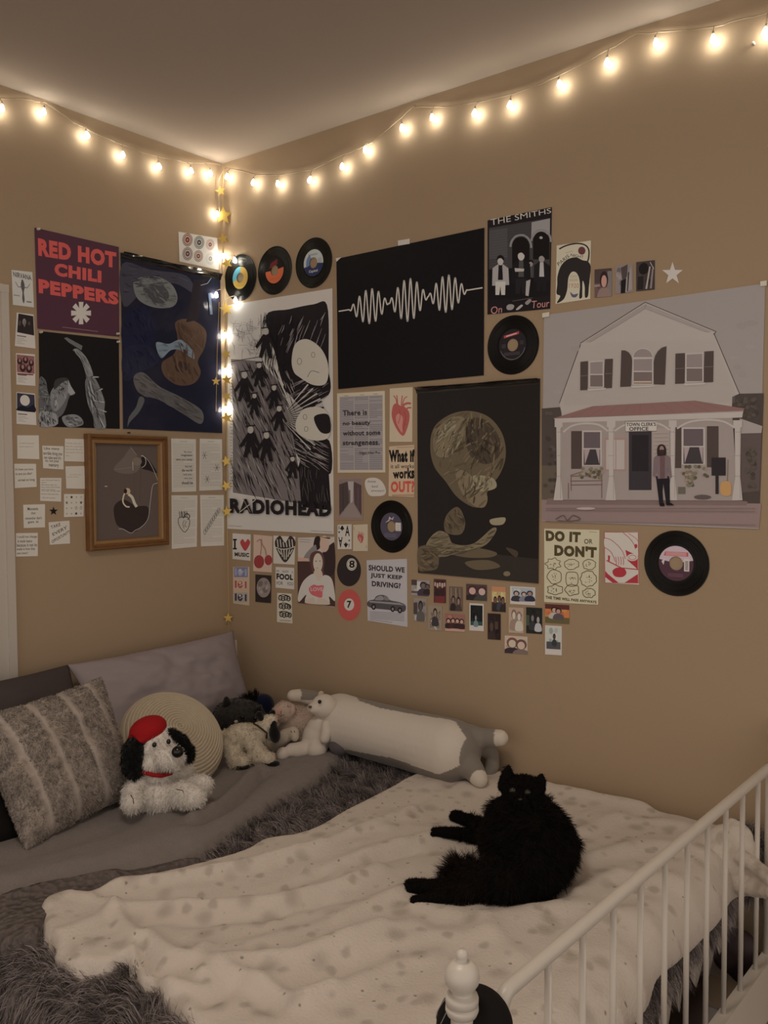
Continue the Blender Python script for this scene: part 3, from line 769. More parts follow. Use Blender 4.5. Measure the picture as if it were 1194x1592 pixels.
page([(266.5, 770), (307, 770), (306, 850), (267, 853.5)], 'printed book page with an ink drawing of a heart', g3)
page([(311, 769.6), (348, 769.6), (348.5, 848), (312.4, 849.5)], 'printed book page with a slanting row of looped doodles', g4)

# push pins and the picture nail
def pin(P, nrm, material, name, label, cat='pin', group='push pins on the left wall', r=0.0045):
    b = MB(); q = Vector(nrm).to_track_quat('Z', 'Y').to_matrix().to_4x4()
    b.lathe([(0, 0), (r*.9, 0), (r, .002), (r*.55, .004), (r*.5, .008), (r*.85, .0095), (r*.85, .011), (0, .0115)], 12, Matrix.Translation(Vector(P)) @ q)
    setp(b.build(name, material, None, True), label, cat, group)
pin(onL(62.5, 516.5, .004), (1, 0, 0), M['pin'], 'push_pin', 'white push pin at the top left of the black and white photo poster')
pin(onL(182.6, 531.5, .004), (1, 0, 0), M['pin'], 'push_pin', 'white push pin at the top right of the black and white photo poster')
pin(onL(182, 519, .004), (1, 0, 0), M['pin'], 'push_pin', 'white push pin at the lower right of the maroon poster')
pin(onL(58.5, 356.5, .004), (1, 0, 0), M['pin'], 'push_pin', 'white push pin at the upper left of the maroon poster')
pin(onL(199, 672.8, .0005), (1, 0, 0), M['black_gloss'], 'nail', 'small dark nail in the wall just above the wooden frame', 'nail', None, .003)

# ------------------------------------------------------------------ right wall: records
C3, C4, C5, C6, C7, C8 = (330, 340, 3.618), (340, 600, 3.731), (500, 580, 3.3167), (740, 300, 2.63), (830, 440, 3.2803), (620, 800, 2.388)
D3, D4, D5, D6, D7, D8, F1, F2 = (355, 815, 7.024), (355, 455, 7.024), (355, 640, 7.024), (750, 315, 3.852), (835, 815, 4.264), (630, 895, 4.422), (515, 595, 8.379), (515, 770, 7.407)
def record(box, label, rl, sectors, texts, deco=None, hole=0.019):
    x0, x1, y0_, y1_ = box
    xm, ym = (x0+x1)/2, (y0_+y1_)/2
    A, B_ = onR(x0, ym), onR(x1, ym); T, Bo = onR(xm, y0_), onR(xm, y1_)
    cx, cz = (A[0]+B_[0])/2, (T[2]+Bo[2])/2; rad = 0.0889
    e = empty('vinyl_record', (cx, -0.0015, cz), label, 'record', 'seven inch records on the right wall')
    e.rotation_euler = (R(90), 0, 0)                    # local x right, y up, z out of the wall
    b = MB(); prof = [(hole, 0.0002), (hole, .0016), (rl+.004, .0016), (rl+.006, .0012)]
    n = 34
    for i in range(n):
        r = rl+.007+(rad-.004-rl-.007)*i/(n-1); prof.append((r, .0013+(.00022 if i % 2 else 0)-(.0004 if i in (11, 22) else 0)))
    prof += [(rad-.003, .0018), (rad-.001, .0018), (rad, .001), (rad-.0006, .0002), (hole, .0002)]
    b.lathe(prof, 72); o = b.build('disc', M['vinyl'], e, False, False)
    lb = MB(); lev = [.0017]
    def put(V, Fs, c): lev[0] += 2e-5; lb.add([(x, y, lev[0]) for x, y in V], Fs, c)
    def ringsec(ra, rb, a0, a1, c, n=40):
        k = max(3, int(n*abs(a1-a0)/360)); V = []
        for i in range(k+1):
            t = R(a0+(a1-a0)*i/k); V += [(ra*math.cos(t), ra*math.sin(t)), (rb*math.cos(t), rb*math.sin(t))]
        put(V, [(2*i, 2*i+1, 2*i+3, 2*i+2) for i in range(k)], c)
    for ra, rb, a0, a1, c in sectors: ringsec(hole if ra is None else ra, rl if rb is None else rb, a0, a1, c)
    for t, (xa, ya, xb, yb), c, bold in texts:
        V, Fs = text_mesh(t, bold); put([(xa+(xb-xa)*u, ya+(yb-ya)*v) for u, v in V], Fs, c)
    if deco: deco(put)
    o2 = lb.build('label', M['print'], e, False, False)
    return e
K_ = ph(20, 16, 15)
yel, blu, org, silv, navy = ph(150, 112, 44), ph(64, 112, 120), ph(160, 70, 38), ph(140, 134, 132), ph(34, 36, 60)
def bars(put, x0, y0, x1, y1, c, n=3):
    for i in range(n):
        y = y0+(y1-y0)*i/n; put([(x0, y), (x1, y), (x1, y+.0012), (x0, y+.0012)], [(0, 1, 2, 3)], c)
def d1(put): bars(put, -.03, -.032, .02, -.026, ph(150, 100, 30), 2); bars(put, .022, -.012, .036, .012, ph(150, 100, 30), 3)
record((351.6, 397.7, 395.8, 468), 'black record with a yellow and blue label, nearest the room corner', .0425, [(None, None, 0, 360, yel), (None, None, 85, 195, blu)], [], d1)
def d2(put):
    for i in range(5): t = .0225+.004*i; put([(-.027+i*.002, t-.012), (.016, t), (.016, t+.0012), (-.027+i*.002, t-.0108)], [(0, 1, 2, 3)], ph(150, 40, 34))
    bars(put, -.025, -.033, .022, -.024, ph(150, 60, 30), 2)
record((402.4, 453.8, 382.8, 458.3), 'black record with a half black, half orange label, second from the corner', .0475, [(None, None, 0, 360, K_), (None, None, 180, 368, org)], [], d2)
def d3(put): bars(put, -.024, .027, .02, .034, ph(70, 66, 72), 2); bars(put, .022, -.002, .04, .016, ph(80, 76, 84), 4)
record((461.3, 516, 369, 448.3), 'black record with a silver and navy label, third from the corner', .0475, [(None, None, 0, 360, silv), (None, None, 195, 352, navy), (None, .036, 120, 200, ph(80, 88, 110))], [('Capitol', (-.022, -.024, .02, -.036), ph(200, 200, 205), .02)], d3)
def d5(put): put([(-.03, .022), (.022, .031), (.022, .039), (-.03, .03)], [(0, 1, 2, 3)], ph(140, 48, 44)); put([(-.022, .026), (.014, .032), (.014, .035), (-.022, .029)], [(0, 1, 2, 3)], ph(170, 130, 118)); bars(put, -.03, -.03, .025, -.02, ph(66, 56, 54), 3); bars(put, -.038, -.006, -.024, .006, ph(70, 58, 64), 3); bars(put, .025, 0, .038, .012, ph(66, 58, 56), 3)
record((759, 838, 490, 582.5), 'black record with a dark label, directly left of the white house poster', .0475, [(None, None, 0, 360, ph(30, 23, 24)), (.043, .0445, 200, 345, ph(90, 80, 84))], [], d5)
def d4(put):
    put([(.018, -.014), (.041, -.014), (.041, .014), (.018, .014)], [(0, 1, 2, 3)], ph(178, 164, 144)); bars(put, .022, -.01, .036, .01, ph(120, 108, 96), 3)
    put([(-.026, .012), (-.006, .02), (.012, .034), (.006, .022), (-.008, .034), (-.012, .022)], [(0, 1, 2, 3, 4, 5)], ph(150, 132, 124)); bars(put, -.03, -.036, .022, -.022, ph(84, 76, 80), 4)
record((577.8, 641.7, 778, 859), 'black record with a dark label and pale price sticker, left of the tall painting poster', .047, [(None, None, 0, 360, ph(62, 52, 60))], [], d4)
def d6(put):
    put([(.022, -.02), (.036, -.02), (.036, .014), (.022, .014)], [(0, 1, 2, 3)], ph(170, 152, 140))
    for i in range(7): y = -.016+.0036*i; put([(.025, y), (.033, y), (.033, y+.0017), (.025, y+.0017)], [(0, 1, 2, 3)], ph(60, 48, 46))
    put([(-.034, .02), (.033, .02), (.033, .031), (-.03, .031)], [(0, 1, 2, 3)], ph(150, 60, 60)); bars(put, -.028, .022, .028, .031, ph(180, 150, 140), 3); put([(-.04, .004), (-.03, .012), (-.034, -.006)], [(0, 1, 2)], ph(190, 176, 170)); bars(put, -.022, -.036, .02, -.026, ph(90, 62, 66), 3)
record((1002, 1103.5, 824.5, 927), 'black record with a maroon and pink barcode label, far right below the house', .0475, [(None, None, 0, 360, ph(62, 36, 42)), (None, None, 12, 168, ph(150, 124, 124))], [], d6)

# ------------------------------------------------------------------ right wall: posters and prints
# tall white scribbled poster: dense pen hatching, plain silhouettes
a = Art('R', [(354, 474.5), (516.8, 448.2), (519, 830.5), (353.2, 822)], ph(158, 142, 128), off=0.003)
rg = random.Random(11); pen = ph(26, 20, 20)
def pic(u, v):                                     # inside the printed picture area
    return (359+(510-359)*u+5*v*u, (497-17*u)*(1-v)+(775+25*u)*v)
a.cr((0, 0, 1))
def P4(pts): return [pic(*p) for p in pts]
a.blobp(P4([(.36, .0), (.6, -.02), (.85, -.03), (.99, -.02), (1, .2), (.97, .34), (.8, .5), (.55, .38), (.45, .2)]), pen)
a.blobp(P4([(.55, .36), (.9, .28), (1, .32), (.99, .42), (.75, .46), (.6, .42)]), pen)
a.poly(P4([(.7, .74), (.98, .78), (1.0, .98), (.72, .985), (.64, .86)]), pen)
a.blobp(P4([(.6, .6), (.8, .655), (.99, .64), (1, .8), (.8, .78), (.66, .72)]), pen)
a.poly(P4([(0, .22), (.3, .24), (.5, .36), (.62, .6), (.68, .8), (.7, .97), (.02, .965), (.02, .5)]), ph(92, 78, 72))
def hatch(n, u0, v0, u1, v1, ang, L, w, c, spread=8):
    for _ in range(n):
        u, v = rg.uniform(u0, u1), rg.uniform(v0, v1); x, y = pic(u, v); t = R(ang+rg.uniform(-spread, spread)); l = L*rg.uniform(.5, 1.3)
        dx, dy = math.cos(t)*l/2, math.sin(t)*l/2
        x0 = min(max(x-dx, 358), 511); x1 = min(max(x+dx, 358), 511); y0 = min(max(y-dy, 486), 800); y1 = min(max(y+dy, 486), 800)
        a.line([(x0, y0), ((x0+x1)/2+rg.uniform(-1, 1), (y0+y1)/2), (x1, y1)], [.3, w*rg.uniform(.6, 1.3), .3], c)
hatch(230, .02, .26, .64, .95, 68, 26, 1.4, pen, 9); hatch(80, .02, .3, .64, .93, 66, 20, 1.0, ph(132, 116, 106), 8)
hatch(110, .33, .0, .7, .28, 96, 22, 1.0, pen, 8); hatch(26, .5, .0, .95, .2, 112, 24, .9, ph(120, 104, 98), 8)
hatch(34, .02, .02, .3, .2, 90, 16, .5, ph(72, 58, 54), 30); hatch(26, .02, .02, .3, .2, 10, 14, .5, ph(84, 70, 64), 30)
hatch(24, .68, .8, .98, .97, 84, 20, .8, ph(70, 58, 54), 12); hatch(40, .66, .64, .97, .78, 28, 26, .9, ph(124, 108, 100), 8); hatch(22, .6, .34, .97, .44, -28, 24, .9, ph(110, 94, 88), 6)
for i in range(26):                                 # rays running to the lower pale shape
    x0, y0 = pic(.5, .54); t = R(-52+104*i/25); a.line([(x0+4*math.cos(t), y0+4*math.sin(t)), (min(x0+70*math.cos(t), 511), y0+70*math.sin(t)*.95)], [.4, 2.3], pen if i % 2 else ph(140, 124, 112))
PALE = ph(150, 134, 116)
a.blobp(P4([(.62, .24), (.66, .16), (.78, .14), (.92, .19), (.99, .27), (.97, .36), (.84, .37), (.7, .33), (.64, .3)]), PALE)
a.blobp(P4([(.66, .55), (.74, .49), (.9, .48), (.99, .52), (.99, .62), (.86, .645), (.72, .63), (.66, .6)]), PALE)
a.blobp(P4([(.84, .53), (.95, .51), (1.0, .53), (1.0, .6), (.9, .6)]), pen)
for u, v, r in ((.7, .25, 5), (.84, .22, 4), (.75, .53, 4), (.76, .59, 4)):
    x, y = pic(u, v); a.ring(x, y, r*.7, r, .6, ph(60, 48, 44), n=14)
a.curve(P4([(.78, .33), (.82, .3), (.9, .31)]), .7, pen)
for u, v, s_ in ((.36, .13, 1.25), (.29, .3, 1.0), (.14, .36, 1.25), (.44, .42, 1.0), (.49, .53, 1.05), (.2, .66, 1.3), (.36, .68, 1.2), (.62, .78, .9), (.24, .46, .9)):
    x, y = pic(u, v); k = 15*s_                      # striding dark coats
    a.poly([(x-.25*k, y-.5*k), (x+.25*k, y-.55*k), (x+.8*k, y+.55*k), (x+.6*k, y+.65*k), (x+.28*k, y+.1*k), (x+.55*k, y+1.5*k), (x+.2*k, y+1.5*k), (x, y+.6*k), (x-.35*k, y+1.5*k), (x-.6*k, y+1.4*k), (x-.3*k, y+.1*k), (x-.75*k, y+.7*k), (x-.9*k, y+.5*k)], pen)
    a.ell(x-.02*k, y-.75*k, .24*k, .3*k, ph(140, 124, 110)); a.line([(x-.4*k, y-1.0*k), (x+.35*k, y-1.1*k)], 1.8, pen)
a.line(P4([(0, .235), (.31, .215)]), 1.0, pen); a.line(P4([(.31, -.01), (.31, .22)]), .8, pen)
for i in range(40): x, y = pic(-.005, .25+.7*i/40); a.line([(x+rg.uniform(-1, 1), y), (x+rg.uniform(1.5, 4), y+rg.uniform(-1, 2))], .6, pen)
a.cr(D5)
a.text('RADIOHEAD', [(14, 945), (1122, 985), (1122, 1150), (20, 1108)], pen, 0.055)
a.line([(0, 1246), (150, 1254)], .5, ph(90, 76, 70)); a.line([(900, 1300), (1135, 1314)], .5, ph(90, 76, 70)); a.line([(300, 960), (120, 1100)], 1.2, PALE); a.line([(160, 950), (240, 1100)], .8, ph(120, 100, 92))
a.done('drawing_poster', 'tall white poster of dense black scribbles over bold black capitals, next to the corner', 'poster')

# black poster with a white wave line (a plain stand-in line)
a = Art('R', [(522.8, 402.4), (753, 354), (752, 583.5), (525.8, 605)], ph(18, 15, 15), off=0.003); a.uv()
pts = []
N_ = 720
for i in range(N_+1):
    u = .02+.96*i/N_; en = 0.0
    if .09 < u < .88:
        w = (u-.09)/.79; en = abs(math.sin(3*math.pi*w))*(.105+.05*math.sin(math.pi*w)) 
    pts.append((u*1.02-.01, .405+.012*u*0+en*math.sin(2*math.pi*u*23.5)))
a.line(pts, 2.0, ph(172, 160, 148))
tp = ph(170, 152, 130)
a.cr((0, 0, 1)); a.poly([(618.5, 374), (637, 371), (637, 379), (619, 382)], tp); a.poly([(521.5, 401.5), (531, 399.6), (523.2, 407)], tp)
a.done('wave_poster', 'wide black poster with a white wavy line across its middle', 'poster', material='silk')

# band tour poster
a = Art('R', [(758, 342.6), (857.9, 322), (855.2, 479.8), (757.8, 489)], ph(28, 22, 22)); a.cr(D6)
wh = ph(172, 156, 144); gm = ph(84, 74, 70)
a.text('THE SMITHS', [(48, 100), (410, 32), (412, 62), (50, 138)], wh, -0.002)
a.poly([(40, 152), (405, 92), (402, 560), (38, 580)], ph(52, 46, 44))
a.poly([(295, 118), (405, 94), (404, 190), (292, 210)], ph(118, 106, 100)); a.poly([(40, 165), (150, 150), (150, 330), (40, 340)], ph(62, 56, 54))
for x, y, r in ((230, 265, 62), (352, 230, 58)):
    a.ring(x, y, r, r*1.15, 3.2, ph(108, 98, 92), a0=180, a1=365); a.ell(x, y, r*.84, r*.98, BLK, 0, 20, 178, 362); a.poly([(x-r*.84, y), (x+r*.84, y-4), (x+r*.84, y+110), (x-r*.84, y+110)], BLK)
a.ell(351, 210, 10, 8, ph(130, 118, 110))
a.poly([(38, 400), (404, 380), (402, 562), (38, 582)], ph(22, 18, 18))
def man(x, y, k, coat, shirt, face, legs):
    a.poly([(x-.95*k, y+.3*k), (x-.35*k, y-.15*k), (x+.35*k, y-.15*k), (x+.95*k, y+.3*k), (x+1.05*k, y+2.3*k), (x-1.0*k, y+2.4*k)], coat); a.poly([(x-.22*k, y-.1*k), (x+.22*k, y-.1*k), (x+.3*k, y+1.7*k), (x-.3*k, y+1.7*k)], shirt)
    a.poly([(x-.6*k, y+1.9*k), (x+.6*k, y+1.9*k), (x+.55*k, y+3.5*k), (x+.1*k, y+3.5*k), (x, y+2.4*k), (x-.15*k, y+3.5*k), (x-.6*k, y+3.5*k)], legs)
    a.ell(x, y-.55*k, .36*k, .5*k, face); a.blobp([(x-.42*k, y-.6*k), (x-.38*k, y-1.05*k), (x, y-1.3*k), (x+.42*k, y-1.0*k), (x+.4*k, y-.6*k), (x+.1*k, y-.88*k), (x-.2*k, y-.85*k)], BLK)
for i in range(14):
    y = 175+i*16; a.line([(42, y+8-.14*42), (150, y-.14*150+8)], .4, ph(74, 66, 62)); a.line([(155, y-22), (285, y-42)], .35, ph(64, 57, 54)) if i < 5 else None
man(290, 385, 34, ph(54, 48, 46), ph(60, 54, 50), ph(112, 98, 90), BLK)
man(108, 378, 50, ph(128, 116, 108), ph(24, 20, 20), ph(146, 130, 120), ph(150, 138, 130))
man(232, 350, 56, ph(24, 20, 20), ph(60, 54, 50), ph(150, 134, 122), ph(30, 26, 26))
man(355, 362, 48, ph(26, 22, 22), ph(140, 128, 120), ph(120, 106, 98), ph(26, 22, 22))
a.poly([(192, 392), (250, 396), (248, 412), (196, 414)], ph(140, 126, 114)); a.poly([(262, 470), (288, 460), (276, 560), (258, 556)], ph(130, 118, 110))
a.poly([(34, 582), (402, 560), (400, 632), (32, 668)], ph(26, 21, 21)); pk = ph(160, 96, 88)
a.text('On', [(50, 625), (120, 615), (116, 660), (52, 668)], pk, 0.0); a.text('Tour', [(296, 590), (402, 580), (400, 624), (292, 634)], pk, 0.0)
a.blobp([(145, 620), (165, 608), (190, 616), (180, 640), (150, 642)], ph(120, 108, 100)); a.blobp([(200, 640), (230, 612), (242, 618), (215, 642)], ph(130, 118, 110)); a.blobp([(255, 600), (280, 578), (294, 586), (270, 612)], ph(112, 98, 92)); a.line([(300, 570), (180, 590)], .5, ph(90, 78, 72))
a.done('tour_poster', 'black and white group photo poster under serif capitals, topmost on the wall', 'poster', material='silk')

# arched black cat print
a = Art('R', [(865.5, 381.7), (918.7, 373.8), (917.6, 464.8), (863.6, 472.6)], ph(172, 146, 112)); a.cr(D6)
ck = ph(34, 27, 25)
a.blobp([(448, 490), (450, 440), (470, 380), (510, 340), (560, 328), (600, 345), (630, 352), (648, 380), (645, 440), (638, 500), (632, 560), (614, 565), (612, 500), (600, 470), (598, 540), (596, 568), (580, 570), (584, 500), (578, 450), (560, 418), (535, 416), (515, 450), (508, 520), (492, 570), (470, 592), (446, 600), (466, 560), (444, 545)], ck, 6)
a.curve([(460, 278), (500, 258), (560, 245), (610, 252), (636, 280), (636, 330), (625, 365)], [2.2]*37, ck)
a.poly([(455, 480), (448, 460), (468, 472)], ck); a.ell(595, 288, 22, 24, ph(80, 40, 40))
a.text('PARIS', [(446, 362), (512, 308), (522, 326), (458, 380)], ck, 0.0); a.text('NIGHT', [(530, 305), (606, 318), (604, 335), (528, 322)], ck, 0.0); a.text('1920', (518, 484, 578, 510), ph(140, 88, 62), 0.0); a.text('CATS', (526, 435, 566, 450), ph(130, 96, 70)); a.text('SHOW', (522, 456, 572, 472), ph(130, 96, 70))
a.blobp([(526, 535), (545, 550), (572, 545), (560, 566), (536, 564)], ph(70, 62, 78)); a.line([(498, 302), (540, 290)], .5, ph(110, 84, 66))
a.done('cat_print', 'cream print of an arched black cat right of the group photo poster', 'print')

# little photographs: background, then head-and-shoulder shapes
def snap(quad, label, cat, group, bgc, figs, extra=None, border=None, name='photo_print', wall='R'):
    a = Art(wall, quad, border or bgc); a.uv(); a.clip = 1.0
    if border: a.rect(.08, .07, .92, .80, bgc)
    rs_ = random.Random(int(sum(p[0]*7+p[1]*13 for p in quad)))
    lo_, hi_ = (.1, .90) if border else (.04, .96)
    for _ in range(16):
        k = rs_.uniform(.55, 1.4); a.ell(rs_.uniform(lo_+.1, hi_-.1), rs_.uniform(.15, .68 if border else .85), rs_.uniform(.05, .14), rs_.uniform(.04, .12), tuple(min(.86, c*k) for c in bgc), rs_.uniform(0, 90), 9)
    if extra: extra(a)
    for x, y, s, skin, hair, body in figs:
        a.blobp([(x-1.5*s, y+3.2*s), (x-1.3*s, y+1.5*s), (x-.4*s, y+.95*s), (x+.4*s, y+.95*s), (x+1.3*s, y+1.5*s), (x+1.5*s, y+3.2*s)], body, 3)
        a.ell(x, y-.12*s, .95*s, 1.15*s, hair, n=14); a.ell(x, y+.1*s, .62*s, .85*s, skin, n=14)
    a.done(name, label, cat, group)
sk = ph(152, 112, 92); dh = ph(36, 24, 22)
GP = 'portrait snaps in a row right of the cat print'
def e1(a): a.rect(0, 0, 1, .5, ph(60, 44, 40)); a.rect(.0, .55, .3, .62, ph(120, 96, 88)); a.rect(.75, .1, 1, 1, ph(96, 84, 78))
snap([(924.4, 419), (951, 416.7), (951, 460.5), (924.4, 462.7)], 'small photo of a dark haired person against a dark background, right of the cat print', 'photo', GP, ph(84, 60, 56), [(.55, .42, .26, ph(150, 104, 88), dh, ph(110, 84, 74))], e1)
def e2(a): a.poly([(.3, .1), (.7, .0), (.66, .5), (.4, .55)], ph(60, 48, 44)); a.poly([(.6, .5), (.9, .1), (.95, .9), (.5, 1.0)], ph(120, 104, 96)); a.poly([(.32, .55), (.62, .5), (.56, 1), (.3, 1)], ph(22, 18, 18)); a.poly([(.72, .3), (.8, .25), (.72, .95), (.66, .95)], ph(40, 30, 28))
snap([(956.7, 413), (984, 410), (984, 454), (956.7, 457)], 'middle of the three small portrait photos right of the cat print', 'photo', GP, ph(108, 90, 84), [], e2)
def e3(a): a.ell(.4, .25, .26, .2, BLK); a.poly([(.7, .2), (.78, .2), (.6, .95), (.5, .95)], ph(130, 112, 102)); a.poly([(.85, .3), (.95, .2), (.85, .95), (.74, .95)], ph(104, 90, 82)); a.poly([(.1, .5), (.4, .5), (.38, .95), (.06, .95)], ph(30, 24, 22)); a.line([(.75, .05), (.95, .3)], 1, ph(140, 124, 114))
snap([(989, 407.6), (1018, 404.4), (1017.6, 450), (989, 452.9)], 'darkest of the three small photos, left of the white star', 'photo', GP, ph(52, 40, 38), [], e3)
a = Art('R', None, None, off=0.0015, thick=False); a.cr((0, 0, 1)); a.star(1045.5, 425.5, 17, ph(196, 184, 180), .4, ry=18.5); a.star(1045.5, 425.5, 17, ph(196, 184, 180), .4, ry=18.5)
a.done('star_sticker', 'white paper star on bare wall above the house poster', 'sticker')

# large house poster
a = Art('R', [(845.7, 490), (1189.8, 440.5), (1179.7, 822.6), (842, 810.5)], ph(121, 106, 97), off=0.003); a.cr(C7)
hs, tr, shd, rf = ph(137, 120, 108), ph(143, 126, 114), ph(62, 48, 43), ph(108, 74, 66)
a.poly([(40, 640), (140, 632), (150, 1100), (40, 1130)], ph(62, 50, 44)); a.poly([(1010, 565), (1172, 562), (1150, 1180), (1010, 1110)], ph(60, 48, 42)); a.poly([(1050, 690), (1165, 730), (1160, 765), (1040, 768)], ph(126, 110, 100)); a.poly([(1040, 770), (1160, 768), (1150, 1060), (1050, 1070)], ph(74, 58, 52)); a.poly([(40, 930), (130, 930), (110, 1110), (40, 1120)], ph(76, 62, 50))
a.poly([(40, 1105), (1160, 1125), (1148, 1250), (600, 1225), (40, 1212)], ph(112, 88, 80)); a.poly([(70, 1100), (480, 1055), (720, 1060), (1090, 1115), (1085, 1135), (60, 1130)], ph(98, 76, 68))
a.poly([(568, 98), (928, 250), (918, 262), (1046, 565), (1012, 580), (1010, 630), (145, 680), (130, 614), (240, 318), (236, 305)], hs)
for p, q in (((568, 98), (236, 308)), ((568, 98), (930, 248)), ((238, 312), (130, 614)), ((918, 255), (1050, 567)), ((930, 248), (916, 264))): a.line([p, q], 1.1, ph(52, 42, 40))
rg = random.Random(17)
for _ in range(40):
    x, y = rg.uniform(60, 1150), rg.uniform(60, 560)
    if not inside([(568, 80), (950, 240), (1060, 570), (120, 640), (225, 300)], np.array([x]), np.array([y]))[0]: a.ell(x, y, rg.uniform(20, 46), rg.uniform(8, 18), rg.choice([ph(119, 104, 95), ph(123, 108, 99), ph(118, 103, 94)]), n=12) if 90 < x < 1110 and y > 90+.15*(1150-x) else None
for i in range(46):
    y = 300+i*7; xa = max(140, 236-(y-300)*.36) if y > 310 else 300; xb = min(1040, 920+(y-262)*.40)
    a.line([(xa+12, y+6), (xb-14, y-8)], .28, ph(129, 112, 101))
for n_, (x0, y0, x1, y1) in ((26, (44, 650, 130, 1090)), (30, (1030, 580, 1150, 690)), (22, (1070, 780, 1140, 1060))):
    for _ in range(n_): a.ell(rg.uniform(x0+12, x1-12), rg.uniform(y0+10, y1-10), 12, 10, rg.choice([ph(54, 44, 38), ph(70, 58, 48), ph(62, 50, 42)]), n=8)
a.poly([(568, 108), (262, 300), (290, 300), (568, 130)], ph(122, 106, 96)); a.poly([(570, 108), (905, 246), (880, 250), (572, 132)], ph(124, 108, 98))
def shutter(q): a.poly(q, shd); (x0, y0), (x1, y1), (x2, y2), (x3, y3) = q; a.line([(x0, (y0+y3)/2), (x1, (y1+y2)/2)], .8, ph(92, 78, 70))
def win(x0, y0, x1, y1, sk_=0, arch=False, sill=True):
    a.poly([(x0, y0), (x1, y0-sk_), (x1, y1-sk_*.6), (x0, y1)], tr); w = 7
    a.poly([(x0+w, y0+w), (x1-w, y0+w-sk_), (x1-w, (y0+y1)/2-3), (x0+w, (y0+y1)/2-3)], ph(112, 94, 88)); a.poly([(x0+w, (y0+y1)/2+3), (x1-w, (y0+y1)/2+3), (x1-w, y1-w), (x0+w, y1-w)], ph(92, 74, 68))
    if arch: a.ell((x0+x1)/2, y0, (x1-x0)/2, 52, tr, 0, 18, 180, 360); a.ell((x0+x1)/2, y0-4, (x1-x0)/2-6, 42, ph(112, 94, 88), 0, 18, 180, 360)
    if sill: a.poly([(x0-8, y1+4), (x1+10, y1-1), (x1+6, y1+10), (x0-4, y1+16)], tr)
shutter([(237, 402), (276, 398), (274, 545), (236, 547)]); shutter([(362, 388), (403, 386), (398, 535), (356, 538)]); win(280, 398, 358, 535, 4)
shutter([(722, 360), (770, 357), (768, 512), (720, 514)]); shutter([(870, 349), (917, 346), (914, 505), (866, 507)]); win(772, 358, 866, 508, 4)
a.poly([(446, 343), (466, 344), (484, 354), (496, 372), (501, 395), (495, 527), (440, 530)], shd); a.poly([(676, 322), (652, 330), (632, 348), (618, 372), (612, 400), (610, 516), (668, 518)], shd); win(502, 382, 610, 520, 2, True); a.rect(510, 500, 600, 508, ph(150, 120, 96))
a.poly([(145, 680), (1010, 640), (1040, 1110), (120, 1105)], ph(122, 104, 94))
a.poly([(100, 690), (300, 628), (820, 600), (1075, 640), (1065, 662), (560, 678), (110, 706)], rf)
for x in range(180, 1000, 90): a.line([(x, 690-(x-180)*.045), (320+(x-180)*.62, 627-(x-180)*.033)], .5, ph(100, 66, 58))
a.poly([(105, 690), (1068, 652), (1062, 686), (112, 712)], tr); a.line([(108, 690), (1066, 655)], .6, ph(96, 80, 72))
for x0, y0, x1, y1, ww in ((190, 755, 245, 948, shd), (712, 735, 752, 944, shd), (882, 730, 942, 940, shd)): a.rect(x0, y0, x1, y1, ww)
for x0, x1, y0, y1 in ((246, 346, 752, 932), (755, 872, 736, 926)):
    a.rect(x0, y0, x1, y1, tr); a.rect(x0+8, y0+8, x1-8, (y0+y1)/2, ph(78, 64, 62)); a.rect(x0+8, (y0+y1)/2+6, x1-8, y1-4, ph(52, 42, 42)); a.poly([(x0+10, (y0+y1)/2+6), (x0+40, (y0+y1)/2+6), (x0+14, y1-6)], ph(130, 108, 102)); a.poly([(x1-10, (y0+y1)/2+6), (x1-30, (y0+y1)/2+6), (x1-12, y1-6)], ph(130, 108, 102))
a.rect(360, 790, 470, 960, ph(128, 96, 86)); a.rect(368, 800, 462, 950, ph(140, 122, 110)); a.line([(418, 800), (418, 950)], 1, ph(120, 88, 80))
a.rect(484, 755, 600, 1056, ph(46, 38, 38)); a.rect(500, 775, 585, 960, ph(34, 28, 28)); a.rect(606, 740, 690, 900, ph(128, 110, 98))
for i in range(6): a.line([(612, 770+i*20), (686, 768+i*20)], .6, ph(96, 78, 70))
for x0, w in ((112, 30), (378, 34), (694, 30), (1022, 36)):
    a.poly([(x0+2, 700), (x0+w-2, 700), (x0+w-5, 990), (x0+w+6, 1108), (x0-12, 1108), (x0+5, 990)], tr); a.rect(x0-6, 700, x0+w+4, 735, tr); a.line([(x0, 760), (x0+w, 760)], .6, ph(110, 94, 84)); a.line([(x0+2, 880), (x0+w-4, 880)], .6, ph(110, 94, 84)); a.line([(x0+2, 985), (x0+w-4, 985)], .6, ph(110, 94, 84)); a.line([(x0+w-6, 740), (x0+w-6, 1100)], .6, ph(112, 96, 86))
for x0, x1, y0 in ((150, 378, 748), (412, 694, 742), (730, 1024, 730)):
    a.curve([(x0, y0+12), (x0+.2*(x1-x0), y0-20), (x0+.5*(x1-x0), y0-32), (x0+.8*(x1-x0), y0-24), (x1, y0+8)], 3.0, tr)
a.poly([(466, 706), (627, 704), (626, 755), (467, 758)], ph(156, 140, 124)); a.line([(466, 706), (627, 704), (626, 755), (467, 758)], .8, shd, True)
a.text("TOWN CLERK'S", [(472, 712), (622, 710), (622, 729), (472, 731)], BLK, 0.02); a.text('OFFICE', [(486, 735), (584, 734), (584, 753), (486, 754)], BLK, 0.02)
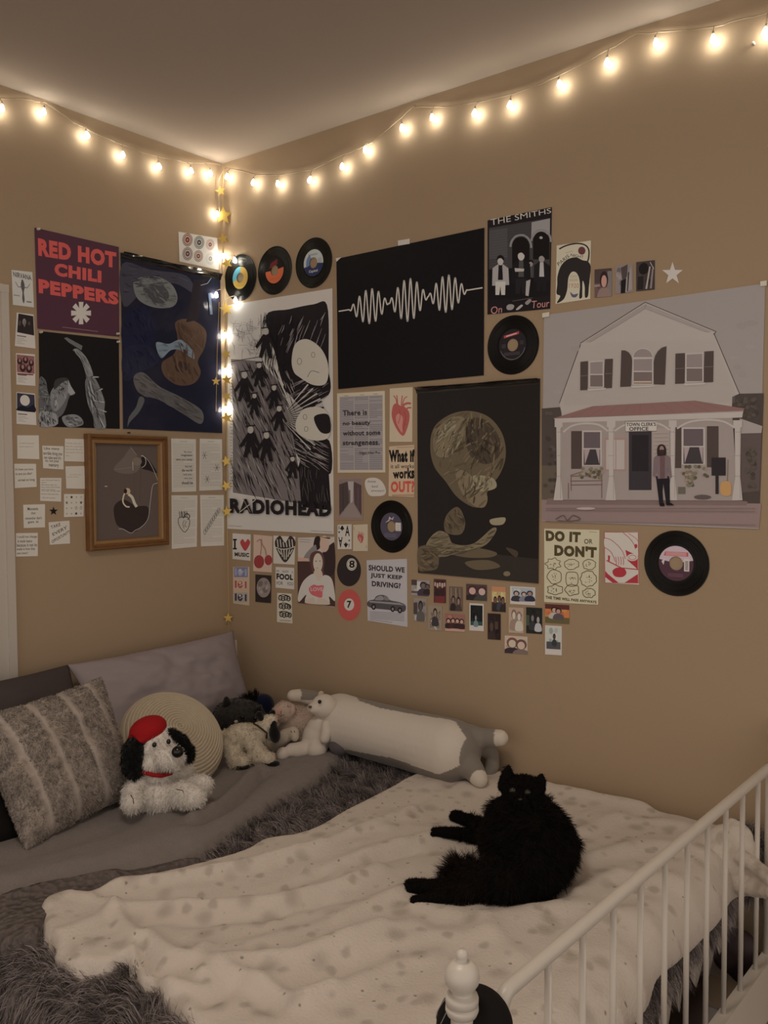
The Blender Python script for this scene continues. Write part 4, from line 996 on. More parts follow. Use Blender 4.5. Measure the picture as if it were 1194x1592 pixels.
# bench, flowers, letter box, shovel, person
br = ph(96, 70, 60)
for y in (985, 1010, 1030): a.line([(186, y), (350, y-2)], 1.6, br)
a.line([(176, 1020), (176, 1100)], 1.5, br); a.line([(346, 975), (346, 1098)], 1.5, br); a.line([(190, 978), (190, 1060)], 1.4, br); a.curve([(190, 980), (260, 960), (300, 965), (350, 975)], 1.4, br)
for x, y, rx, ry in ((296, 970, 60, 24), (820, 965, 66, 32), (800, 1000, 24, 34)):
    rg2 = random.Random(int(x)); 
    for i in range(26): a.ell(x+rg2.uniform(-rx, rx), y+rg2.uniform(-ry, ry), 10, 9, [ph(70, 62, 44), ph(96, 84, 62), ph(120, 96, 86)][i % 3], n=8)
a.rect(906, 890, 978, 982, ph(38, 30, 30)); a.rect(926, 982, 942, 1076, ph(38, 30, 30)); a.line([(990, 900), (986, 1020)], 1.2, ph(104, 80, 64)); a.blobp([(955, 1020), (1000, 1015), (1006, 1075), (975, 1086), (952, 1070)], ph(150, 106, 60)); a.rect(735, 1040, 772, 1075, ph(80, 70, 56))
a.poly([(622, 985), (692, 985), (694, 1120), (674, 1122), (660, 1020), (656, 1060), (660, 1128), (640, 1130)], ph(28, 22, 24)); a.poly([(640, 1122), (664, 1122), (666, 1138), (642, 1138)], BLK); a.poly([(672, 1118), (700, 1122), (716, 1134), (676, 1134)], BLK)
a.poly([(612, 890), (634, 874), (672, 872), (694, 888), (704, 990), (690, 998), (684, 940), (680, 996), (632, 998), (626, 940), (622, 994), (606, 984)], ph(96, 76, 74)); a.poly([(642, 878), (668, 876), (668, 994), (644, 996)], ph(84, 58, 56)); a.blobp([(630, 880), (628, 845), (640, 825), (662, 825), (674, 845), (674, 876), (664, 880), (640, 882)], ph(40, 28, 26)); a.ell(652, 846, 11, 15, ph(120, 86, 74)); a.blobp([(642, 852), (662, 852), (660, 872), (646, 872)], ph(48, 32, 30))
for y0, y1 in ((1160, 1166), (1150, 1150), (1215, 1235)): a.line([(60, y0), (1130, y1)], .7, ph(90, 68, 62))
a.curve([(110, 1205), (150, 1185), (170, 1210), (200, 1185), (236, 1205), (180, 1215), (120, 1212)], 1.2, ph(70, 54, 48)); a.ell(265, 1150, 48, 7, ph(140, 118, 106)); a.ell(860, 1092, 44, 12, ph(74, 58, 52))
a.cr((0, 0, 1)); tp = ph(158, 138, 116); a.poly([(843, 487), (854, 485), (854, 492), (843, 494)], tp); a.poly([(1182, 437.5), (1192, 436), (1192, 444), (1182, 445)], tp)
a.done('house_poster', 'large square photo poster of a white house with a porch, far right', 'poster', material='silk')

# tall dark painting poster: plain stand-in of pale ochre shapes
a = Art('R', [(648.6, 602.8), (839.6, 588.4), (837, 907), (649.8, 890.5)], ph(29, 24, 21), off=0.004); a.cr(C5)
o1, o2, o3, o4 = ph(98, 81, 59), ph(80, 64, 46), ph(60, 47, 36), ph(118, 102, 77)
a.poly([(497, 890), (600, 900), (1118, 960), (1118, 1085), (497, 1030)], ph(42, 34, 28))
a.blobp([(560, 380), (580, 280), (660, 215), (760, 195), (860, 225), (930, 310), (950, 420), (920, 520), (860, 600), (840, 680), (780, 690), (700, 640), (640, 560), (580, 480)], o2, 7)
a.blobp([(575, 360), (600, 280), (680, 225), (740, 240), (730, 330), (680, 420), (600, 430)], o1, 6); a.blobp([(590, 330), (620, 275), (680, 245), (690, 275), (640, 330)], o4)
a.blobp([(760, 240), (840, 240), (910, 320), (920, 420), (850, 470), (770, 430), (740, 330)], o3, 6); a.blobp([(690, 500), (760, 520), (850, 620), (840, 690), (780, 680), (720, 610)], o1)
a.blobp([(780, 530), (880, 540), (900, 590), (830, 610), (770, 590)], o4); a.blobp([(640, 740), (700, 690), (740, 760), (720, 830), (640, 820)], o2)
a.blobp([(545, 870), (600, 815), (650, 830), (680, 880), (780, 880), (880, 800), (900, 815), (840, 890), (720, 925), (600, 950), (540, 930)], o1, 6); a.blobp([(500, 900), (590, 900), (600, 1000), (540, 1020), (500, 1010)], o2); a.blobp([(640, 920), (780, 900), (900, 925), (870, 950), (740, 950)], o2); a.blobp([(740, 975), (860, 965), (920, 1000), (800, 1015)], o2); a.blobp([(870, 755), (945, 745), (935, 780), (880, 782)], o4); a.ell(955, 1035, 18, 13, o1); a.blobp([(950, 900), (1010, 920), (1000, 950)], o3)
c_ = lambda r, g_, b: [ph(int(r*k), int(g_*k), int(b*k)) for k in (.72, .88, 1.0, 1.14)]
a.strokes([(560, 380), (580, 280), (660, 215), (760, 195), (860, 225), (930, 310), (950, 420), (920, 520), (860, 600), (840, 680), (780, 690), (700, 640), (640, 560), (580, 480)], 130, -60, 80, c_(82, 66, 47), (1.4, 3.4), 1, 40)
a.strokes([(575, 360), (600, 280), (680, 225), (740, 240), (730, 330), (680, 420), (600, 430)], 50, -50, 60, c_(100, 84, 62), (1.2, 3), 2, 35)
a.strokes([(760, 240), (840, 240), (910, 320), (920, 420), (850, 470), (770, 430), (740, 330)], 50, 70, 60, c_(58, 45, 35), (1.4, 3.2), 3, 35)
a.strokes([(545, 870), (600, 815), (650, 830), (680, 880), (780, 880), (880, 800), (900, 815), (840, 890), (720, 925), (600, 950), (540, 930)], 60, -12, 70, c_(92, 76, 55), (1.2, 3), 4, 20)
a.strokes([(500, 900), (590, 900), (600, 1000), (540, 1020), (500, 1010)], 26, 20, 50, c_(80, 64, 46), (1.4, 3), 5, 40); a.strokes([(640, 740), (700, 690), (740, 760), (720, 830), (640, 820)], 22, 60, 50, c_(78, 62, 46), (1.2, 2.8), 6, 40); a.strokes([(780, 530), (880, 540), (900, 590), (830, 610), (770, 590)], 20, 80, 30, c_(118, 102, 77), (1, 2.2), 7, 20)
a.curled(a.done('painting_poster', 'tall glossy near black poster with pale ochre rounded shapes at mid wall', 'poster', material='gloss'))

# newspaper quote page
a = Art('R', [(524, 611.7), (598.3, 607.6), (599.2, 734.6), (525, 735)], ph(158, 134, 110)); a.cr(F1)
a.poly([(108, 185), (668, 160), (672, 1138), (112, 1138)], ph(122, 108, 102)); rg = random.Random(4)
for c0, c1 in ((118, 292), (304, 482), (496, 666)):
    for i in range(40):
        y = 205+i*23.5; dy = -24*(c0-108)/560*(1-i/40)
        if rg.random() < .85: a.line([(c0, y+dy), (c0+(c1-c0)*rg.choice([1, 1, 1, .6]), y+dy-6*(1-i/40))], .55, ph(84, 72, 68))
for x0 in (296, 488): a.line([(x0, 180), (x0+2, 1138)], .6, ph(146, 128, 112))
qk = ph(46, 36, 34)
for t, q in (('There is', [(148, 360), (465, 348), (465, 420), (150, 432)]), ('no beauty', [(150, 505), (510, 490), (510, 565), (150, 570)]), ('without some', [(150, 630), (640, 612), (640, 680), (150, 690)]), ('strangeness.', [(150, 762), (630, 750), (630, 835), (150, 830)]), ('- Edgar Allan Poe', [(340, 900), (640, 892), (640, 940), (340, 945)])):
    a.text(t, q, qk, 0.028 if t[0] != '-' else 0)
for x0 in (170, 375, 550): a.line([(x0, 172-(x0-170)*.06), (x0+55, 169-(x0-170)*.06)], .6, ph(90, 74, 66))
a.done('quote_page', 'newsprint page with a four line typed quotation under the black wave poster', 'print')

# red heart print
red1, red2 = ph(140, 64, 56), ph(168, 96, 82)
def anat(a, cx, cy, sx, sy):
    X = lambda x, y: (cx+x*sx, cy+y*sy)
    a.blobp([X(-.95, -.1), X(-.8, -.5), X(-.45, -.62), X(-.1, -.5), X(.3, -.45), X(.75, -.2), X(.8, .2), X(.5, .75), X(.15, 1.0), X(-.35, .75), X(-.8, .3)], red1, 6)
    a.blobp([X(-.5, .0), X(-.2, -.1), X(.15, .1), X(.1, .5), X(.1, .85), X(-.25, .6), X(-.5, .3)], red2)
    for pts, w in (([(-.45, -.5), (-.5, -.8), (-.75, -1.0)], 1.6), ([(-.35, -.55), (-.4, -.85), (-.45, -1.02)], 1.5), ([(.0, -.5), (.05, -.8), (.1, -1.0)], 1.6), ([(.1, -.5), (.3, -.85), (.6, -.95)], 1.4), ([(.1, -.1), (.2, -.5), (.6, -.62), (.95, -.6)], 3.2), ([(.5, .0), (.55, -.35), (1.0, -.4)], 2.2)):
        a.curve([X(*p) for p in pts], w*max(.35, sx/130), red1)
    for pts in ([(.3, -.2), (.45, .1), (.3, .4), (.2, .7)], [(.3, .4), (.55, .45)], [(-.2, -.3), (-.1, .0), (-.3, .4)]): a.curve([X(*p) for p in pts], .7, ph(120, 44, 40))
a = Art('R', [(606, 604), (641.7, 601.7), (641, 687), (605.5, 687)], ph(158, 130, 104)); a.cr(F1); anat(a, 912, 430, 132, 262)
a.done('heart_print', 'cream print of a red anatomical heart beside the newsprint quotation', 'print')

a = Art('R', [(605, 694), (643.8, 691.6), (643.8, 773), (604, 771.5)], ph(152, 124, 96)); a.cr(F1)
a.text('What if', [(750, 875), (1085, 868), (1085, 1036), (755, 1036)], BLK, 0.07); a.text('it all works', [(775, 1065), (1075, 1058), (1075, 1112), (775, 1116)], BLK, 0.01); a.text('works', [(800, 1135), (1082, 1095), (1082, 1250), (805, 1250)], BLK, 0.05); a.text('OUT?', [(775, 1285), (1082, 1275), (1082, 1430), (775, 1428)], ph(160, 58, 44), 0.05)
a.poly([(850, 838), (1070, 830), (1070, 842), (850, 850)], ph(138, 104, 78)); a.poly([(790, 1456), (1080, 1452), (1080, 1478), (790, 1482)], ph(138, 100, 74))
a.done('quote_print', 'tan print with black and red slab lettering under the red heart', 'print')

a = Art('R', [(525, 742.8), (564, 741), (564, 808.5), (525.6, 808)], ph(118, 88, 74)); a.uv()
a.poly([(.05, .04), (.95, .04), (.95, .97), (.05, .96)], ph(104, 84, 76)); a.poly([(.05, .16), (.4, .1), (.46, .6), (.05, .9)], ph(60, 46, 42)); a.poly([(.62, .1), (.95, .2), (.95, .9), (.66, .62)], ph(66, 48, 46)); a.poly([(.4, .1), (.64, .1), (.6, .58), (.5, .62)], ph(134, 116, 108)); a.poly([(.05, .95), (.48, .6), (.62, .6), (.95, .95)], ph(112, 92, 82)); a.line([(.2, .2), (.22, .8)], .8, ph(44, 32, 30)); a.line([(.82, .25), (.8, .75)], 1, ph(84, 60, 62)); a.rect(.44, .3, .5, .6, ph(80, 66, 60))
a.done('photo_print', 'small brown photo of a narrow alley under the newsprint quotation', 'photo')
a = Art('R', None, None, off=.0012, thick=False); a.cr(F1)
a.blobp([(440, 1290), (480, 1245), (590, 1242), (670, 1300), (712, 1400), (690, 1462), (600, 1478), (500, 1468), (450, 1380)], ph(166, 148, 122), 7); a.text('choose', (470, 1270, 580, 1300), dk); a.text('kind', (530, 1335, 605, 1365), dk); a.text('always!', (520, 1395, 690, 1425), dk)
a.done('oval_sticker', 'cream rounded sticker with three tiny words beside the alley photo', 'sticker')

# playing cards
a = Art('R', [(524.7, 816), (546.7, 815), (546.7, 853.8), (524.7, 853.8)], ph(160, 142, 122)); a.cr(F2)
def spade(x, y, r, up=1):
    a.blobp([(x, y-1.3*r*up), (x+.7*r, y-.3*r*up), (x+.95*r, y+.3*r*up), (x+.5*r, y+.65*r*up), (x, y+.3*r*up), (x-.5*r, y+.65*r*up), (x-.95*r, y+.3*r*up), (x-.7*r, y-.3*r*up)], BLK); a.poly([(x-.1*r, y), (x+.1*r, y), (x+.35*r, y+1.1*r*up), (x-.35*r, y+1.1*r*up)], BLK)
a.text('A', (160, 350, 212, 470), BLK, .02); a.text('A', [(130, 600), (82, 600), (82, 482), (130, 482)], BLK, .02); spade(126, 380, 24); spade(168, 570, 24, -1); spade(90, 425, 10); spade(207, 520, 10, -1); a.text('A', (80, 350, 98, 395), BLK); a.text('A', [(212, 600), (196, 600), (196, 555), (212, 555)], BLK)
a.done('playing_card', 'white playing card with large black ace letters', 'card', 'two playing cards under the alley photo')
a = Art('R', [(549, 816), (571.8, 815), (571.8, 856.8), (548.8, 856.8)], ph(150, 128, 104)); a.cr(F2); anat(a, 340, 485, 40, 66); a.line([(262, 365), (262, 400)], .7, ph(110, 86, 70)); a.line([(405, 575), (405, 610)], .7, ph(110, 86, 70))
a.done('playing_card', 'cream playing card with a small red heart drawing', 'card', 'two playing cards under the alley photo')

# pool balls (paper cut-outs)
def ball(cx, cy, rx, ry, col, spot, sr, t, tq, name, label):
    a = Art('R', None, None, off=.0012, thick=False); a.cr(F2)
    a.ell(cx, cy, rx, ry, col, n=40); a.ell(cx, cy, rx*.99, ry*.99, col, n=40); a.ell(spot[0], spot[1], sr, sr*1.22, ph(164, 142, 120), n=28)
    if t == '8': a.ring(spot[0], spot[1], sr*.82, sr*1.0, .6, ph(60, 50, 44))
    a.text(t, tq, BLK, .03); a.done(name, label, 'cut-out', 'paper pool balls')
ball(204, 866, 138, 182, ph(36, 28, 26), (235, 797), 58, '8', (206, 750, 270, 836), 'pool_ball_cutout', 'round black paper pool ball with a white 8')
ball(207, 1264, 132, 180, ph(150, 58, 50), (206, 1258), 58, '7', (180, 1215, 232, 1298), 'pool_ball_cutout', 'round red paper pool ball with a 7 on it')

# driving print
a = Art('R', [(570, 871), (632.7, 868.8), (633.6, 974.8), (571.6, 964.8)], ph(140, 126, 120)); a.cr(F2); bk = ph(40, 32, 32)
a.text('SHOULD WE', [(430, 800), (845, 830), (845, 892), (430, 866)], bk, .045); a.text('JUST KEEP', [(452, 893), (818, 925), (818, 984), (452, 958)], bk, .045); a.text('DRIVING?', [(466, 985), (800, 1012), (798, 1076), (468, 1048)], bk, .045)
a.blobp([(412, 1240), (440, 1210), (490, 1200), (520, 1162), (580, 1146), (640, 1165), (680, 1208), (780, 1230), (850, 1262), (858, 1315), (820, 1345), (700, 1325), (560, 1310), (470, 1300), (420, 1275)], ph(62, 54, 52), 5); a.blobp([(505, 1205), (535, 1168), (585, 1158), (600, 1205)], ph(110, 98, 94)); a.blobp([(612, 1205), (606, 1160), (640, 1172), (668, 1208)], ph(96, 84, 80)); a.poly([(440, 1215), (780, 1240), (850, 1270), (780, 1262), (440, 1232)], ph(112, 102, 96))
for x, y in ((488, 1285), (708, 1310), (790, 1325)): a.ell(x, y, 26, 34, BLK, n=16); a.ell(x, y, 13, 18, ph(100, 90, 86), n=14)
rg = random.Random(2)
for i in range(7): a.line([(444, 1340+i*15), (840 if i < 6 else 700, 1362+i*17)], .7, ph(96, 84, 84))
a.done('quote_print', 'grey print asking a driving question above a vintage car', 'print')

# small prints under the scribbled poster
a = Art('R', [(361.5, 829), (390, 831), (389.4, 872), (361.5, 869)], ph(164, 146, 124)); a.cr(D3)
a.rect(50, 160, 92, 178, BLK); a.rect(62, 160, 80, 275, BLK); a.rect(50, 258, 92, 276, BLK)
def hrt(cx, cy, rx, ry, c): a.blobp([(cx, cy-.45*ry), (cx+.5*rx, cy-.95*ry), (cx+1.0*rx, cy-.5*ry), (cx+.75*rx, cy+.2*ry), (cx, cy+1.0*ry), (cx-.75*rx, cy+.2*ry), (cx-1.0*rx, cy-.5*ry), (cx-.5*rx, cy-.95*ry)], c, 5)
hrt(184, 225, 54, 66, ph(140, 46, 42)); a.text('MUSIC', [(68, 305), (228, 315), (226, 360), (70, 350)], BLK, .05)
a.done('heart_card', 'cream card with a slab letter I, red heart and MUSIC', 'card', 'small prints under the scribbled poster')
a = Art('R', [(394.4, 831), (423.6, 833.7), (422.5, 890), (393.6, 888)], ph(158, 124, 104)); a.cr(D3); a.ell(335, 410, 56, 72, ph(120, 42, 38)); a.ell(437, 392, 42, 56, ph(120, 42, 38)); a.curve([(350, 340), (360, 250), (350, 170), (310, 190)], 1.2, ph(110, 72, 58)); a.curve([(415, 340), (400, 270), (370, 220), (360, 160)], 2.2, ph(124, 92, 74))
a.done('cherry_print', 'pink print of two dark red cherries on their stalks', 'print', 'small prints under the scribbled poster')
a = Art('R', [(425, 832.6), (459.3, 834.5), (458, 878), (425, 876)], ph(164, 146, 120)); a.cr(D3)
hrt(620, 268, 112, 150, ph(44, 34, 32)); lc = ph(160, 142, 118)
for i, x in enumerate((540, 572, 604, 636, 668, 700)): a.line([(x-6, 165 if abs(x-620) > 20 else 195), (x+4, 250)], 1.5, lc); a.line([(x+2, 275), (x*.6+620*.4+2, 400-abs(x-620)*.9)], 1.4, lc)
a.curve([(515, 252), (580, 272), (650, 268), (725, 245)], 1.3, lc)
a.done('lettered_heart_print', 'cream print of a black heart filled with hand lettering', 'print', 'small prints under the scribbled poster')
a = Art('R', [(428.4, 881.4), (457.4, 882.8), (457.4, 916.3), (428.4, 913.6)], ph(164, 148, 130)); a.cr(D3); a.text('FOOL', [(525, 535), (706, 552), (706, 612), (526, 602)], BLK, .055); a.text('FOR', (528, 625, 595, 662), BLK); a.text('YOU', (640, 632, 708, 668), BLK); a.text('SUCH', (590, 505, 655, 528), BLK); a.text('A', (692, 512, 706, 534), BLK); a.text('I\'M', (525, 500, 552, 524), BLK)
a.done('quote_print', 'small white print reading FOOL in heavy black capitals', 'print', 'small prints under the scribbled poster')
a = Art('R', [(362.3, 881.4), (388, 881.4), (387.7, 941.7), (362.5, 938)], ph(150, 122, 96)); a.cr(D3)
for y, c1, c2 in ((470, ph(90, 88, 110), ph(120, 112, 124)), (605, ph(160, 120, 100), ph(130, 64, 50)), (745, ph(132, 116, 104), ph(48, 42, 50))):
    a.rect(62, y, 212, y+108, c1); a.rect(70, y+10, 92, y+90, c2); a.ell(130, y+55, 28, 40, c2); a.rect(180, y+20, 200, y+95, c2); a.ell(128, y+35, 12, 14, ph(170, 140, 120)); a.line([(120, y+70), (170, y+40)], 1, ph(170, 150, 136))
a.done('photo_strip', 'tan strip of three tiny pictures nearest the corner', 'photo strip', 'small prints under the scribbled poster')
a = Art('R', [(397, 893), (421.9, 894.8), (421.2, 937.7), (397, 935.6)], ph(38, 28, 25)); a.cr(D3); a.ell(385, 692, 76, 108, ph(112, 94, 84)); 
for x, y, rx, ry, v in ((350, 650, 26, 34, 88), (400, 720, 30, 30, 90), (410, 640, 18, 22, 96), (360, 740, 20, 20, 128), (420, 690, 12, 30, 130), (340, 700, 10, 18, 126)): a.ell(x, y, rx, ry, ph(v, int(v*.84), int(v*.76)), 20, 14)
a.done('moon_print', 'small dark print with a pale grey full moon', 'print', 'small prints under the scribbled poster')
a = Art('R', [(431, 921.6), (453.4, 923), (454.7, 969.3), (430.6, 967)], ph(160, 140, 116)); a.cr(D3)
for i, y in enumerate((805, 895, 985)):
    for k in range(4): a.ring(568+k*30+i*6, y+(k % 2)*8, 18, 24, 1.5, BLK, n=12); a.ell(568+k*30+i*6, y+(k % 2)*8, 5, 9, ph(60, 46, 42), n=8)
    a.curve([(550, y-22), (600, y-34), (660, y-18), (672, y+20)], 1.2, BLK)
a.line([(560, 1050), (680, 1056)], .8, ph(90, 74, 64))
a.done('doodle_print', 'narrow cream print with three rows of black curled lettering', 'print', 'small prints under the scribbled poster')
a = Art('R', [(463.3, 835.9), (520, 834.5), (520, 943.8), (463.3, 936.4)], ph(150, 130, 116)); a.cr(D3)
a.poly([(755, 405), (1160, 400), (1165, 900), (760, 860)], ph(58, 36, 32)); a.blobp([(945, 150), (1000, 140), (1000, 260), (930, 280)], dh); a.blobp([(840, 330), (930, 235), (960, 240), (960, 390), (830, 400)], ph(104, 92, 86)); a.blobp([(1030, 310), (1130, 210), (1160, 230), (1160, 520), (1060, 560), (1020, 420)], ph(44, 30, 28))
a.ell(1050, 215, 52, 90, ph(160, 122, 102)); a.blobp([(1000, 145), (1050, 150), (1100, 160), (1110, 145)], dh); a.poly([(760, 360), (880, 375), (880, 405), (760, 405)], ph(156, 116, 94))
a.blobp([(890, 400), (905, 320), (970, 290), (1030, 320), (1050, 410), (1040, 520), (1080, 620), (930, 540)], ph(76, 44, 38)); a.ell(978, 420, 52, 104, ph(172, 134, 114)); a.blobp([(945, 500), (1010, 500), (1030, 580), (980, 640), (930, 580)], ph(168, 130, 110))
a.blobp([(765, 760), (820, 620), (930, 540), (980, 620), (1050, 555), (1130, 600), (1165, 780), (1160, 840), (1100, 790), (1090, 870), (850, 855), (850, 770), (770, 850)], ph(160, 146, 138), 5)
a.blobp([(880, 700), (930, 660), (970, 670), (1040, 670), (1030, 730), (1020, 800), (960, 790), (900, 760)], ph(160, 70, 68)); a.text('LOVE', (898, 690, 1030, 730), ph(176, 130, 122), .02)
a.blobp([(850, 830), (930, 800), (960, 860), (990, 800), (1090, 840), (1090, 880), (855, 865)], ph(166, 130, 110)); a.line([(770, 165), (900, 172)], .7, ph(110, 94, 84)); a.line([(775, 190), (890, 197)], .7, ph(110, 94, 84))
for x in (958, 1000): a.ell(x, 403, 8, 5, dh, n=8)
a.ell(970, 478, 14, 4, ph(140, 80, 72), n=8)
a.done('photo_print', 'photo of two long haired people, one in a white printed T-shirt', 'photo')

# DO IT OR DON'T print
a = Art('R', [(846, 821.8), (932, 823.9), (930, 940.3), (846, 936)], ph(164, 142, 108)); a.cr(D7); ol = ph(62, 48, 28)
a.text('DO IT', [(56, 40), (290, 52), (286, 122), (58, 112)], ol, .07); a.text('OR', (312, 98, 368, 130), ol, .02); a.text("DON'T", [(114, 134), (396, 150), (394, 224), (114, 210)], ol, .07)
a.text('THE TIME WILL PASS ANYWAYS', [(56, 474), (394, 508), (394, 526), (56, 494)], ol, .05); a.line([(345, 50), (395, 53)], .5, ol)
def blot(x, y, rx, ry, n, sp, seed):
    rr_ = random.Random(seed); pts = []
    for i in range(n): t = 2*math.pi*i/n; k = 1+(sp if i % 2 else -sp*.6)+rr_.uniform(-.06, .06); pts.append((x+rx*k*math.cos(t), y+ry*k*math.sin(t)))
    a.curve(pts, 1.0, ol, 3, True)
    for i in range(10): t = rr_.uniform(0, 6.28); q = rr_.uniform(.1, .6); a.ell(x+rx*q*math.cos(t), y+ry*q*math.sin(t), 3, 3, ol, n=6)
for q in ((107, 262, 46, 34, 14, .22, 1), (228, 266, 46, 34, 16, .06, 2), (346, 268, 42, 34, 18, .05, 3), (116, 350, 48, 46, 10, .07, 4), (232, 362, 42, 50, 8, .08, 5), (340, 362, 52, 52, 18, .05, 6), (120, 434, 52, 32, 12, .12, 7), (232, 436, 46, 36, 10, .1, 8), (344, 456, 42, 30, 16, .07, 9)): blot(*q)
a.done('quote_print', 'cream print with heavy olive capitals over nine outlined blots', 'print')
a = Art('R', [(939, 827), (992.7, 827), (993.6, 909), (940, 906.3)], ph(160, 138, 122)); a.cr(D7); rl_ = ph(136, 36, 40)
a.line([(446, 52), (670, 54), (674, 392), (450, 388)], 1.0, rl_, True)
a.blobp([(450, 90), (500, 110), (560, 170), (585, 225), (575, 262), (530, 255), (500, 200), (450, 155)], ph(166, 146, 132)); a.curve([(450, 90), (500, 110), (560, 170), (585, 230)], .9, rl_); a.curve([(450, 155), (490, 185), (520, 250)], .9, rl_); a.curve([(570, 56), (610, 90), (640, 130), (652, 165)], .9, rl_); a.curve([(605, 60), (650, 90), (668, 110)], .7, rl_)
a.blobp([(500, 310), (530, 288), (575, 292), (592, 325), (565, 350), (515, 345)], rl_); a.poly([(585, 170), (668, 210), (668, 300), (600, 240)], rl_); a.ell(632, 220, 36, 24, ph(160, 138, 122)); a.ring(632, 220, 24, 15, .7, rl_)
for i in range(4): a.curve([(520+i*16, 215), (526+i*16, 245), (524+i*16, 270)], .9, rl_)
a.poly([(452, 310), (470, 330), (540, 388), (500, 388), (452, 350)], rl_); a.poly([(580, 388), (668, 330), (670, 390)], rl_); a.line([(460, 240), (560, 290), (670, 300)], 1.6, rl_); a.poly([(470, 205), (484, 210), (480, 250), (470, 250)], rl_); a.ell(655, 145, 10, 14, rl_)
a.done('line_art_print', 'red and cream print of hands at a table, left of the lowest record', 'print')

# snapshots below the painting poster
GS = 'small photo prints scattered below the painting poster'
def box(x0, y0, x1, y1, dr=.06):
    w, h = x1-x0, y1-y0; return [(x0, y0), (x1, y0+w*dr), (x1, y1), (x0, y1-w*dr*1.0)]
bk_ = ph(40, 30, 28)
def r_(c, *q):
    def fn(a):
        for cc, x0, y0, x1, y1 in q: a.rect(x0, y0, x1, y1, cc)
    return fn
def S(b, label, bgc, figs, ex=None, border=None): snap(box(*b), label, 'photo', GS, bgc, figs, ex, border)
S((639.7, 901, 668, 927), 'tiny snapshot of dark figures on a pale bench, first of the upper row', ph(120, 104, 96), [(.65, .35, .2, ph(90, 70, 66), bk_, ph(52, 42, 50)), (.88, .4, .15, ph(80, 62, 56), bk_, bk_)], r_(0, (ph(60, 46, 40), 0, 0, .3, .35), (ph(150, 136, 126), .3, .1, .5, .7), (ph(70, 58, 52), 0, .72, .6, .85)))
S((674.4, 900, 693.3, 937.8), 'tiny upright snapshot of a pale crowd over a dark red ground', ph(64, 34, 32), [(.3, .25, .14, sk, dh, bk_), (.7, .24, .14, sk, dh, ph(50, 26, 26))], r_(0, (ph(140, 116, 104), .05, .14, .95, .3), (ph(92, 36, 34), .1, .6, .9, 1)))
S((698.3, 911.5, 719.2, 950.5), 'tiny upright brown snapshot of a crowd in a dim room', ph(84, 64, 52), [(.3, .55, .14, ph(110, 82, 66), dh, bk_), (.7, .6, .15, ph(116, 88, 72), dh, ph(58, 44, 38))], r_(0, (ph(104, 84, 68), .1, .05, .2, .5), (ph(112, 90, 72), .45, .05, .55, .45), (ph(100, 80, 64), .75, .05, .85, .5)))
S((724.7, 907.5, 757, 934.5), 'tiny snapshot of two pink faces with long dark hair', ph(66, 46, 42), [(.3, .4, .26, ph(168, 116, 104), ph(60, 36, 32), bk_), (.76, .42, .26, ph(172, 122, 110), ph(58, 36, 32), ph(54, 50, 44))])
S((764.5, 911.5, 786.2, 951.8), 'tiny upright snapshot of a crowd under an orange sky', ph(176, 122, 74), [(.25, .55, .13, ph(90, 60, 50), dh, bk_), (.55, .5, .13, ph(84, 60, 50), dh, ph(50, 46, 52)), (.8, .56, .14, ph(90, 64, 52), dh, bk_)], r_(0, (ph(150, 96, 64), 0, 0, 1, .2), (ph(48, 36, 34), 0, .62, 1, 1)))
S((793, 911, 832.3, 941.3), 'wide white bordered instant photo of two seated people', ph(130, 126, 132), [(.25, .4, .13, ph(140, 112, 100), bk_, ph(46, 40, 42)), (.55, .42, .12, ph(150, 120, 104), bk_, ph(96, 90, 96)), (.78, .36, .13, ph(120, 92, 80), bk_, ph(36, 34, 46))], None, ph(168, 150, 130))
S((643, 929.5, 662.7, 966.5), 'tiny grey snapshot of one figure, first of the lower row', ph(112, 98, 88), [(.55, .35, .2, ph(70, 58, 54), bk_, ph(74, 64, 58))], r_(0, (ph(58, 48, 44), 0, .2, .3, .7), (ph(140, 124, 112), .1, .75, .5, .95)))
S((666, 941, 687, 980.5), 'tiny brown snapshot of a figure lying among crossed stripes', ph(116, 96, 78), [(.5, .3, .16, ph(120, 92, 76), dh, ph(48, 40, 40))], lambda a: [a.line([(.1, .9-.1*i), (.9, .5-.1*i)], 1, ph(70, 56, 48)) for i in range(4)] and a.line([(.2, .6), (.6, .98)], 1.5, ph(150, 132, 116)))
S((692, 953.5, 722.6, 982.5), 'tiny reddish snapshot of four people in a row', ph(120, 74, 62), [(.17, .42, .13, sk, dh, bk_), (.4, .4, .13, sk, dh, ph(60, 30, 30)), (.62, .4, .13, sk, dh, bk_), (.84, .42, .13, sk, dh, ph(50, 28, 28))], r_(0, (ph(150, 110, 92), 0, .82, 1, 1)))
S((729.7, 937.5, 752, 981.5), 'white bordered instant photo of a lone figure in the dark', ph(24, 24, 24), [(.45, .52, .1, ph(112, 104, 96), bk_, ph(84, 92, 92))], r_(0, (ph(40, 60, 48), .1, .66, .9, .78)), ph(166, 150, 128))
S((758.2, 953.3, 778.3, 995), 'tiny nearly black upright snapshot with dim brown light', ph(36, 24, 22), [(.3, .5, .2, ph(70, 48, 38), bk_, ph(46, 32, 28))], r_(0, (ph(64, 46, 36), .55, .3, .8, .6)))
S((790.9, 944, 813.9, 984.8), 'tiny pale drawing like snapshot with cream figures', ph(140, 112, 92), [(.35, .3, .18, ph(166, 136, 112), ph(104, 72, 60), ph(120, 92, 76)), (.7, .35, .17, ph(170, 146, 122), ph(110, 80, 66), ph(160, 140, 118))], r_(0, (ph(70, 44, 38), .4, .75, .8, .9)))
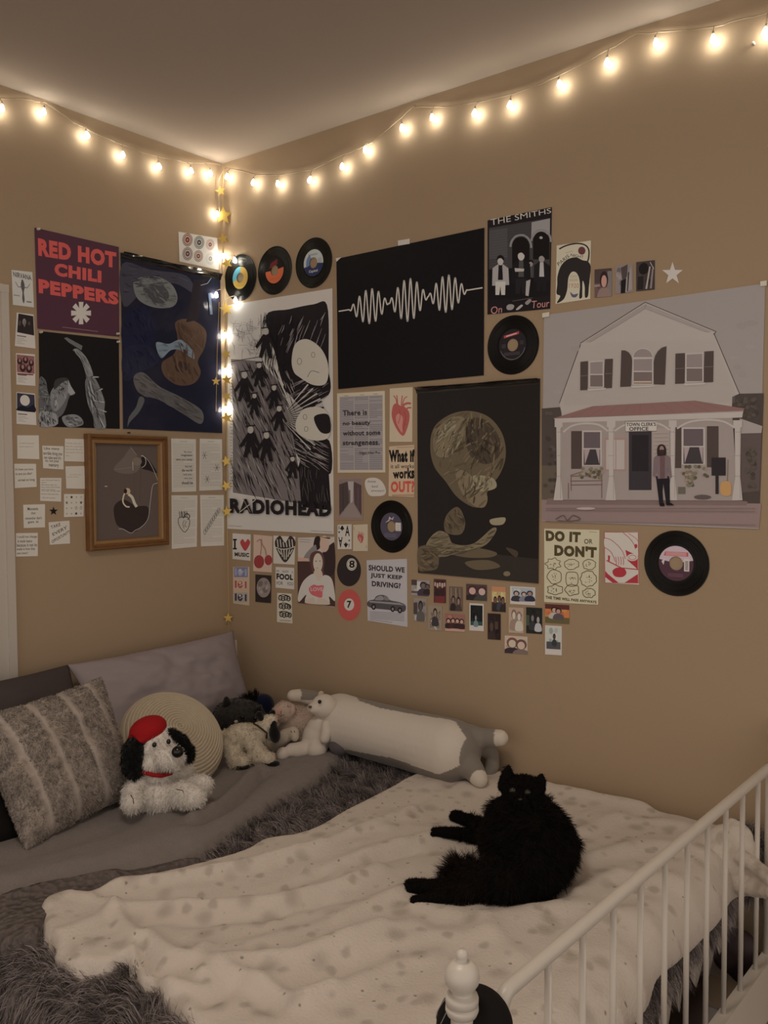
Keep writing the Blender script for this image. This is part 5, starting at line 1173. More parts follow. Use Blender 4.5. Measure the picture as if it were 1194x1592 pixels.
S((818, 944, 842.8, 985.8), 'tiny dark green snapshot of two pale seated figures', ph(30, 28, 24), [(.4, .4, .14, ph(96, 84, 78), bk_, ph(44, 40, 40)), (.75, .45, .14, ph(124, 112, 104), bk_, ph(140, 130, 124))], r_(0, (ph(52, 60, 44), 0, .3, .2, .7)))
S((784.6, 987.8, 820.2, 1017.3), 'snapshot of two smiling long haired people, lowest in the middle', ph(150, 126, 106), [(.33, .42, .26, ph(176, 132, 110), ph(100, 56, 44), ph(48, 34, 36)), (.72, .5, .26, ph(168, 126, 106), ph(84, 54, 44), ph(96, 76, 66))])
S((847.4, 938.8, 885, 970.2), 'wide snapshot of pale figures before an orange sunset over grass', ph(160, 84, 44), [(.38, .3, .14, sk, dh, ph(140, 124, 112)), (.55, .35, .14, ph(140, 100, 84), dh, ph(70, 56, 56))], r_(0, (ph(70, 34, 28), 0, 0, 1, .25), (ph(78, 66, 38), 0, .68, 1, 1)))
S((847.4, 972, 873.4, 1019), 'white bordered instant photo of a leaping figure, lowest right', ph(142, 138, 132), [(.55, .38, .09, ph(60, 52, 50), bk_, ph(44, 40, 42))], r_(0, (ph(60, 56, 54), .08, .55, .92, .8), (ph(52, 46, 46), .5, .5, .66, .72)), ph(166, 150, 130))
pin(onR(1172.5, 68.5, .0005), (0, -1, 0), M['pin'], 'wall_pin', 'tiny white pin in bare wall under the last glowing bulb on the right', 'pin', None, .004)

# ------------------------------------------------------------------ bed
NP, FP = np.array([2.03, -1.412]), np.array([2.076, -0.045])     # the two foot posts
fd = (FP-NP)/np.linalg.norm(FP-NP); fl = np.linalg.norm(FP-NP)
def foot(t, z): p = NP+fd*t; return (p[0], p[1], z)
bed = empty('metal_bed', (2.03, -1.412, 0), 'white metal bed frame with a barred foot end and ball finials', 'bed')
def post(p):
    zt = 0.909
    prof = [(0, 0), (.0055, -.001), (.0078, -.005), (.008, -.010), (.0065, -.0155), (.012, -.0165), (.0175, -.021), (.0218, -.028), (.0232, -.036), (.0222, -.043), (.018, -.050), (.0135, -.0555), (.0135, -.058), (.0205, -.060), (.0218, -.064), (.0215, -.0715), (.0195, -.0725), (.0195, -.0735), (.0215, -.0745), (.0218, -.080), (.0195, -.086), (.0148, -.088), (.0148, -zt+.012), (.018, -zt+.01), (.018, -zt), (0, -zt)]
    b = MB(); k = [i for i, q in enumerate(prof) if q[0] == .0148][0]
    b.lathe(prof[k:], 24, Matrix.Translation((p[0], p[1], zt))); b.build('post', M['white_metal'], bed, True)
    b = MB(); b.lathe(prof[:k+1], 32, Matrix.Translation((p[0], p[1], zt))); b.build('finial', M['white_metal'], bed, True)
post(NP); post(FP)
b = MB(); zr = 0.803
arc = [foot(.095, .25)]+[foot(.095+.02*(1-math.cos(R(a))), zr-.02+.02*math.sin(R(a))) for a in range(0, 91, 15)]
arc2 = [foot(fl-.055-.02*(1-math.cos(R(a))), zr-.02+.02*math.sin(R(a))) for a in range(90, -1, -15)]+[foot(fl-.055, .25)]
b.tube(arc+arc2, .0112, 14); b.build('top_rail', M['white_metal'], bed, True)
b = MB(); b.tube([foot(0, .782), foot(.095, .782)], .008, 12); b.tube([foot(fl, .782), foot(fl-.055, .782)], .008, 12); b.build('rail_joint', M['white_metal'], bed, True)
t0 = .225; dt = .1105
for i in range(10):
    b = MB(); b.tube([foot(t0+dt*i, zr-.006), foot(t0+dt*i, .31)], .0058, 10); b.build('bar', M['white_metal'], bed, True)
b = MB(); p, q = NP+fd*.0, NP+fd*fl; nx = np.array([fd[1], -fd[0]])
vs = []
for pt in (p, q):
    for s_ in (-.012, .016):
        for z in (.19, .335): vs.append((*(pt+nx*s_), z))
b.add(vs, [(0, 1, 3, 2), (4, 6, 7, 5), (0, 4, 5, 1), (2, 3, 7, 6), (0, 2, 6, 4), (1, 5, 7, 3)]); b.build('lower_rail', M['white_metal'], bed)
b = MB(); b.box(0.03, -1.425, .2, 2.03, -1.40, .29); b.build('side_rail', M['white_metal'], bed)
b = MB(); b.box(0.03, -.045, .2, 2.03, -.02, .29); b.build('side_rail', M['white_metal'], bed)
for y in (-1.41, -.04):
    b = MB(); b.tube([(0.045, y, 0), (0.045, y, .8)], .0148, 14); b.build('post', M['white_metal'], bed, True)
b = MB()
for i in range(12): b.box(.1+.155*i, -1.40, .255, .17+.155*i, -.045, .275)
b.build('slats', M['wood'], bed)
# mattress
bm = bmesh.new(); bmesh.ops.create_cube(bm, size=1)
for v in bm.verts: v.co = Vector((.99+v.co.x*1.90, -.715+v.co.y*1.33, .41+v.co.z*.262))
bmesh.ops.bevel(bm, geom=bm.edges[:], offset=.045, segments=4, affect='EDGES')
me = bpy.data.meshes.new('mattress'); bm.to_mesh(me); bm.free(); me.materials.append(mat('mattress_fabric', (.5, .46, .42), .9))
setp(link('mattress', me), 'pale mattress lying on the white bed frame under the blankets', 'mattress')
# draping
X1, Y0, RD, ZT = 1.925, -1.405, 0.05, 0.556
def drape(s, t, h):
    s, t, h = np.asarray(s, float), np.asarray(t, float), np.asarray(h, float)
    def roll(d):
        a = np.clip(d/RD, 0, math.pi/2)
        over = np.maximum(d-RD*math.pi/2, 0)
        inner = np.minimum(d, 0)
        return inner+RD*np.sin(a), RD*(1-np.cos(a))+over, np.sin(a), np.cos(a)
    ox, dzx, nx_, cx_ = roll(s-X1); oy, dzy, ny_, cy_ = roll(Y0-t)
    nz = np.minimum(cx_, cy_)*1.0; N = np.sqrt(nx_**2+ny_**2+nz**2)+1e-9
    return np.stack([X1+ox+h*nx_/N, Y0-oy-h*ny_/N, ZT-dzx-dzy+h*nz/N], -1)
def zs(px, py, z=.585, h=.03):
    # the spot on the draped cover that lies under a pixel of the photograph
    p = onZ(px, py, z); q = np.array([p[0], p[1]])
    def proj(w):
        P = drape(w[0], w[1], h)-CAM; k = P @ FW; return np.array([597+F*(P @ RT)/k, 796-F*(P @ UP)/k])
    for _ in range(12):
        e = np.array([px, py])-proj(q)
        if abs(e).max() < .05: break
        J = np.stack([(proj(q+np.array([1e-4, 0]))-proj(q))/1e-4, (proj(q+np.array([0, 1e-4]))-proj(q))/1e-4], 1)
        st = np.linalg.solve(J, e); q = q+st*min(1, .08/(np.abs(st).max()+1e-9))
    return (float(q[0]), float(q[1]))
def sfoot(z): return X1+RD*math.pi/2+(ZT-RD-z)
def cloth(name, outline, spacing, hfun, material, parent=None, colf=None, hem=.02, thick=.012):
    pts = [Vector((float(x), float(y))) for x, y in outline]; n = len(pts)
    P = np.array([p[:] for p in pts]); x0, y0 = P.min(0); x1, y1 = P.max(0)
    gx = []; j = 0
    yy = y0
    while yy < y1:
        xx = np.arange(x0+(spacing/2 if j % 2 else 0), x1, spacing); gx += [(x, yy) for x in xx]; yy += spacing*.866; j += 1
    G = np.array(gx); ins = inside(outline, G[:, 0], G[:, 1]); d = seg_dist(outline, G[:, 0], G[:, 1]); G = G[ins & (d > spacing*.55)]
    vin = pts+[Vector((float(a), float(c))) for a, c in G]
    vo, eo, fo, _, _, _ = geometry.delaunay_2d_cdt(vin, [], [list(range(n))], 1, 1e-6)
    V = np.array([v[:] for v in vo]); d = seg_dist(outline, V[:, 0], V[:, 1])
    k = np.clip(d/hem, 0, 1); k = np.sqrt(1-(1-k)**2)
    Hh = hfun(V[:, 0], V[:, 1]); h = Hh*k+(1-k)*(Hh*.3)-thick*(1-k)
    W = drape(V[:, 0], V[:, 1], h); W[:, 1] = np.minimum(W[:, 1], -.004)
    T = np.array([t for f in fo for t in ([f] if len(f) == 3 else [(f[0], f[i], f[i+1]) for i in range(1, len(f)-1)])])
    a, b_, c = W[T[:, 0]], W[T[:, 1]], W[T[:, 2]]
    up = np.cross(V[T[:, 1]]-V[T[:, 0]], V[T[:, 2]]-V[T[:, 0]]); T[up < 0] = T[up < 0][:, ::-1]
    o = arr_mesh(name, W, T, None if colf is None else colf(V, W), material, parent)
    return o
def ridge(lines, X, Y):
    out = np.zeros_like(X)
    for pts, amp, w in lines:
        d = seg_dist(pts, X, Y, False); out += amp*np.exp(-(d/w)**2)
    return out
def pxl(c, pts, z=.585): return [zs(c[0]+x/c[2], c[1]+y/c[2], z) for x, y in pts]
Q6, Q2, Q1 = (0, 1200, 1.8656), (300, 1140, 3.142), (0, 1380, 3.98)

# shaggy throw
MG = mat('throw_base', (.085, .074, .074), .95, .05, bump=('noise', 90, .8, .01))
def fold_n(X, Y, sc, seed): return vnoise(X*sc+20, Y*sc+20, seed)
def h_throw(X, Y): return .012+.012*fold_n(X, Y, 7, 3)+.006*fold_n(X, Y, 18, 4)
thr_out = [(.4, -1.78), (sfoot(.418), -1.78), (sfoot(.418), -.02), (.55, -.02)]
thr_out = [thr_out[0]]+[(.55+(sfoot(.418)-.55)*i/20, -1.78) for i in range(1, 20)]+[thr_out[1]]+[(sfoot(.413+.012*(i % 2)), -1.78+1.76*i/16) for i in range(1, 16)]+[thr_out[2], thr_out[3]]
throw = cloth('shaggy_throw', thr_out, .022, h_throw, MG, None, None, .01, .0)
setp(throw, 'shaggy dark grey long pile throw spread over the bed under the blankets', 'throw')

# outlines on the bed
white_out = smooth_loop(pxl(Q6, [(108, 402), (128, 372), (200, 352), (275, 354), (400, 312), (520, 285), (620, 258), (700, 232), (765, 198), (880, 180), (990, 120), (1100, 65), (1194, 16)])+[zs(700, 1200), zs(735, 1203)], 4, False)
white_out += [(1.26, -.012), (1.5, -.012), (1.75, -.012), (1.95, -.014)]
white_out += smooth_loop([(sfoot(.46), -.03), (sfoot(.452), -.08), (sfoot(.478), -.22), (sfoot(.475), -.46), (sfoot(.492), -.64), (sfoot(.48), -.73), (sfoot(.485), -.9), (sfoot(.47), -1.2), (sfoot(.45), -1.45)], 5, False)
white_out += smooth_loop([(1.98, -1.50), (1.7, -1.475), (1.56, -1.44)]+[zs(278, 1592, .58), zs(255, 1567, .58), zs(238, 1541, .58), zs(214, 1528, .58), zs(198, 1512, .58), zs(196, 1498, .58), zs(180, 1505, .58), zs(150, 1513, .58), zs(110, 1518, .58), zs(92, 1512, .58), zs(75, 1490, .58), zs(63, 1455, .58)], 5, False)
gray_edge = pxl(Q2, [(800, 80), (770, 100), (705, 158), (660, 190), (605, 240), (520, 290), (430, 332), (350, 385), (290, 430), (220, 480), (150, 530), (60, 585), (0, 612)])
gray_out = smooth_loop(gray_edge+[zs(260, 1365), zs(214, 1385), zs(160, 1408), zs(110, 1432), zs(62, 1446), zs(40, 1462), zs(20, 1476), zs(0, 1490), zs(-40, 1520)], 4, False)
gray_out += [(.62, -1.55), (.3, -1.6), (.06, -1.6), (.06, -.8), (.06, -.03), (.5, -.015), (.72, -.03)]
# grey fleece blanket
folds = [(pxl(Q2, [(0, 425), (120, 370), (250, 260), (330, 190)]), .014, .022), (pxl(Q2, [(0, 465), (130, 400), (270, 285), (350, 210)]), -.012, .016),
         (pxl(Q2, [(0, 540), (150, 470), (330, 330), (520, 210), (640, 130)]), .008, .05), (pxl(Q6, [(0, 330), (150, 300), (330, 260), (520, 190)]), .010, .05), (pxl(Q6, [(0, 270), (250, 190), (380, 140)]), -.008, .04)]
def h_gray(X, Y): return .034+1.7*ridge(folds, X, Y)+.012*fold_n(X, Y, 6, 8)+.004*fold_n(X, Y, 17, 9)
MF = mat('grey_fleece', (.235, .208, .196), .95, .05, bump=('noise', 140, .6, .004), sheen=.15, var=(40, .10))
gb = cloth('fleece_blanket', gray_out, .016, h_gray, MF, None, None, .022, .02)
setp(gb, 'smooth grey fleece blanket across the head half of the bed', 'blanket')
sh_out = smooth_loop(pxl(Q6, [(-20, 385), (70, 352), (190, 325), (330, 300), (470, 278), (560, 262), (600, 268), (420, 318), (300, 352), (240, 380), (160, 425), (130, 455), (112, 490), (50, 516), (-20, 545)], .59), 4)
MS = mat('sherpa', (.150, .130, .124), .95, .05, bump=('F1', 62, 1.0, .012), var=(60, .35))
shp = cloth('sherpa_hem', sh_out, .012, lambda X, Y: h_gray(X, Y)+.010+.012*np.exp(-(seg_dist(pxl(Q6, [(-20, 395), (70, 362), (190, 338), (330, 312)], .59), X, Y, False)/.02)**2), MS, None, None, .018, .006)
shp.parent = gb; shp['label'] = 'crinkled darker sherpa hem'

# white spotted blanket
wf = [([(285, 352), (480, 332), (700, 300), (900, 243), (1000, 208), (1194, 132)], .017, .020), ([(300, 380), (480, 375), (600, 385), (800, 352), (1000, 292), (1194, 245)], -.011, .018), ([(330, 418), (470, 408), (620, 410), (800, 402), (1000, 345), (1100, 300)], .016, .022), ([(390, 450), (560, 455), (760, 440), (960, 390)], -.010, .02),
      ([(330, 420), (370, 470), (400, 520), (380, 555)], .014, .016), ([(405, 520), (440, 590), (520, 630), (580, 640)], -.016, .012), ([(430, 500), (500, 560), (560, 575), (590, 540)], .016, .022), ([(490, 640), (575, 640), (612, 585), (700, 575), (850, 572), (1100, 480)], .016, .024), ([(640, 600), (740, 640), (860, 690), (960, 660)], .013, .02), ([(600, 690), (700, 640), (800, 720)], -.010, .02),
      ([(750, 640), (950, 560), (1194, 470)], .010, .03), ([(128, 400), (200, 375), (330, 392)], .010, .02), ([(140, 500), (200, 480), (300, 440)], .007, .02), ([(900, 700), (1100, 600), (1250, 560)], .010, .03)]
wf = [(pxl(Q6, p), a_*1.15, w_*.9) for p, a_, w_ in wf]
wf += [([zs(x, y) for x, y in p], a_, w_) for p, a_, w_ in [([(680, 1242), (640, 1275), (600, 1300)], .010, .02), ([(700, 1225), (650, 1262), (612, 1290)], -.010, .018), ([(905, 1300), (960, 1280), (1060, 1290)], .010, .03), ([(930, 1340), (1010, 1320), (1090, 1330)], .010, .03), ([(900, 1400), (960, 1370), (1050, 1380)], .012, .03), ([(760, 1440), (880, 1420), (1000, 1440)], .010, .035), ([(850, 1232), (930, 1250), (1000, 1262)], .014, .03), ([(640, 1420), (740, 1440), (800, 1500)], .008, .03), ([(530, 1440), (620, 1400), (650, 1390)], .012, .025), ([(520, 1360), (590, 1330), (680, 1310)], .012, .025), ([(560, 1500), (660, 1470), (760, 1470)], .009, .03)]]
def h_white(X, Y):
    u = X*.90-Y*.42; v = X*.42+Y*.90                 # folds run mostly away from the foot corner
    ed = .35+.65*np.clip(seg_dist(white_out, X, Y)/.12, 0, 1)
    return .046+ridge(wf, X, Y)+ed*(.012*vnoise(u*13+9, v*2.8+9, 21)+.009*vnoise(u*24+9, v*5+9, 22)+.004*vnoise(X*30+5, Y*30+5, 23))+.02*np.clip((X-1.9)/.1, 0, 1)*vnoise(Y*9+3, X*2+8, 24)
MW = bpy.data.materials.new('white_fleece'); MW.use_nodes = True
nt = MW.node_tree; bs = nt.nodes['Principled BSDF']; bs.inputs['Roughness'].default_value = .95; bs.inputs['Specular IOR Level'].default_value = .05; bs.inputs['Sheen Weight'].default_value = .15
tc = nt.nodes.new('ShaderNodeTexCoord'); cur = None
def vor(scale, thr, soft, seed_scale, gate):
    """soft blots in random cells of a Voronoi pattern"""
    v = nt.nodes.new('ShaderNodeTexVoronoi'); v.inputs['Scale'].default_value = scale
    wn = nt.nodes.new('ShaderNodeTexNoise'); wn.inputs['Scale'].default_value = seed_scale
    ad = nt.nodes.new('ShaderNodeVectorMath'); ad.operation = 'MULTIPLY_ADD'; ad.inputs[1].default_value = (.018, .018, .0)
    nt.links.new(tc.outputs['Object'], wn.inputs['Vector']); nt.links.new(wn.outputs['Color'], ad.inputs[0]); nt.links.new(tc.outputs['Object'], ad.inputs[2])
    fl_ = nt.nodes.new('ShaderNodeVectorMath'); fl_.operation = 'MULTIPLY'; fl_.inputs[1].default_value = (1, 1, .25)
    nt.links.new(ad.outputs[0], fl_.inputs[0]); nt.links.new(fl_.outputs[0], v.inputs['Vector'])
    mr = nt.nodes.new('ShaderNodeMapRange'); mr.interpolation_type = 'SMOOTHSTEP'; mr.inputs[1].default_value = thr; mr.inputs[2].default_value = thr-soft; mr.inputs[3].default_value = 0; mr.inputs[4].default_value = 1
    nt.links.new(v.outputs['Distance'], mr.inputs[0])
    sp = nt.nodes.new('ShaderNodeSeparateColor'); nt.links.new(v.outputs['Color'], sp.inputs[0])
    g_ = nt.nodes.new('ShaderNodeMath'); g_.operation = 'GREATER_THAN'; g_.inputs[1].default_value = gate; nt.links.new(sp.outputs[0], g_.inputs[0])
    mu = nt.nodes.new('ShaderNodeMath'); mu.operation = 'MULTIPLY'; nt.links.new(mr.outputs[0], mu.inputs[0]); nt.links.new(g_.outputs[0], mu.inputs[1])
    return mu.outputs[0]
def mixc(fac, k, c, prev):
    m_ = nt.nodes.new('ShaderNodeMix'); m_.data_type = 'RGBA'; mm = nt.nodes.new('ShaderNodeMath'); mm.operation = 'MULTIPLY'; mm.inputs[1].default_value = k
    nt.links.new(fac, mm.inputs[0]); nt.links.new(mm.outputs[0], m_.inputs[0])
    if prev is None: m_.inputs[6].default_value = (.66, .60, .54, 1)
    else: nt.links.new(prev, m_.inputs[6])
    m_.inputs[7].default_value = (*c, 1); return m_.outputs[2]
cur = mixc(vor(14.5, .42, .34, 25, .25), .52, (.35, .30, .255), None)
cur = mixc(vor(24, .36, .24, 40, .38), .50, (.34, .29, .245), cur)
cur = mixc(vor(38, .15, .08, 40, .5), .70, (.19, .155, .13), cur)
nt.links.new(cur, bs.inputs['Base Color'])
nn = nt.nodes.new('ShaderNodeTexNoise'); nn.inputs['Scale'].default_value = 160; bp = nt.nodes.new('ShaderNodeBump'); bp.inputs['Strength'].default_value = .45; bp.inputs['Distance'].default_value = .004
nt.links.new(tc.outputs['Object'], nn.inputs['Vector']); nt.links.new(nn.outputs['Fac'], bp.inputs['Height']); nt.links.new(bp.outputs['Normal'], bs.inputs['Normal'])
wb = cloth('spotted_blanket', white_out, .0115, h_white, MW, None, None, .026, .02)
setp(wb, 'cream fleece blanket with faint grey spots spread over the foot of the bed', 'blanket')
# bunched corner of that blanket poking out between the bars by the wall
vf = VF((1.99, -.14, .50))
prm = vf.c((1100, 1312, .02, 16), (1122, 1302, .02, 20), (1142, 1300, .01, 20), (1156, 1318, -.01, 18), (1160, 1350, -.02, 18), (1150, 1378, -.02, 16)) + vf.c((1118, 1330, -.01, 24), (1140, 1345, -.02, 24), (1135, 1370, -.02, 18))
prm += vf.c((1128, 1290, .03, 7), (1138, 1277, .03, 7), (1146, 1288, .03, 9)) + vf.c((1150, 1284, .02, 8), (1162, 1296, .01, 8), (1170, 1325, -.01, 7), (1168, 1345, -.02, 7)) + vf.c((1110, 1296, .03, 8), (1118, 1292, .03, 8))
for i in range(7):
    t = i/6
    xa, ya, oa = 1146+54*t, 1330+38*t**1.3, -.04-.11*t; xb, yb = 1144+56*t, 1378+10*t
    for j in range(5):
        w_ = j/4; prm.append(vf.s_(xa+(xb-xa)*w_, ya+(yb-ya)*w_, oa+.03*math.sin(w_*3.1)*(1-.3*t), 10-2*t+2.5*(j in (0, 4))))
bf = blob('blanket_fold', prm, MW, (.6, .55, .5), None, .006, 5); bf.parent = wb
# scalloped white sheet showing under the throw at the foot
b = MB(); n = 60; vs = []
rs = random.Random(5)
n = 200
for i in range(n+1):
    y = -1.34+1.29*i/n
    low = .405-max(max(0, 1-abs(y-c_)/w_)**.75*d_*1.35 for c_, w_, d_ in ((-1.2, .05, .06), (-1.05, .04, .05), (-.93, .05, .07), (-.8, .035, .05), (-.67, .05, .06), (-.55, .035, .085), (-.475, .03, .05), (-.36, .04, .05), (-.25, .045, .07), (-.19, .03, .05), (-.07, .035, .08)))
    x = X1+RD+.004+.004*math.sin(i*.25)
    for z in (.52, .45, low): vs.append((x+(.0 if z > .5 else .006), y, z))
fs = [(3*i+j, 3*i+j+1, 3*i+j+4, 3*i+j+3) for i in range(n) for j in range(2)]
b.add(vs, fs); ms = mat('sheet_cotton', (.62, .56, .50), .9, .1)
o = b.build('bed_sheet', ms, None, True); sm = o.modifiers.new('s', 'SOLIDIFY'); sm.thickness = .002
setp(o, 'white scalloped bed sheet hem hanging at the foot behind the bars', 'sheet')

# fur of the throw, only where it shows
nrng = np.random.default_rng(1)
Vt, Tt = tri_arrays(throw)
shr_w = np.array(white_out); 
def vis(P):
    # back to cloth coordinates: recover the drape parameter from position
    s = P[:, 0].copy(); t = P[:, 1].copy(); side = P[:, 2] < ZT-.03
    m = np.ones(len(P))
    top = ~side
    iw = inside(white_out, s, t); dw = seg_dist(white_out, s, t); ig = inside(gray_out, s, t); dg_ = seg_dist(gray_out, s, t)
    m[top & iw & (dw > .02)] = 0; m[top & ig & (dg_ > .012)] = 0
    m[side & (s > X1) & (P[:, 2] > .515)] = 0
    m[side & (t < Y0) & (s > 1.52)] = 0
    m[(s < .8) & (t < -1.2) & top] = 0
    return m
def layt(P):
    L = np.zeros_like(P); L[:, 2] = -.9
    top = P[:, 2] > ZT-.03
    L[top] = np.array([-.55, -.25, 0])
    return L
def colt(P):
    n_ = vnoise(P[:, 0]*26+5, P[:, 1]*26+5+P[:, 2]*20, 31)[:, None]
    return np.array([.20, .175, .172])*(1+1.0*n_)
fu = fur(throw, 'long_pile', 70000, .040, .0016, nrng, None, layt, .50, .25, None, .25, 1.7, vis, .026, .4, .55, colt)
fu.parent = throw; fu['kind'] = 'stuff'

# corner of the throw bunched up by the wall, past the white blanket
vf = VF((1.99, -.065, .50))
tc_ = blob('throw_corner', vf.c((1164, 1300, .0, 16), (1178, 1318, -.01, 22), (1182, 1350, -.01, 22), (1170, 1372, -.01, 18)), MG, (.085, .074, .074), None, .007, 4); tc_.parent = throw
fu = fur(tc_, 'long_pile', 4000, .035, .0016, nrng, None, (0, 0, -.7), .5, .25, None, .25, 1.7, None, .02, .4, .55, colt); fu.parent = tc_; fu['kind'] = 'stuff'
# dark bag under the foot of the bed
vf = VF((1.985, -.105, .28))
bg_ = blob('storage_bag', [vf.e(1146, 1468, 0, 30, 24, 22), vf.e(1132, 1486, .0, 24, 26, 20), vf.e(1156, 1496, .0, 28, 34, 22)], mat('mauve_cloth', (.07, .05, .055), .9), (.07, .05, .055), None, .006, 6)
setp(bg_, 'dark mauve cloth bag squeezed behind the bed bars by the wall', 'bag')

bm = bmesh.new(); bmesh.ops.create_cube(bm, size=1)  # dark box base added under the bed so the gap behind the bars stays dark
for v in bm.verts: v.co = Vector((.975+v.co.x*1.90, -.735+v.co.y*1.32, .13+v.co.z*.236))
bmesh.ops.bevel(bm, geom=bm.edges[:], offset=.02, segments=3, affect='EDGES')
me = bpy.data.meshes.new('added_bed_base'); bm.to_mesh(me); bm.free(); me.materials.append(mat('brown_canvas', (.075, .054, .047), .9))
setp(link('added_bed_base', me), 'long dark brown box base added under the bed to darken the gap', 'box')
# black hat hung on the near post
cp = empty('felt_hat', (2.03, -1.375, .74), 'black round hat with pale stitched lines hung on the near foot post', 'hat')
cpc = VF((2.028, -1.385, .79))
b = MB(); prof = []
for i in range(13):
    a_ = R(90-i*8.2); prof.append((.052*math.cos(a_), .052*math.sin(a_)))
prof += [(.0515, -.004), (.0495, -.004), (.049, .002)]
b.lathe(prof, 28, Matrix.Translation((2.024, -1.372, .782)) @ Matrix.Diagonal((1, 1, 1.02, 1))); b.build('crown', mat('black_felt', (.008, .007, .007), .8, .2), cp, True)
b = MB()
for az in (200, 230, 262):
    pts = [(2.024+.0527*math.cos(R(e))*math.cos(R(az+12*math.sin(e*.05))), -1.372+.0527*math.cos(R(e))*math.sin(R(az+12*math.sin(e*.05))), .782+.0537*math.sin(R(e))) for e in range(2, 46, 6)]
    b.tube(pts, .0006, 5)
b.build('stitching', mat('grey_thread', (.35, .33, .31), .7), cp)

# ------------------------------------------------------------------ pillows
def cushion(name, corners, thick, material, n=40, pw=2.6, wr=0.006, seed=0, colf=None, sag=0.0, parent=None):
    """stuffed cushion between four world corners TL TR BR BL; bulges both ways from its mid plane"""
    TL, TR, BR, BL = (np.array(c, float) for c in corners)
    u = np.linspace(-1, 1, n); U, Vv = np.meshgrid(u, u, indexing='ij'); U, Vv = U.ravel(), Vv.ravel()
    pin_ = 1-.05*(np.abs(U)**2)*(1-np.abs(Vv)**2)*0
    Us, Vs = U*(1-.06*(1-Vv**2)), Vv*(1-.06*(1-U**2))
    a = (Us+1)/2; b_ = (Vs+1)/2
    B = (TL*(1-a)[:, None]+TR*a[:, None])*(1-b_)[:, None]+(BL*(1-a)[:, None]+BR*a[:, None])*b_[:, None]
    nrm = np.cross(TR-TL, TL-BL); nrm /= np.linalg.norm(nrm)
    prof = ((1-np.abs(U)**pw)*(1-np.abs(Vv)**pw))**.55
    wz = wr*(vnoise(U*4+9, Vv*4+9, seed)+.6*vnoise(U*9+3, Vv*9+3, seed+1))*prof
    F_ = B+nrm*((prof*thick/2)+wz+.002)[:, None]; K_2 = B-nrm*((prof*thick/2)+.002)[:, None]
    Vall = np.concatenate([F_, K_2]); N = n*n; T = []
    for i in range(n-1):
        for j in range(n-1):
            p, q, r, s = i*n+j, (i+1)*n+j, (i+1)*n+j+1, i*n+j+1
            T += [(p, r, q), (p, s, r), (p+N, q+N, r+N), (p+N, r+N, s+N)]
    ed = [i*n for i in range(n)]+[(n-1)*n+j for j in range(1, n)]+[i*n+n-1 for i in range(n-2, -1, -1)]+[j for j in range(n-2, 0, -1)]
    for i in range(len(ed)):
        p, q = ed[i], ed[(i+1) % len(ed)]; T += [(p, q, q+N), (p, q+N, p+N)]
    cols = None if colf is None else np.concatenate([colf(U, Vv)]*2)
    o = arr_mesh(name, Vall, np.array(T), cols, material, parent)
    bm = bmesh.new(); bm.from_mesh(o.data); bmesh.ops.recalc_face_normals(bm, faces=bm.faces); bm.to_mesh(o.data); bm.free()
    return o, (U, Vv, F_, nrm)
MP1 = mat('mauve_cotton', (.36, .315, .335), .85, .15, bump=('noise', 300, .2, .001))
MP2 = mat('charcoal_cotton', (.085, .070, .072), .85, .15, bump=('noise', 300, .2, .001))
def rl(x, y, z): return (x, y, z)
o, _ = cushion('pillow', [(.075, -.76, .905), (.090, -.055, .915), (.215, -.05, .585), (.34, -.76, .60)], .15, MP1, 44, 2.4, .022, 3)
setp(o, 'plain mauve grey pillow leaning in the corner behind the round cushion', 'pillow')
o, _ = cushion('pillow', [(.075, -1.55, .900), (.075, -.755, .905), (.30, -.755, .60), (.30, -1.55, .60)], .16, MP2, 44, 2.6, .015, 7)
setp(o, 'plain charcoal pillow leaning on the wall behind the striped plush cushion', 'pillow')
o, _ = cushion('pillow', [(.30, -1.50, .78), (.34, -1.18, .80), (.52, -1.15, .575), (.50, -1.50, .575)], .14, mat('plain_black', (.006, .005, .005), .9), 24, 2.6, .01, 9)  # plain black padded shape filling the gap at the left edge
setp(o, 'black padded shape at the left edge beside the striped plush cushion', 'cushion')

# striped plush cushion
ST = [-.66, -.22, .26, .72]
def stripe(U, Vv): return np.min([np.abs(U-s-.05*Vv) for s in ST], axis=0)
def colc(U, Vv):
    n_ = vnoise(U*14+40, Vv*14+40, 41)+.6*vnoise(U*30+40, Vv*30+40, 42)
    base = np.array([.33, .285, .25])*(1+.55*n_)[:, None]
    k = np.clip(1-stripe(U, Vv)/.045, 0, 1)[:, None]
    ed = np.clip((np.maximum(np.abs(U), np.abs(Vv))-.93)/.05, 0, 1)[:, None]; k = np.maximum(k, ed*.7)
    return base*(1-k)+np.array([.46, .41, .375])*k
cr_ = [(.385, -1.245, .885), (.405, -.855, .93), (.53, -.815, .60), (.60, -1.21, .585)]
o, (cU, cV, cF, cn) = cushion('plush_cushion', cr_, .17, M['plush'], 70, 3.0, .012, 5, colc)
setp(o, 'brown grey plush cushion with pale raised stripes at the left edge', 'cushion')
from_idx = {}
def cush_uv(P):
    TL, TR, BR, BL = (np.array(c) for c in cr_); ex = TR-TL; ey = BL-TL
    d = P-TL; G_ = np.array([[ex@ex, ex@ey], [ex@ey, ey@ey]]); rhs = np.stack([d@ex, d@ey], 1); s = np.linalg.solve(G_, rhs.T).T
    return s[:, 0]*2-1, s[:, 1]*2-1
def cush_col(P):
    U, Vv = cush_uv(P); n_ = vnoise(U*14+40, Vv*14+40, 41)+.7*vnoise(U*34+40, Vv*34+40, 42)
    return np.array([.35, .305, .27])*(1+.65*n_)[:, None]
def cush_mask(P):
    U, Vv = cush_uv(P); front = ((P-np.array(cr_).mean(0)) @ cn) > -.03
    return (stripe(U, Vv) > .05)*front*1.0
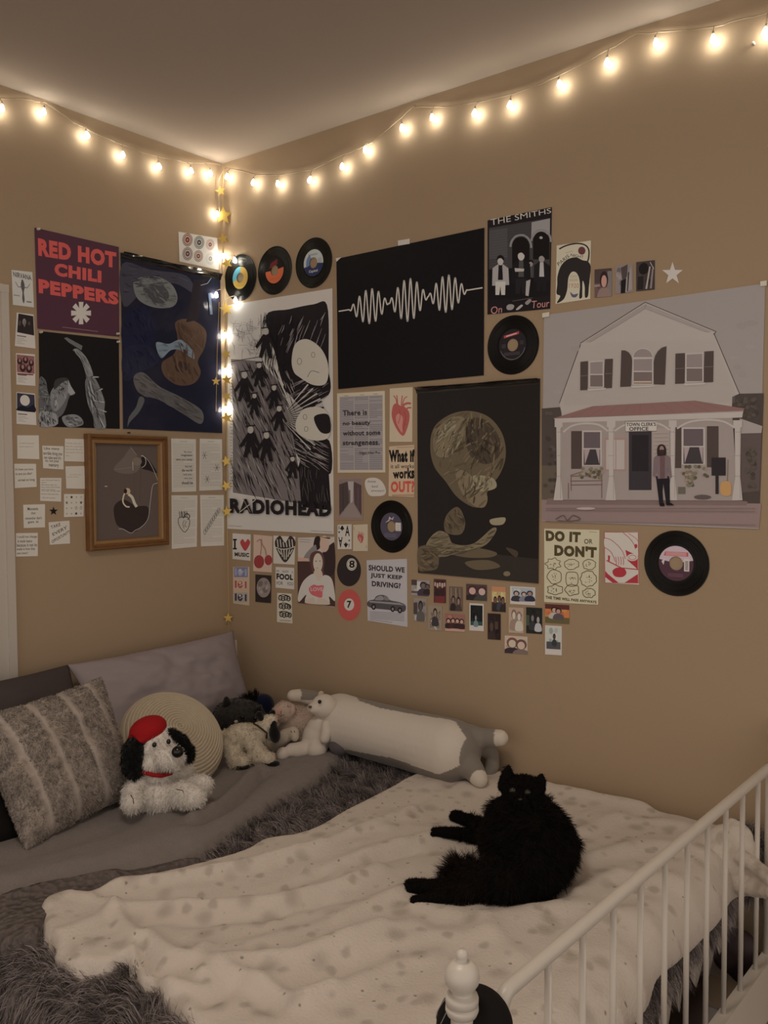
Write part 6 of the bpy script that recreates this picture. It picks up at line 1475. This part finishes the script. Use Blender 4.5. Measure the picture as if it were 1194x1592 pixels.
fu = fur(o, 'short_pile', 30000, .0065, .0015, nrng, None, (0, .1, -.5), .45, .2, None, .22, 1.25, cush_mask, .008, .4, .6, cush_col)
fu.parent = o; fu['kind'] = 'stuff'

# round coiled cushion
rc = np.array([.47, -.655, .703]); vd = CAM-rc; vd /= np.linalg.norm(vd)
rx_ = np.array([-vd[1], vd[0], 0]); rx_ /= np.linalg.norm(rx_); ru_ = np.cross(vd, rx_)
ax_ = vd*.78+rx_*.34+ru_*.50; ax_ /= np.linalg.norm(ax_)
Rr, Hf = .165, .085
nr, na = 260, 110; V_, T_ = [], []
t1 = np.cross(ax_, [0, 0, 1.]); t1 /= np.linalg.norm(t1); t2 = np.cross(ax_, t1)
rr_ = np.linspace(0.002, 1, nr); A_ = np.linspace(0, 2*math.pi, na, endpoint=False)
RR, AA = np.meshgrid(rr_, A_, indexing='ij')
Zf = Hf*(1-RR**3.0)**.5
Zf = Zf+.0062*(np.abs(np.sin(math.pi*(RR*18-AA/(2*math.pi))))**.6-1)*(RR < .985)
Pt = rc+(RR*Rr*np.cos(AA))[..., None]*t1+(RR*Rr*np.sin(AA))[..., None]*t2+Zf[..., None]*ax_
Zb = -.055*(1-RR**3.0)**.5
Pb = rc+(RR*Rr*np.cos(AA))[..., None]*t1+(RR*Rr*np.sin(AA))[..., None]*t2+Zb[..., None]*ax_
Vv_ = np.concatenate([Pt.reshape(-1, 3), Pb.reshape(-1, 3)]); NN_ = nr*na
for i in range(nr-1):
    for j in range(na):
        q = (j+1) % na; a_, b_, c_, d_ = i*na+j, (i+1)*na+j, (i+1)*na+q, i*na+q
        T_ += [(a_, b_, c_), (a_, c_, d_), (a_+NN_, c_+NN_, b_+NN_), (a_+NN_, d_+NN_, c_+NN_)]
o = arr_mesh('round_cushion', Vv_, np.array(T_), None, mat('cream_rope', (.55, .48, .37), .85, .1))
bm = bmesh.new(); bm.from_mesh(o.data); bmesh.ops.recalc_face_normals(bm, faces=bm.faces); bm.to_mesh(o.data); bm.free()
setp(o, 'round cream cushion of coiled rope leaning behind the plush puppy', 'cushion')

# ------------------------------------------------------------------ soft toys
def ball_part(name, vf, e, material, parent, col=(.01, .01, .01)):
    b = MB(); c, rad, ro = e; b.add((ICO[0]*rad) @ np.array(ro).T+np.array(c) if ro is not None else ICO[0]*rad+np.array(c), ICO[1], col); return b.build(name, material, parent, True)
WH, CRM, PNK = (.80, .76, .71), (.68, .61, .49), (.52, .39, .33)

# white plush puppy with red cap
vf = VF((.66, -.835, .585)); dog = empty('plush_puppy', (.66, -.835, .585), 'white plush puppy with black ears and a red cap, sitting against the round cushion', 'soft toy')
P_ = [vf.e(252, 1232, .03, 46, 33, 40), vf.e(245, 1205, .03, 30, 24, 26), vf.e(243, 1162, .02, 35, 36, 33), vf.e(262, 1176, -.03, 24, 19, 24, 10), vf.e(238, 1182, .0, 26, 18, 24)]
P_ += vf.c((216, 1212, .0, 13), (206, 1232, -.02, 15), (206, 1248, -.05, 16)) + vf.c((268, 1232, .0, 20), (290, 1236, -.05, 20), (302, 1240, -.07, 17)) + vf.c((285, 1225, .03, 16), (308, 1222, .0, 17), (316, 1220, -.01, 15)) + vf.c((272, 1205, .03, 12), (292, 1200, .05, 11))
body = blob('body', P_, M['plush'], WH, dog, .005, 5)
nr_ = np.random.default_rng(4)
f_ = fur(body, 'short_pile', 15000, .010, .0012, nr_, dog, (0, 0, -.5), .5, .2, WH, .10, 1.08, None, .01); f_['kind'] = 'stuff'
for pr in ([vf.c((220, 1146, .0, 11), (207, 1168, -.02, 17), (206, 1190, -.02, 16), (210, 1200, -.02, 12))], [vf.c((266, 1138, .0, 6), (283, 1152, -.01, 9), (293, 1170, -.01, 10), (293, 1178, -.01, 8))]):
    e_ = blob('ear', pr[0], M['plush'], (.008, .008, .008), dog, .005, 4)
    g_ = fur(e_, 'ear_pile', 2600, .009, .0012, nr_, None, (0, 0, -.6), .4, .2, (.008, .008, .008), .1, 1.3, None, .01); g_.parent = e_; g_['kind'] = 'stuff'
cap = blob('cap', [vf.e(230, 1134, .02, 30, 20, 30, -18), vf.e(224, 1142, .02, 29, 12, 30, -24)], mat('red_felt', (.36, .008, .012), .9), (.36, .01, .01), dog, .005, 3)
b = MB(); b.tube([vf.p(x, y, o_) for x, y, o_ in ((214, 1196, .02), (224, 1201, -.03), (238, 1205, -.045), (252, 1206, -.04), (266, 1202, -.01))], .006, 8); b.build('collar', mat('red_ribbon', (.32, .008, .012), .8), dog, True)
b = MB(); c_ = vf.p(229, 1198, -.05); 
ball_part('nose', vf, vf.e(276, 1169, -.078, 9, 9, 8), M['black_gloss'], dog)
for x, y in ((240, 1158), (262, 1153)): ball_part('eye', vf, vf.e(x, y, -.048, 3.4, 4, 3), M['black_gloss'], dog)
b = MB(); 
for l_ in ([(203, 1236, -.085), (207, 1242, -.09), (208, 1250, -.09)], [(274, 1227, -.085), (284, 1229, -.10), (288, 1238, -.11)], [(298, 1223, -.06), (308, 1225, -.06), (311, 1233, -.06)]): b.tube([vf.p(*q) for q in l_], .0011, 6)
b.build('stitching', M['black_gloss'], dog)

# standing lamb, black face and hooves
vf = VF((.585, -.415, .59)); lamb = empty('plush_lamb', (.585, -.415, .59), 'cream plush lamb with black face and hooves standing beside the round cushion', 'soft toy')
P_ = [vf.e(380, 1144, .02, 30, 19, 20, 4), vf.e(408, 1136, .0, 15, 16, 14), vf.e(349, 1141, .03, 9, 6, 7), vf.e(358, 1160, .02, 14, 17, 15)]
P_ += vf.c((362, 1165, -.0, 13), (367, 1182, -.02, 14), (376, 1184, -.04, 12)) + vf.c((394, 1158, -.01, 13), (404, 1176, -.02, 14), (416, 1180, -.03, 12)) + vf.c((412, 1128, .0, 12), (420, 1122, .0, 11))
body = blob('body', P_, M['plush'], CRM, lamb, .005, 4)
f_ = fur(body, 'short_pile', 7500, .008, .0014, nr_, lamb, (0, 0, -.3), .7, .2, CRM, .12, 1.1, None, .014); f_['kind'] = 'stuff'
blk = (.010, .009, .009)
fc = blob('face', [vf.e(427, 1141, -.02, 9, 15, 10, -8), vf.e(424, 1126, -.01, 7, 8, 8)], M['plush'], blk, lamb, .004, 4)
for q in ([(406, 1117, -.005, 5), (403, 1111, -.005, 6), (400, 1112, -.005, 4)], [(420, 1113, .02, 4), (424, 1108, .02, 5)]): blob('ear', vf.c(*q), M['plush'], blk, lamb, .004, 3)
for x, y, o_ in ((377, 1192, -.05), (410, 1188, -.04), (424, 1187, -.04)): ball_part('hoof', vf, vf.e(x, y, o_, 11, 4.5, 9), M['plush'], lamb, blk)
b = MB(); b.tube([vf.p(x, y, -.035) for x, y in ((394, 1125), (400, 1128), (408, 1134), (415, 1140), (414, 1148))], .003, 8); b.build('ribbon', mat('brown_ribbon', (.05, .03, .025), .6), lamb, True)

# dark grey eared toy
vf = VF((.33, -.33, .585)); sl = empty('plush_wolf', (.33, -.33, .585), 'dark grey plush animal with pointed black ears behind the lamb', 'soft toy')
dg2 = (.040, .038, .036)
body = blob('body', [vf.e(372, 1112, .0, 40, 25, 34, 4), vf.e(350, 1128, .03, 26, 26, 30), vf.e(385, 1130, .04, 40, 26, 34), vf.e(404, 1118, -.02, 18, 12, 16, 20)], M['plush'], dg2, sl, .006, 5)
f_ = fur(body, 'short_pile', 6000, .008, .0014, nr_, sl, (0, 0, -.4), .4, .2, dg2, .2, 1.2, None, .012); f_['kind'] = 'stuff'
blob('ear', vf.c((353, 1106, -.02, 9), (353, 1095, -.02, 8), (352, 1086, -.01, 4)), M['plush'], blk, sl, .004, 3)
blob('ear', vf.c((396, 1112, -.04, 8), (402, 1104, -.04, 6), (405, 1098, -.03, 3)), M['plush'], blk, sl, .004, 3)
for x, y in ((377, 1115), (397, 1117)): ball_part('eye', vf, vf.e(x, y, -.085, 3, 3.2, 3), M['black_gloss'], sl)
ball_part('muzzle', vf, vf.e(367, 1122, -.085, 3, 2.4, 2.4), M['plush'], sl, (.5, .46, .42))

# navy toy half hidden behind
vf = VF((.31, -.085, .60)); nv = empty('plush_bird', (.31, -.085, .60), 'navy blue plush toy with a spiky black tuft, half hidden in the corner', 'soft toy')
nb = (.010, .013, .040)
body = blob('body', [vf.e(410, 1096, .0, 17, 18, 16), vf.e(414, 1118, .0, 20, 24, 18), vf.e(392, 1098, .02, 14, 14, 14)], M['plush'], nb, nv, .006, 5)
tf = blob('tuft', vf.c((384, 1092, .0, 8), (396, 1086, .0, 7)), M['plush'], blk, nv, .005, 2)
f_ = fur(tf, 'tuft_pile', 500, .022, .003, nr_, None, (0, 0, .6), .4, .0, blk, .2, 1.2, None, 0); f_.parent = tf; f_['kind'] = 'stuff'

# pink sheep
vf = VF((.525, -.25, .59)); sp_ = empty('plush_sheep', (.525, -.25, .59), 'pinkish plush sheep with a stitched smile lying left of the white bear', 'soft toy')
body = blob('body', [vf.e(466, 1126, .02, 36, 28, 30, 20), vf.e(476, 1146, .0, 22, 20, 22), vf.e(442, 1107, -.02, 18, 17, 17)], M['plush'], (.55, .44, .37), sp_, .006, 5)
f_ = fur(body, 'short_pile', 4000, .006, .0016, nr_, sp_, (0, 0, -.2), .8, .1, (.55, .44, .37), .08, 1.06, None, .016); f_['kind'] = 'stuff'
fc = blob('face', [vf.e(437, 1109, -.035, 13, 13, 9)], M['smooth_plush'], (.56, .38, .32), sp_, .004, 3)
blob('ear', vf.c((455, 1098, -.03, 4), (455, 1106, -.04, 5), (452, 1112, -.045, 3)), M['smooth_plush'], PNK, sp_, .004, 2)
b = MB()
for l_ in ([(432, 1110), (437, 1114), (442, 1111)], [(437, 1105), (437, 1113)], [(446, 1098), (451, 1099)]): b.tube([vf.p(x, y, -.066 if x < 445 else -.055) for x, y in l_], .0010, 6)
b.build('stitching', mat('brown_thread', (.12, .06, .05), .7), sp_)

# small curled cream toy between the lamb and the bear
vf = VF((.60, -.285, .585)); cl = empty('plush_snake', (.60, -.285, .585), 'small curled cream plush toy between the lamb and the white bear', 'soft toy')
blob('body', vf.c((425, 1166, .03, 8), (434, 1155, .02, 10), (444, 1144, .0, 11), (456, 1138, -.01, 9), (458, 1146, -.03, 7))+vf.c((418, 1160, .04, 9), (430, 1168, .02, 8)), M['plush'], (.56, .49, .41), cl, .005, 4)
b = MB()
for x in (452, 457): b.tube([vf.p(x, 1136, -.055), vf.p(x+1.5, 1139, -.055)], .001, 6)
b.build('eye', M['black_gloss'], cl)

# white bear
vf = VF((.67, -.225, .587)); br_ = empty('plush_bear', (.67, -.225, .587), 'white plush bear sitting against the long cat pillow', 'soft toy')
P_ = [vf.e(492, 1148, .01, 23, 29, 22, 6), vf.e(497, 1130, .01, 20, 18, 19), vf.e(504, 1098, .0, 21, 19, 20), vf.e(489, 1101, -.02, 12, 9, 11)]
P_ += vf.c((478, 1164, -.01, 13), (462, 1166, -.03, 12), (454, 1166, -.03, 11)) + [vf.e(439, 1172, -.05, 10, 11, 9, 30)] + vf.c((450, 1168, -.03, 8), (441, 1172, -.05, 8)) + [vf.e(492, 1165, -.03, 16, 14, 16)]
body = blob('body', P_, M['smooth_plush'], (.68, .62, .55), br_, .005, 5)
blob('arm', vf.c((507, 1126, -.035, 7), (507, 1140, -.045, 8.5), (505, 1148, -.05, 8)), M['smooth_plush'], (.68, .62, .55), br_, .004, 3)
for x, y, o_ in ((521, 1102, -.01), (499, 1080, .02)): ball_part('ear', vf, vf.e(x, y, o_, 5, 6, 4), M['smooth_plush'], br_, (.52, .43, .36))
ball_part('eye', vf, vf.e(497, 1091, -.046, 3, 3, 2.6), M['black_gloss'], br_)
ball_part('nose', vf, vf.e(482, 1099, -.042, 3, 2, 3), mat('brown_nose', (.12, .07, .055), .5), br_)

# lavender ball
vf = VF((.80, -.16, .60)); ball_ = blob('plush_ball', [vf.e(528, 1160, .0, 17, 13, 15, 10)], M['plush'], (.13, .115, .125), None, .005, 3)
setp(ball_, 'small grey lavender plush ball between the bear and the long cat pillow', 'soft toy')

# long cat body pillow along the wall
lc_ = empty('cat_body_pillow', (.85, -.13, .585), 'long grey and white cat shaped pillow lying along the right wall', 'body pillow')
axp = [((.70, -.125, .686), .090), ((.75, -.135, .682), .094), ((1.0, -.14, .678), .094), ((1.16, -.145, .676), .098)]
P_ = chain(axp, .25)
vfr = VF((1.2, -.13, .60)); vfl = VF((.58, -.075, .72))
P_ += vfr.c((722, 1150, .02, 26), (750, 1147, .01, 15), (768, 1147, -.01, 13.5), (778, 1147, -.02, 12.5)) + vfr.c((716, 1180, -.02, 26), (735, 1196, -.06, 17), (743, 1208, -.09, 14), (746, 1212, -.10, 12)) + vfr.c((748, 1160, .05, 14), (764, 1172, .05, 12), (766, 1190, .04, 11), (760, 1202, .03, 10))
P_ += vfl.c((560, 1118, -.02, 18), (520, 1099, -.01, 14), (502, 1092, .0, 14), (485, 1086, .0, 13), (468, 1082, .0, 11), (456, 1082, -.01, 10))
pawT = [(vfr.p(783, 1147, -.02), .034), (vfr.p(748, 1216, -.11), .034), (vfl.p(455, 1081, -.01), .034)]
def colcat(V):
    x = V[:, 0]; phi = np.degrees(np.arctan2(V[:, 2]-.68, -(V[:, 1]+.14))); ctr = 24
    w = np.interp(x, [.3, .70, .80, .90, 1.05, 1.18, 1.26], [150, 115, 62, 52, 56, 62, 30]); lo = np.interp(x, [.3, .70, .80, 1.0, 1.18, 1.26], [150, 100, 62, 48, 54, 34])
    r = np.hypot(V[:, 2]-.68, V[:, 1]+.14)
    isw = np.where(phi > ctr, phi-ctr < w, ctr-phi < lo) & (x < 1.235+.0*x) & (r < .125)
    isw &= ~((x < .64) & (V[:, 2] > .735))
    c = np.where(isw[:, None], np.array([[.70, .645, .58]]), np.array([[.25, .225, .20]]))
    for p, r_ in pawT: c[np.linalg.norm(V-np.array(p), axis=1) < r_] = (.68, .62, .55)
    return c
blob('body', P_, M['smooth_plush'], colcat, lc_, .0045, 6)

# ------------------------------------------------------------------ the black cat
vf = VF((1.60, -.47, .600)); cat = empty('black_cat', (1.62, -.58, .600), 'long haired black cat lying on the cream blanket, looking at the camera', 'cat')
q, g = vf.q, vf.g
P_ = vf.c((820, 1288, -.06, 54), (836, 1318, -.16, 57), (826, 1346, -.21, 48), (808, 1358, -.22, 36))
P_ += vf.c((813, 1250, -.06, 30), (818, 1268, -.06, 42)) + vf.c((788, 1272, -.08, 32), (782, 1308, -.12, 34), (790, 1340, -.18, 36))
P_ += [vf.e(813, 1231, -.07, 31, 25, 28), vf.e(812, 1240, -.11, 20, 15, 20), vf.e(811, 1245, -.138, 11, 8.5, 11), vf.e(795, 1244, -.09, 12, 11, 13), vf.e(832, 1244, -.09, 12, 11, 13)]
P_ += vf.c((784, 1222, -.06, 10), (788, 1207, -.055, 9.5), (790, 1197, -.055, 6), (790.5, 1190, -.055, 2.4)) + vf.c((838, 1226, -.06, 10), (840, 1216, -.055, 9), (841.5, 1209, -.055, 5.4), (842.5, 1203, -.055, 2.4))
P_ += chain([q(795, 1290, -.03, 24), g(765, 1290, 15), g(738, 1279, 11), g(716, 1271, 10), g(709, 1269, 10.5)]) + chain([q(790, 1308, -.09, 24), g(758, 1302, 14), g(722, 1296, 10), g(692, 1294, 9), g(680, 1294, 8.5)])
P_ += chain([q(830, 1362, -.21, 34), g(785, 1372, 28), g(745, 1368, 24), g(714, 1362, 18)]) + chain([g(770, 1380, 20), g(705, 1380, 14), g(668, 1380, 11.5), g(648, 1378, 11), g(641, 1377, 10)]) + chain([g(735, 1387, 13), g(690, 1393, 10), g(660, 1398, 8), g(648, 1400, 7)])
for x, y in ((635, 1371), (632, 1377), (636, 1384), (704, 1264), (702, 1271), (674, 1291), (673, 1297), (643, 1397), (642, 1402)): c_, r_q = g(x, y, 5, .608); P_.append((c_, r_q, None))
P_ += chain([g(862, 1335, 20), g(882, 1320, 12), g(893, 1313, 7), g(900, 1310, 3)])
CB = (.0060, .0050, .0046)
body = blob('body', P_, mat('cat_coat', 'attr', .9, .06), CB, cat, .0045, 5)
tuftc = g(712, 1350, 20)[0]
def ccol(P):
    brown = np.clip(1-np.linalg.norm(P-g(722, 1360, 20)[0], axis=1)/.11, 0, 1)[:, None]+.35*np.clip(1-np.linalg.norm(P-vf.p(765, 1285, -.1), axis=1)/.10, 0, 1)[:, None]
    return np.array(CB)+np.array([.018, .009, .006])*brown
hd, pw = vf.p(812, 1232, -.08), [g(640, 1378, 9)[0], g(706, 1270, 9)[0], g(680, 1294, 9)[0], g(650, 1399, 7)[0]]
def cmask(P):
    m = np.ones(len(P)); m[np.linalg.norm(P-hd, axis=1) < .068] = 0
    for p in pw: m[np.linalg.norm(P-p, axis=1) < .06] = 0
    return m
cr2 = np.random.default_rng(6)
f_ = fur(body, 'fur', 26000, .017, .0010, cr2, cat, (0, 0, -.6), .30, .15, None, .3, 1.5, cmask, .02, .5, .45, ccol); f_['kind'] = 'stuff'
f_ = fur(body, 'short_fur', 9000, .0055, .0010, cr2, cat, (0, 0, -.8), .25, .1, None, .3, 1.4, lambda P: 1-cmask(P), .0, .4, .4, ccol); f_['kind'] = 'stuff'
def tmask(P): return np.clip(1-np.linalg.norm(P-tuftc, axis=1)/.060, 0, 1)
f_ = fur(body, 'belly_tuft', 2600, .034, .0011, cr2, cat, (-.3, -.1, .4), .35, .05, (.014, .008, .006), .3, 1.5, tmask, .02); f_['kind'] = 'stuff'
MEY = mat('cat_eye', (.016, .018, .014), .08, .5)
for x, y in ((797, 1229), (820, 1232)): ball_part('eye', vf, vf.e(x, y, -.150 if x < 810 else -.148, 4.4, 4.0, 3.5), MEY, cat)
ball_part('nose', vf, vf.e(809, 1243, -.158, 3.2, 2.2, 2.5), M['black_gloss'], cat)
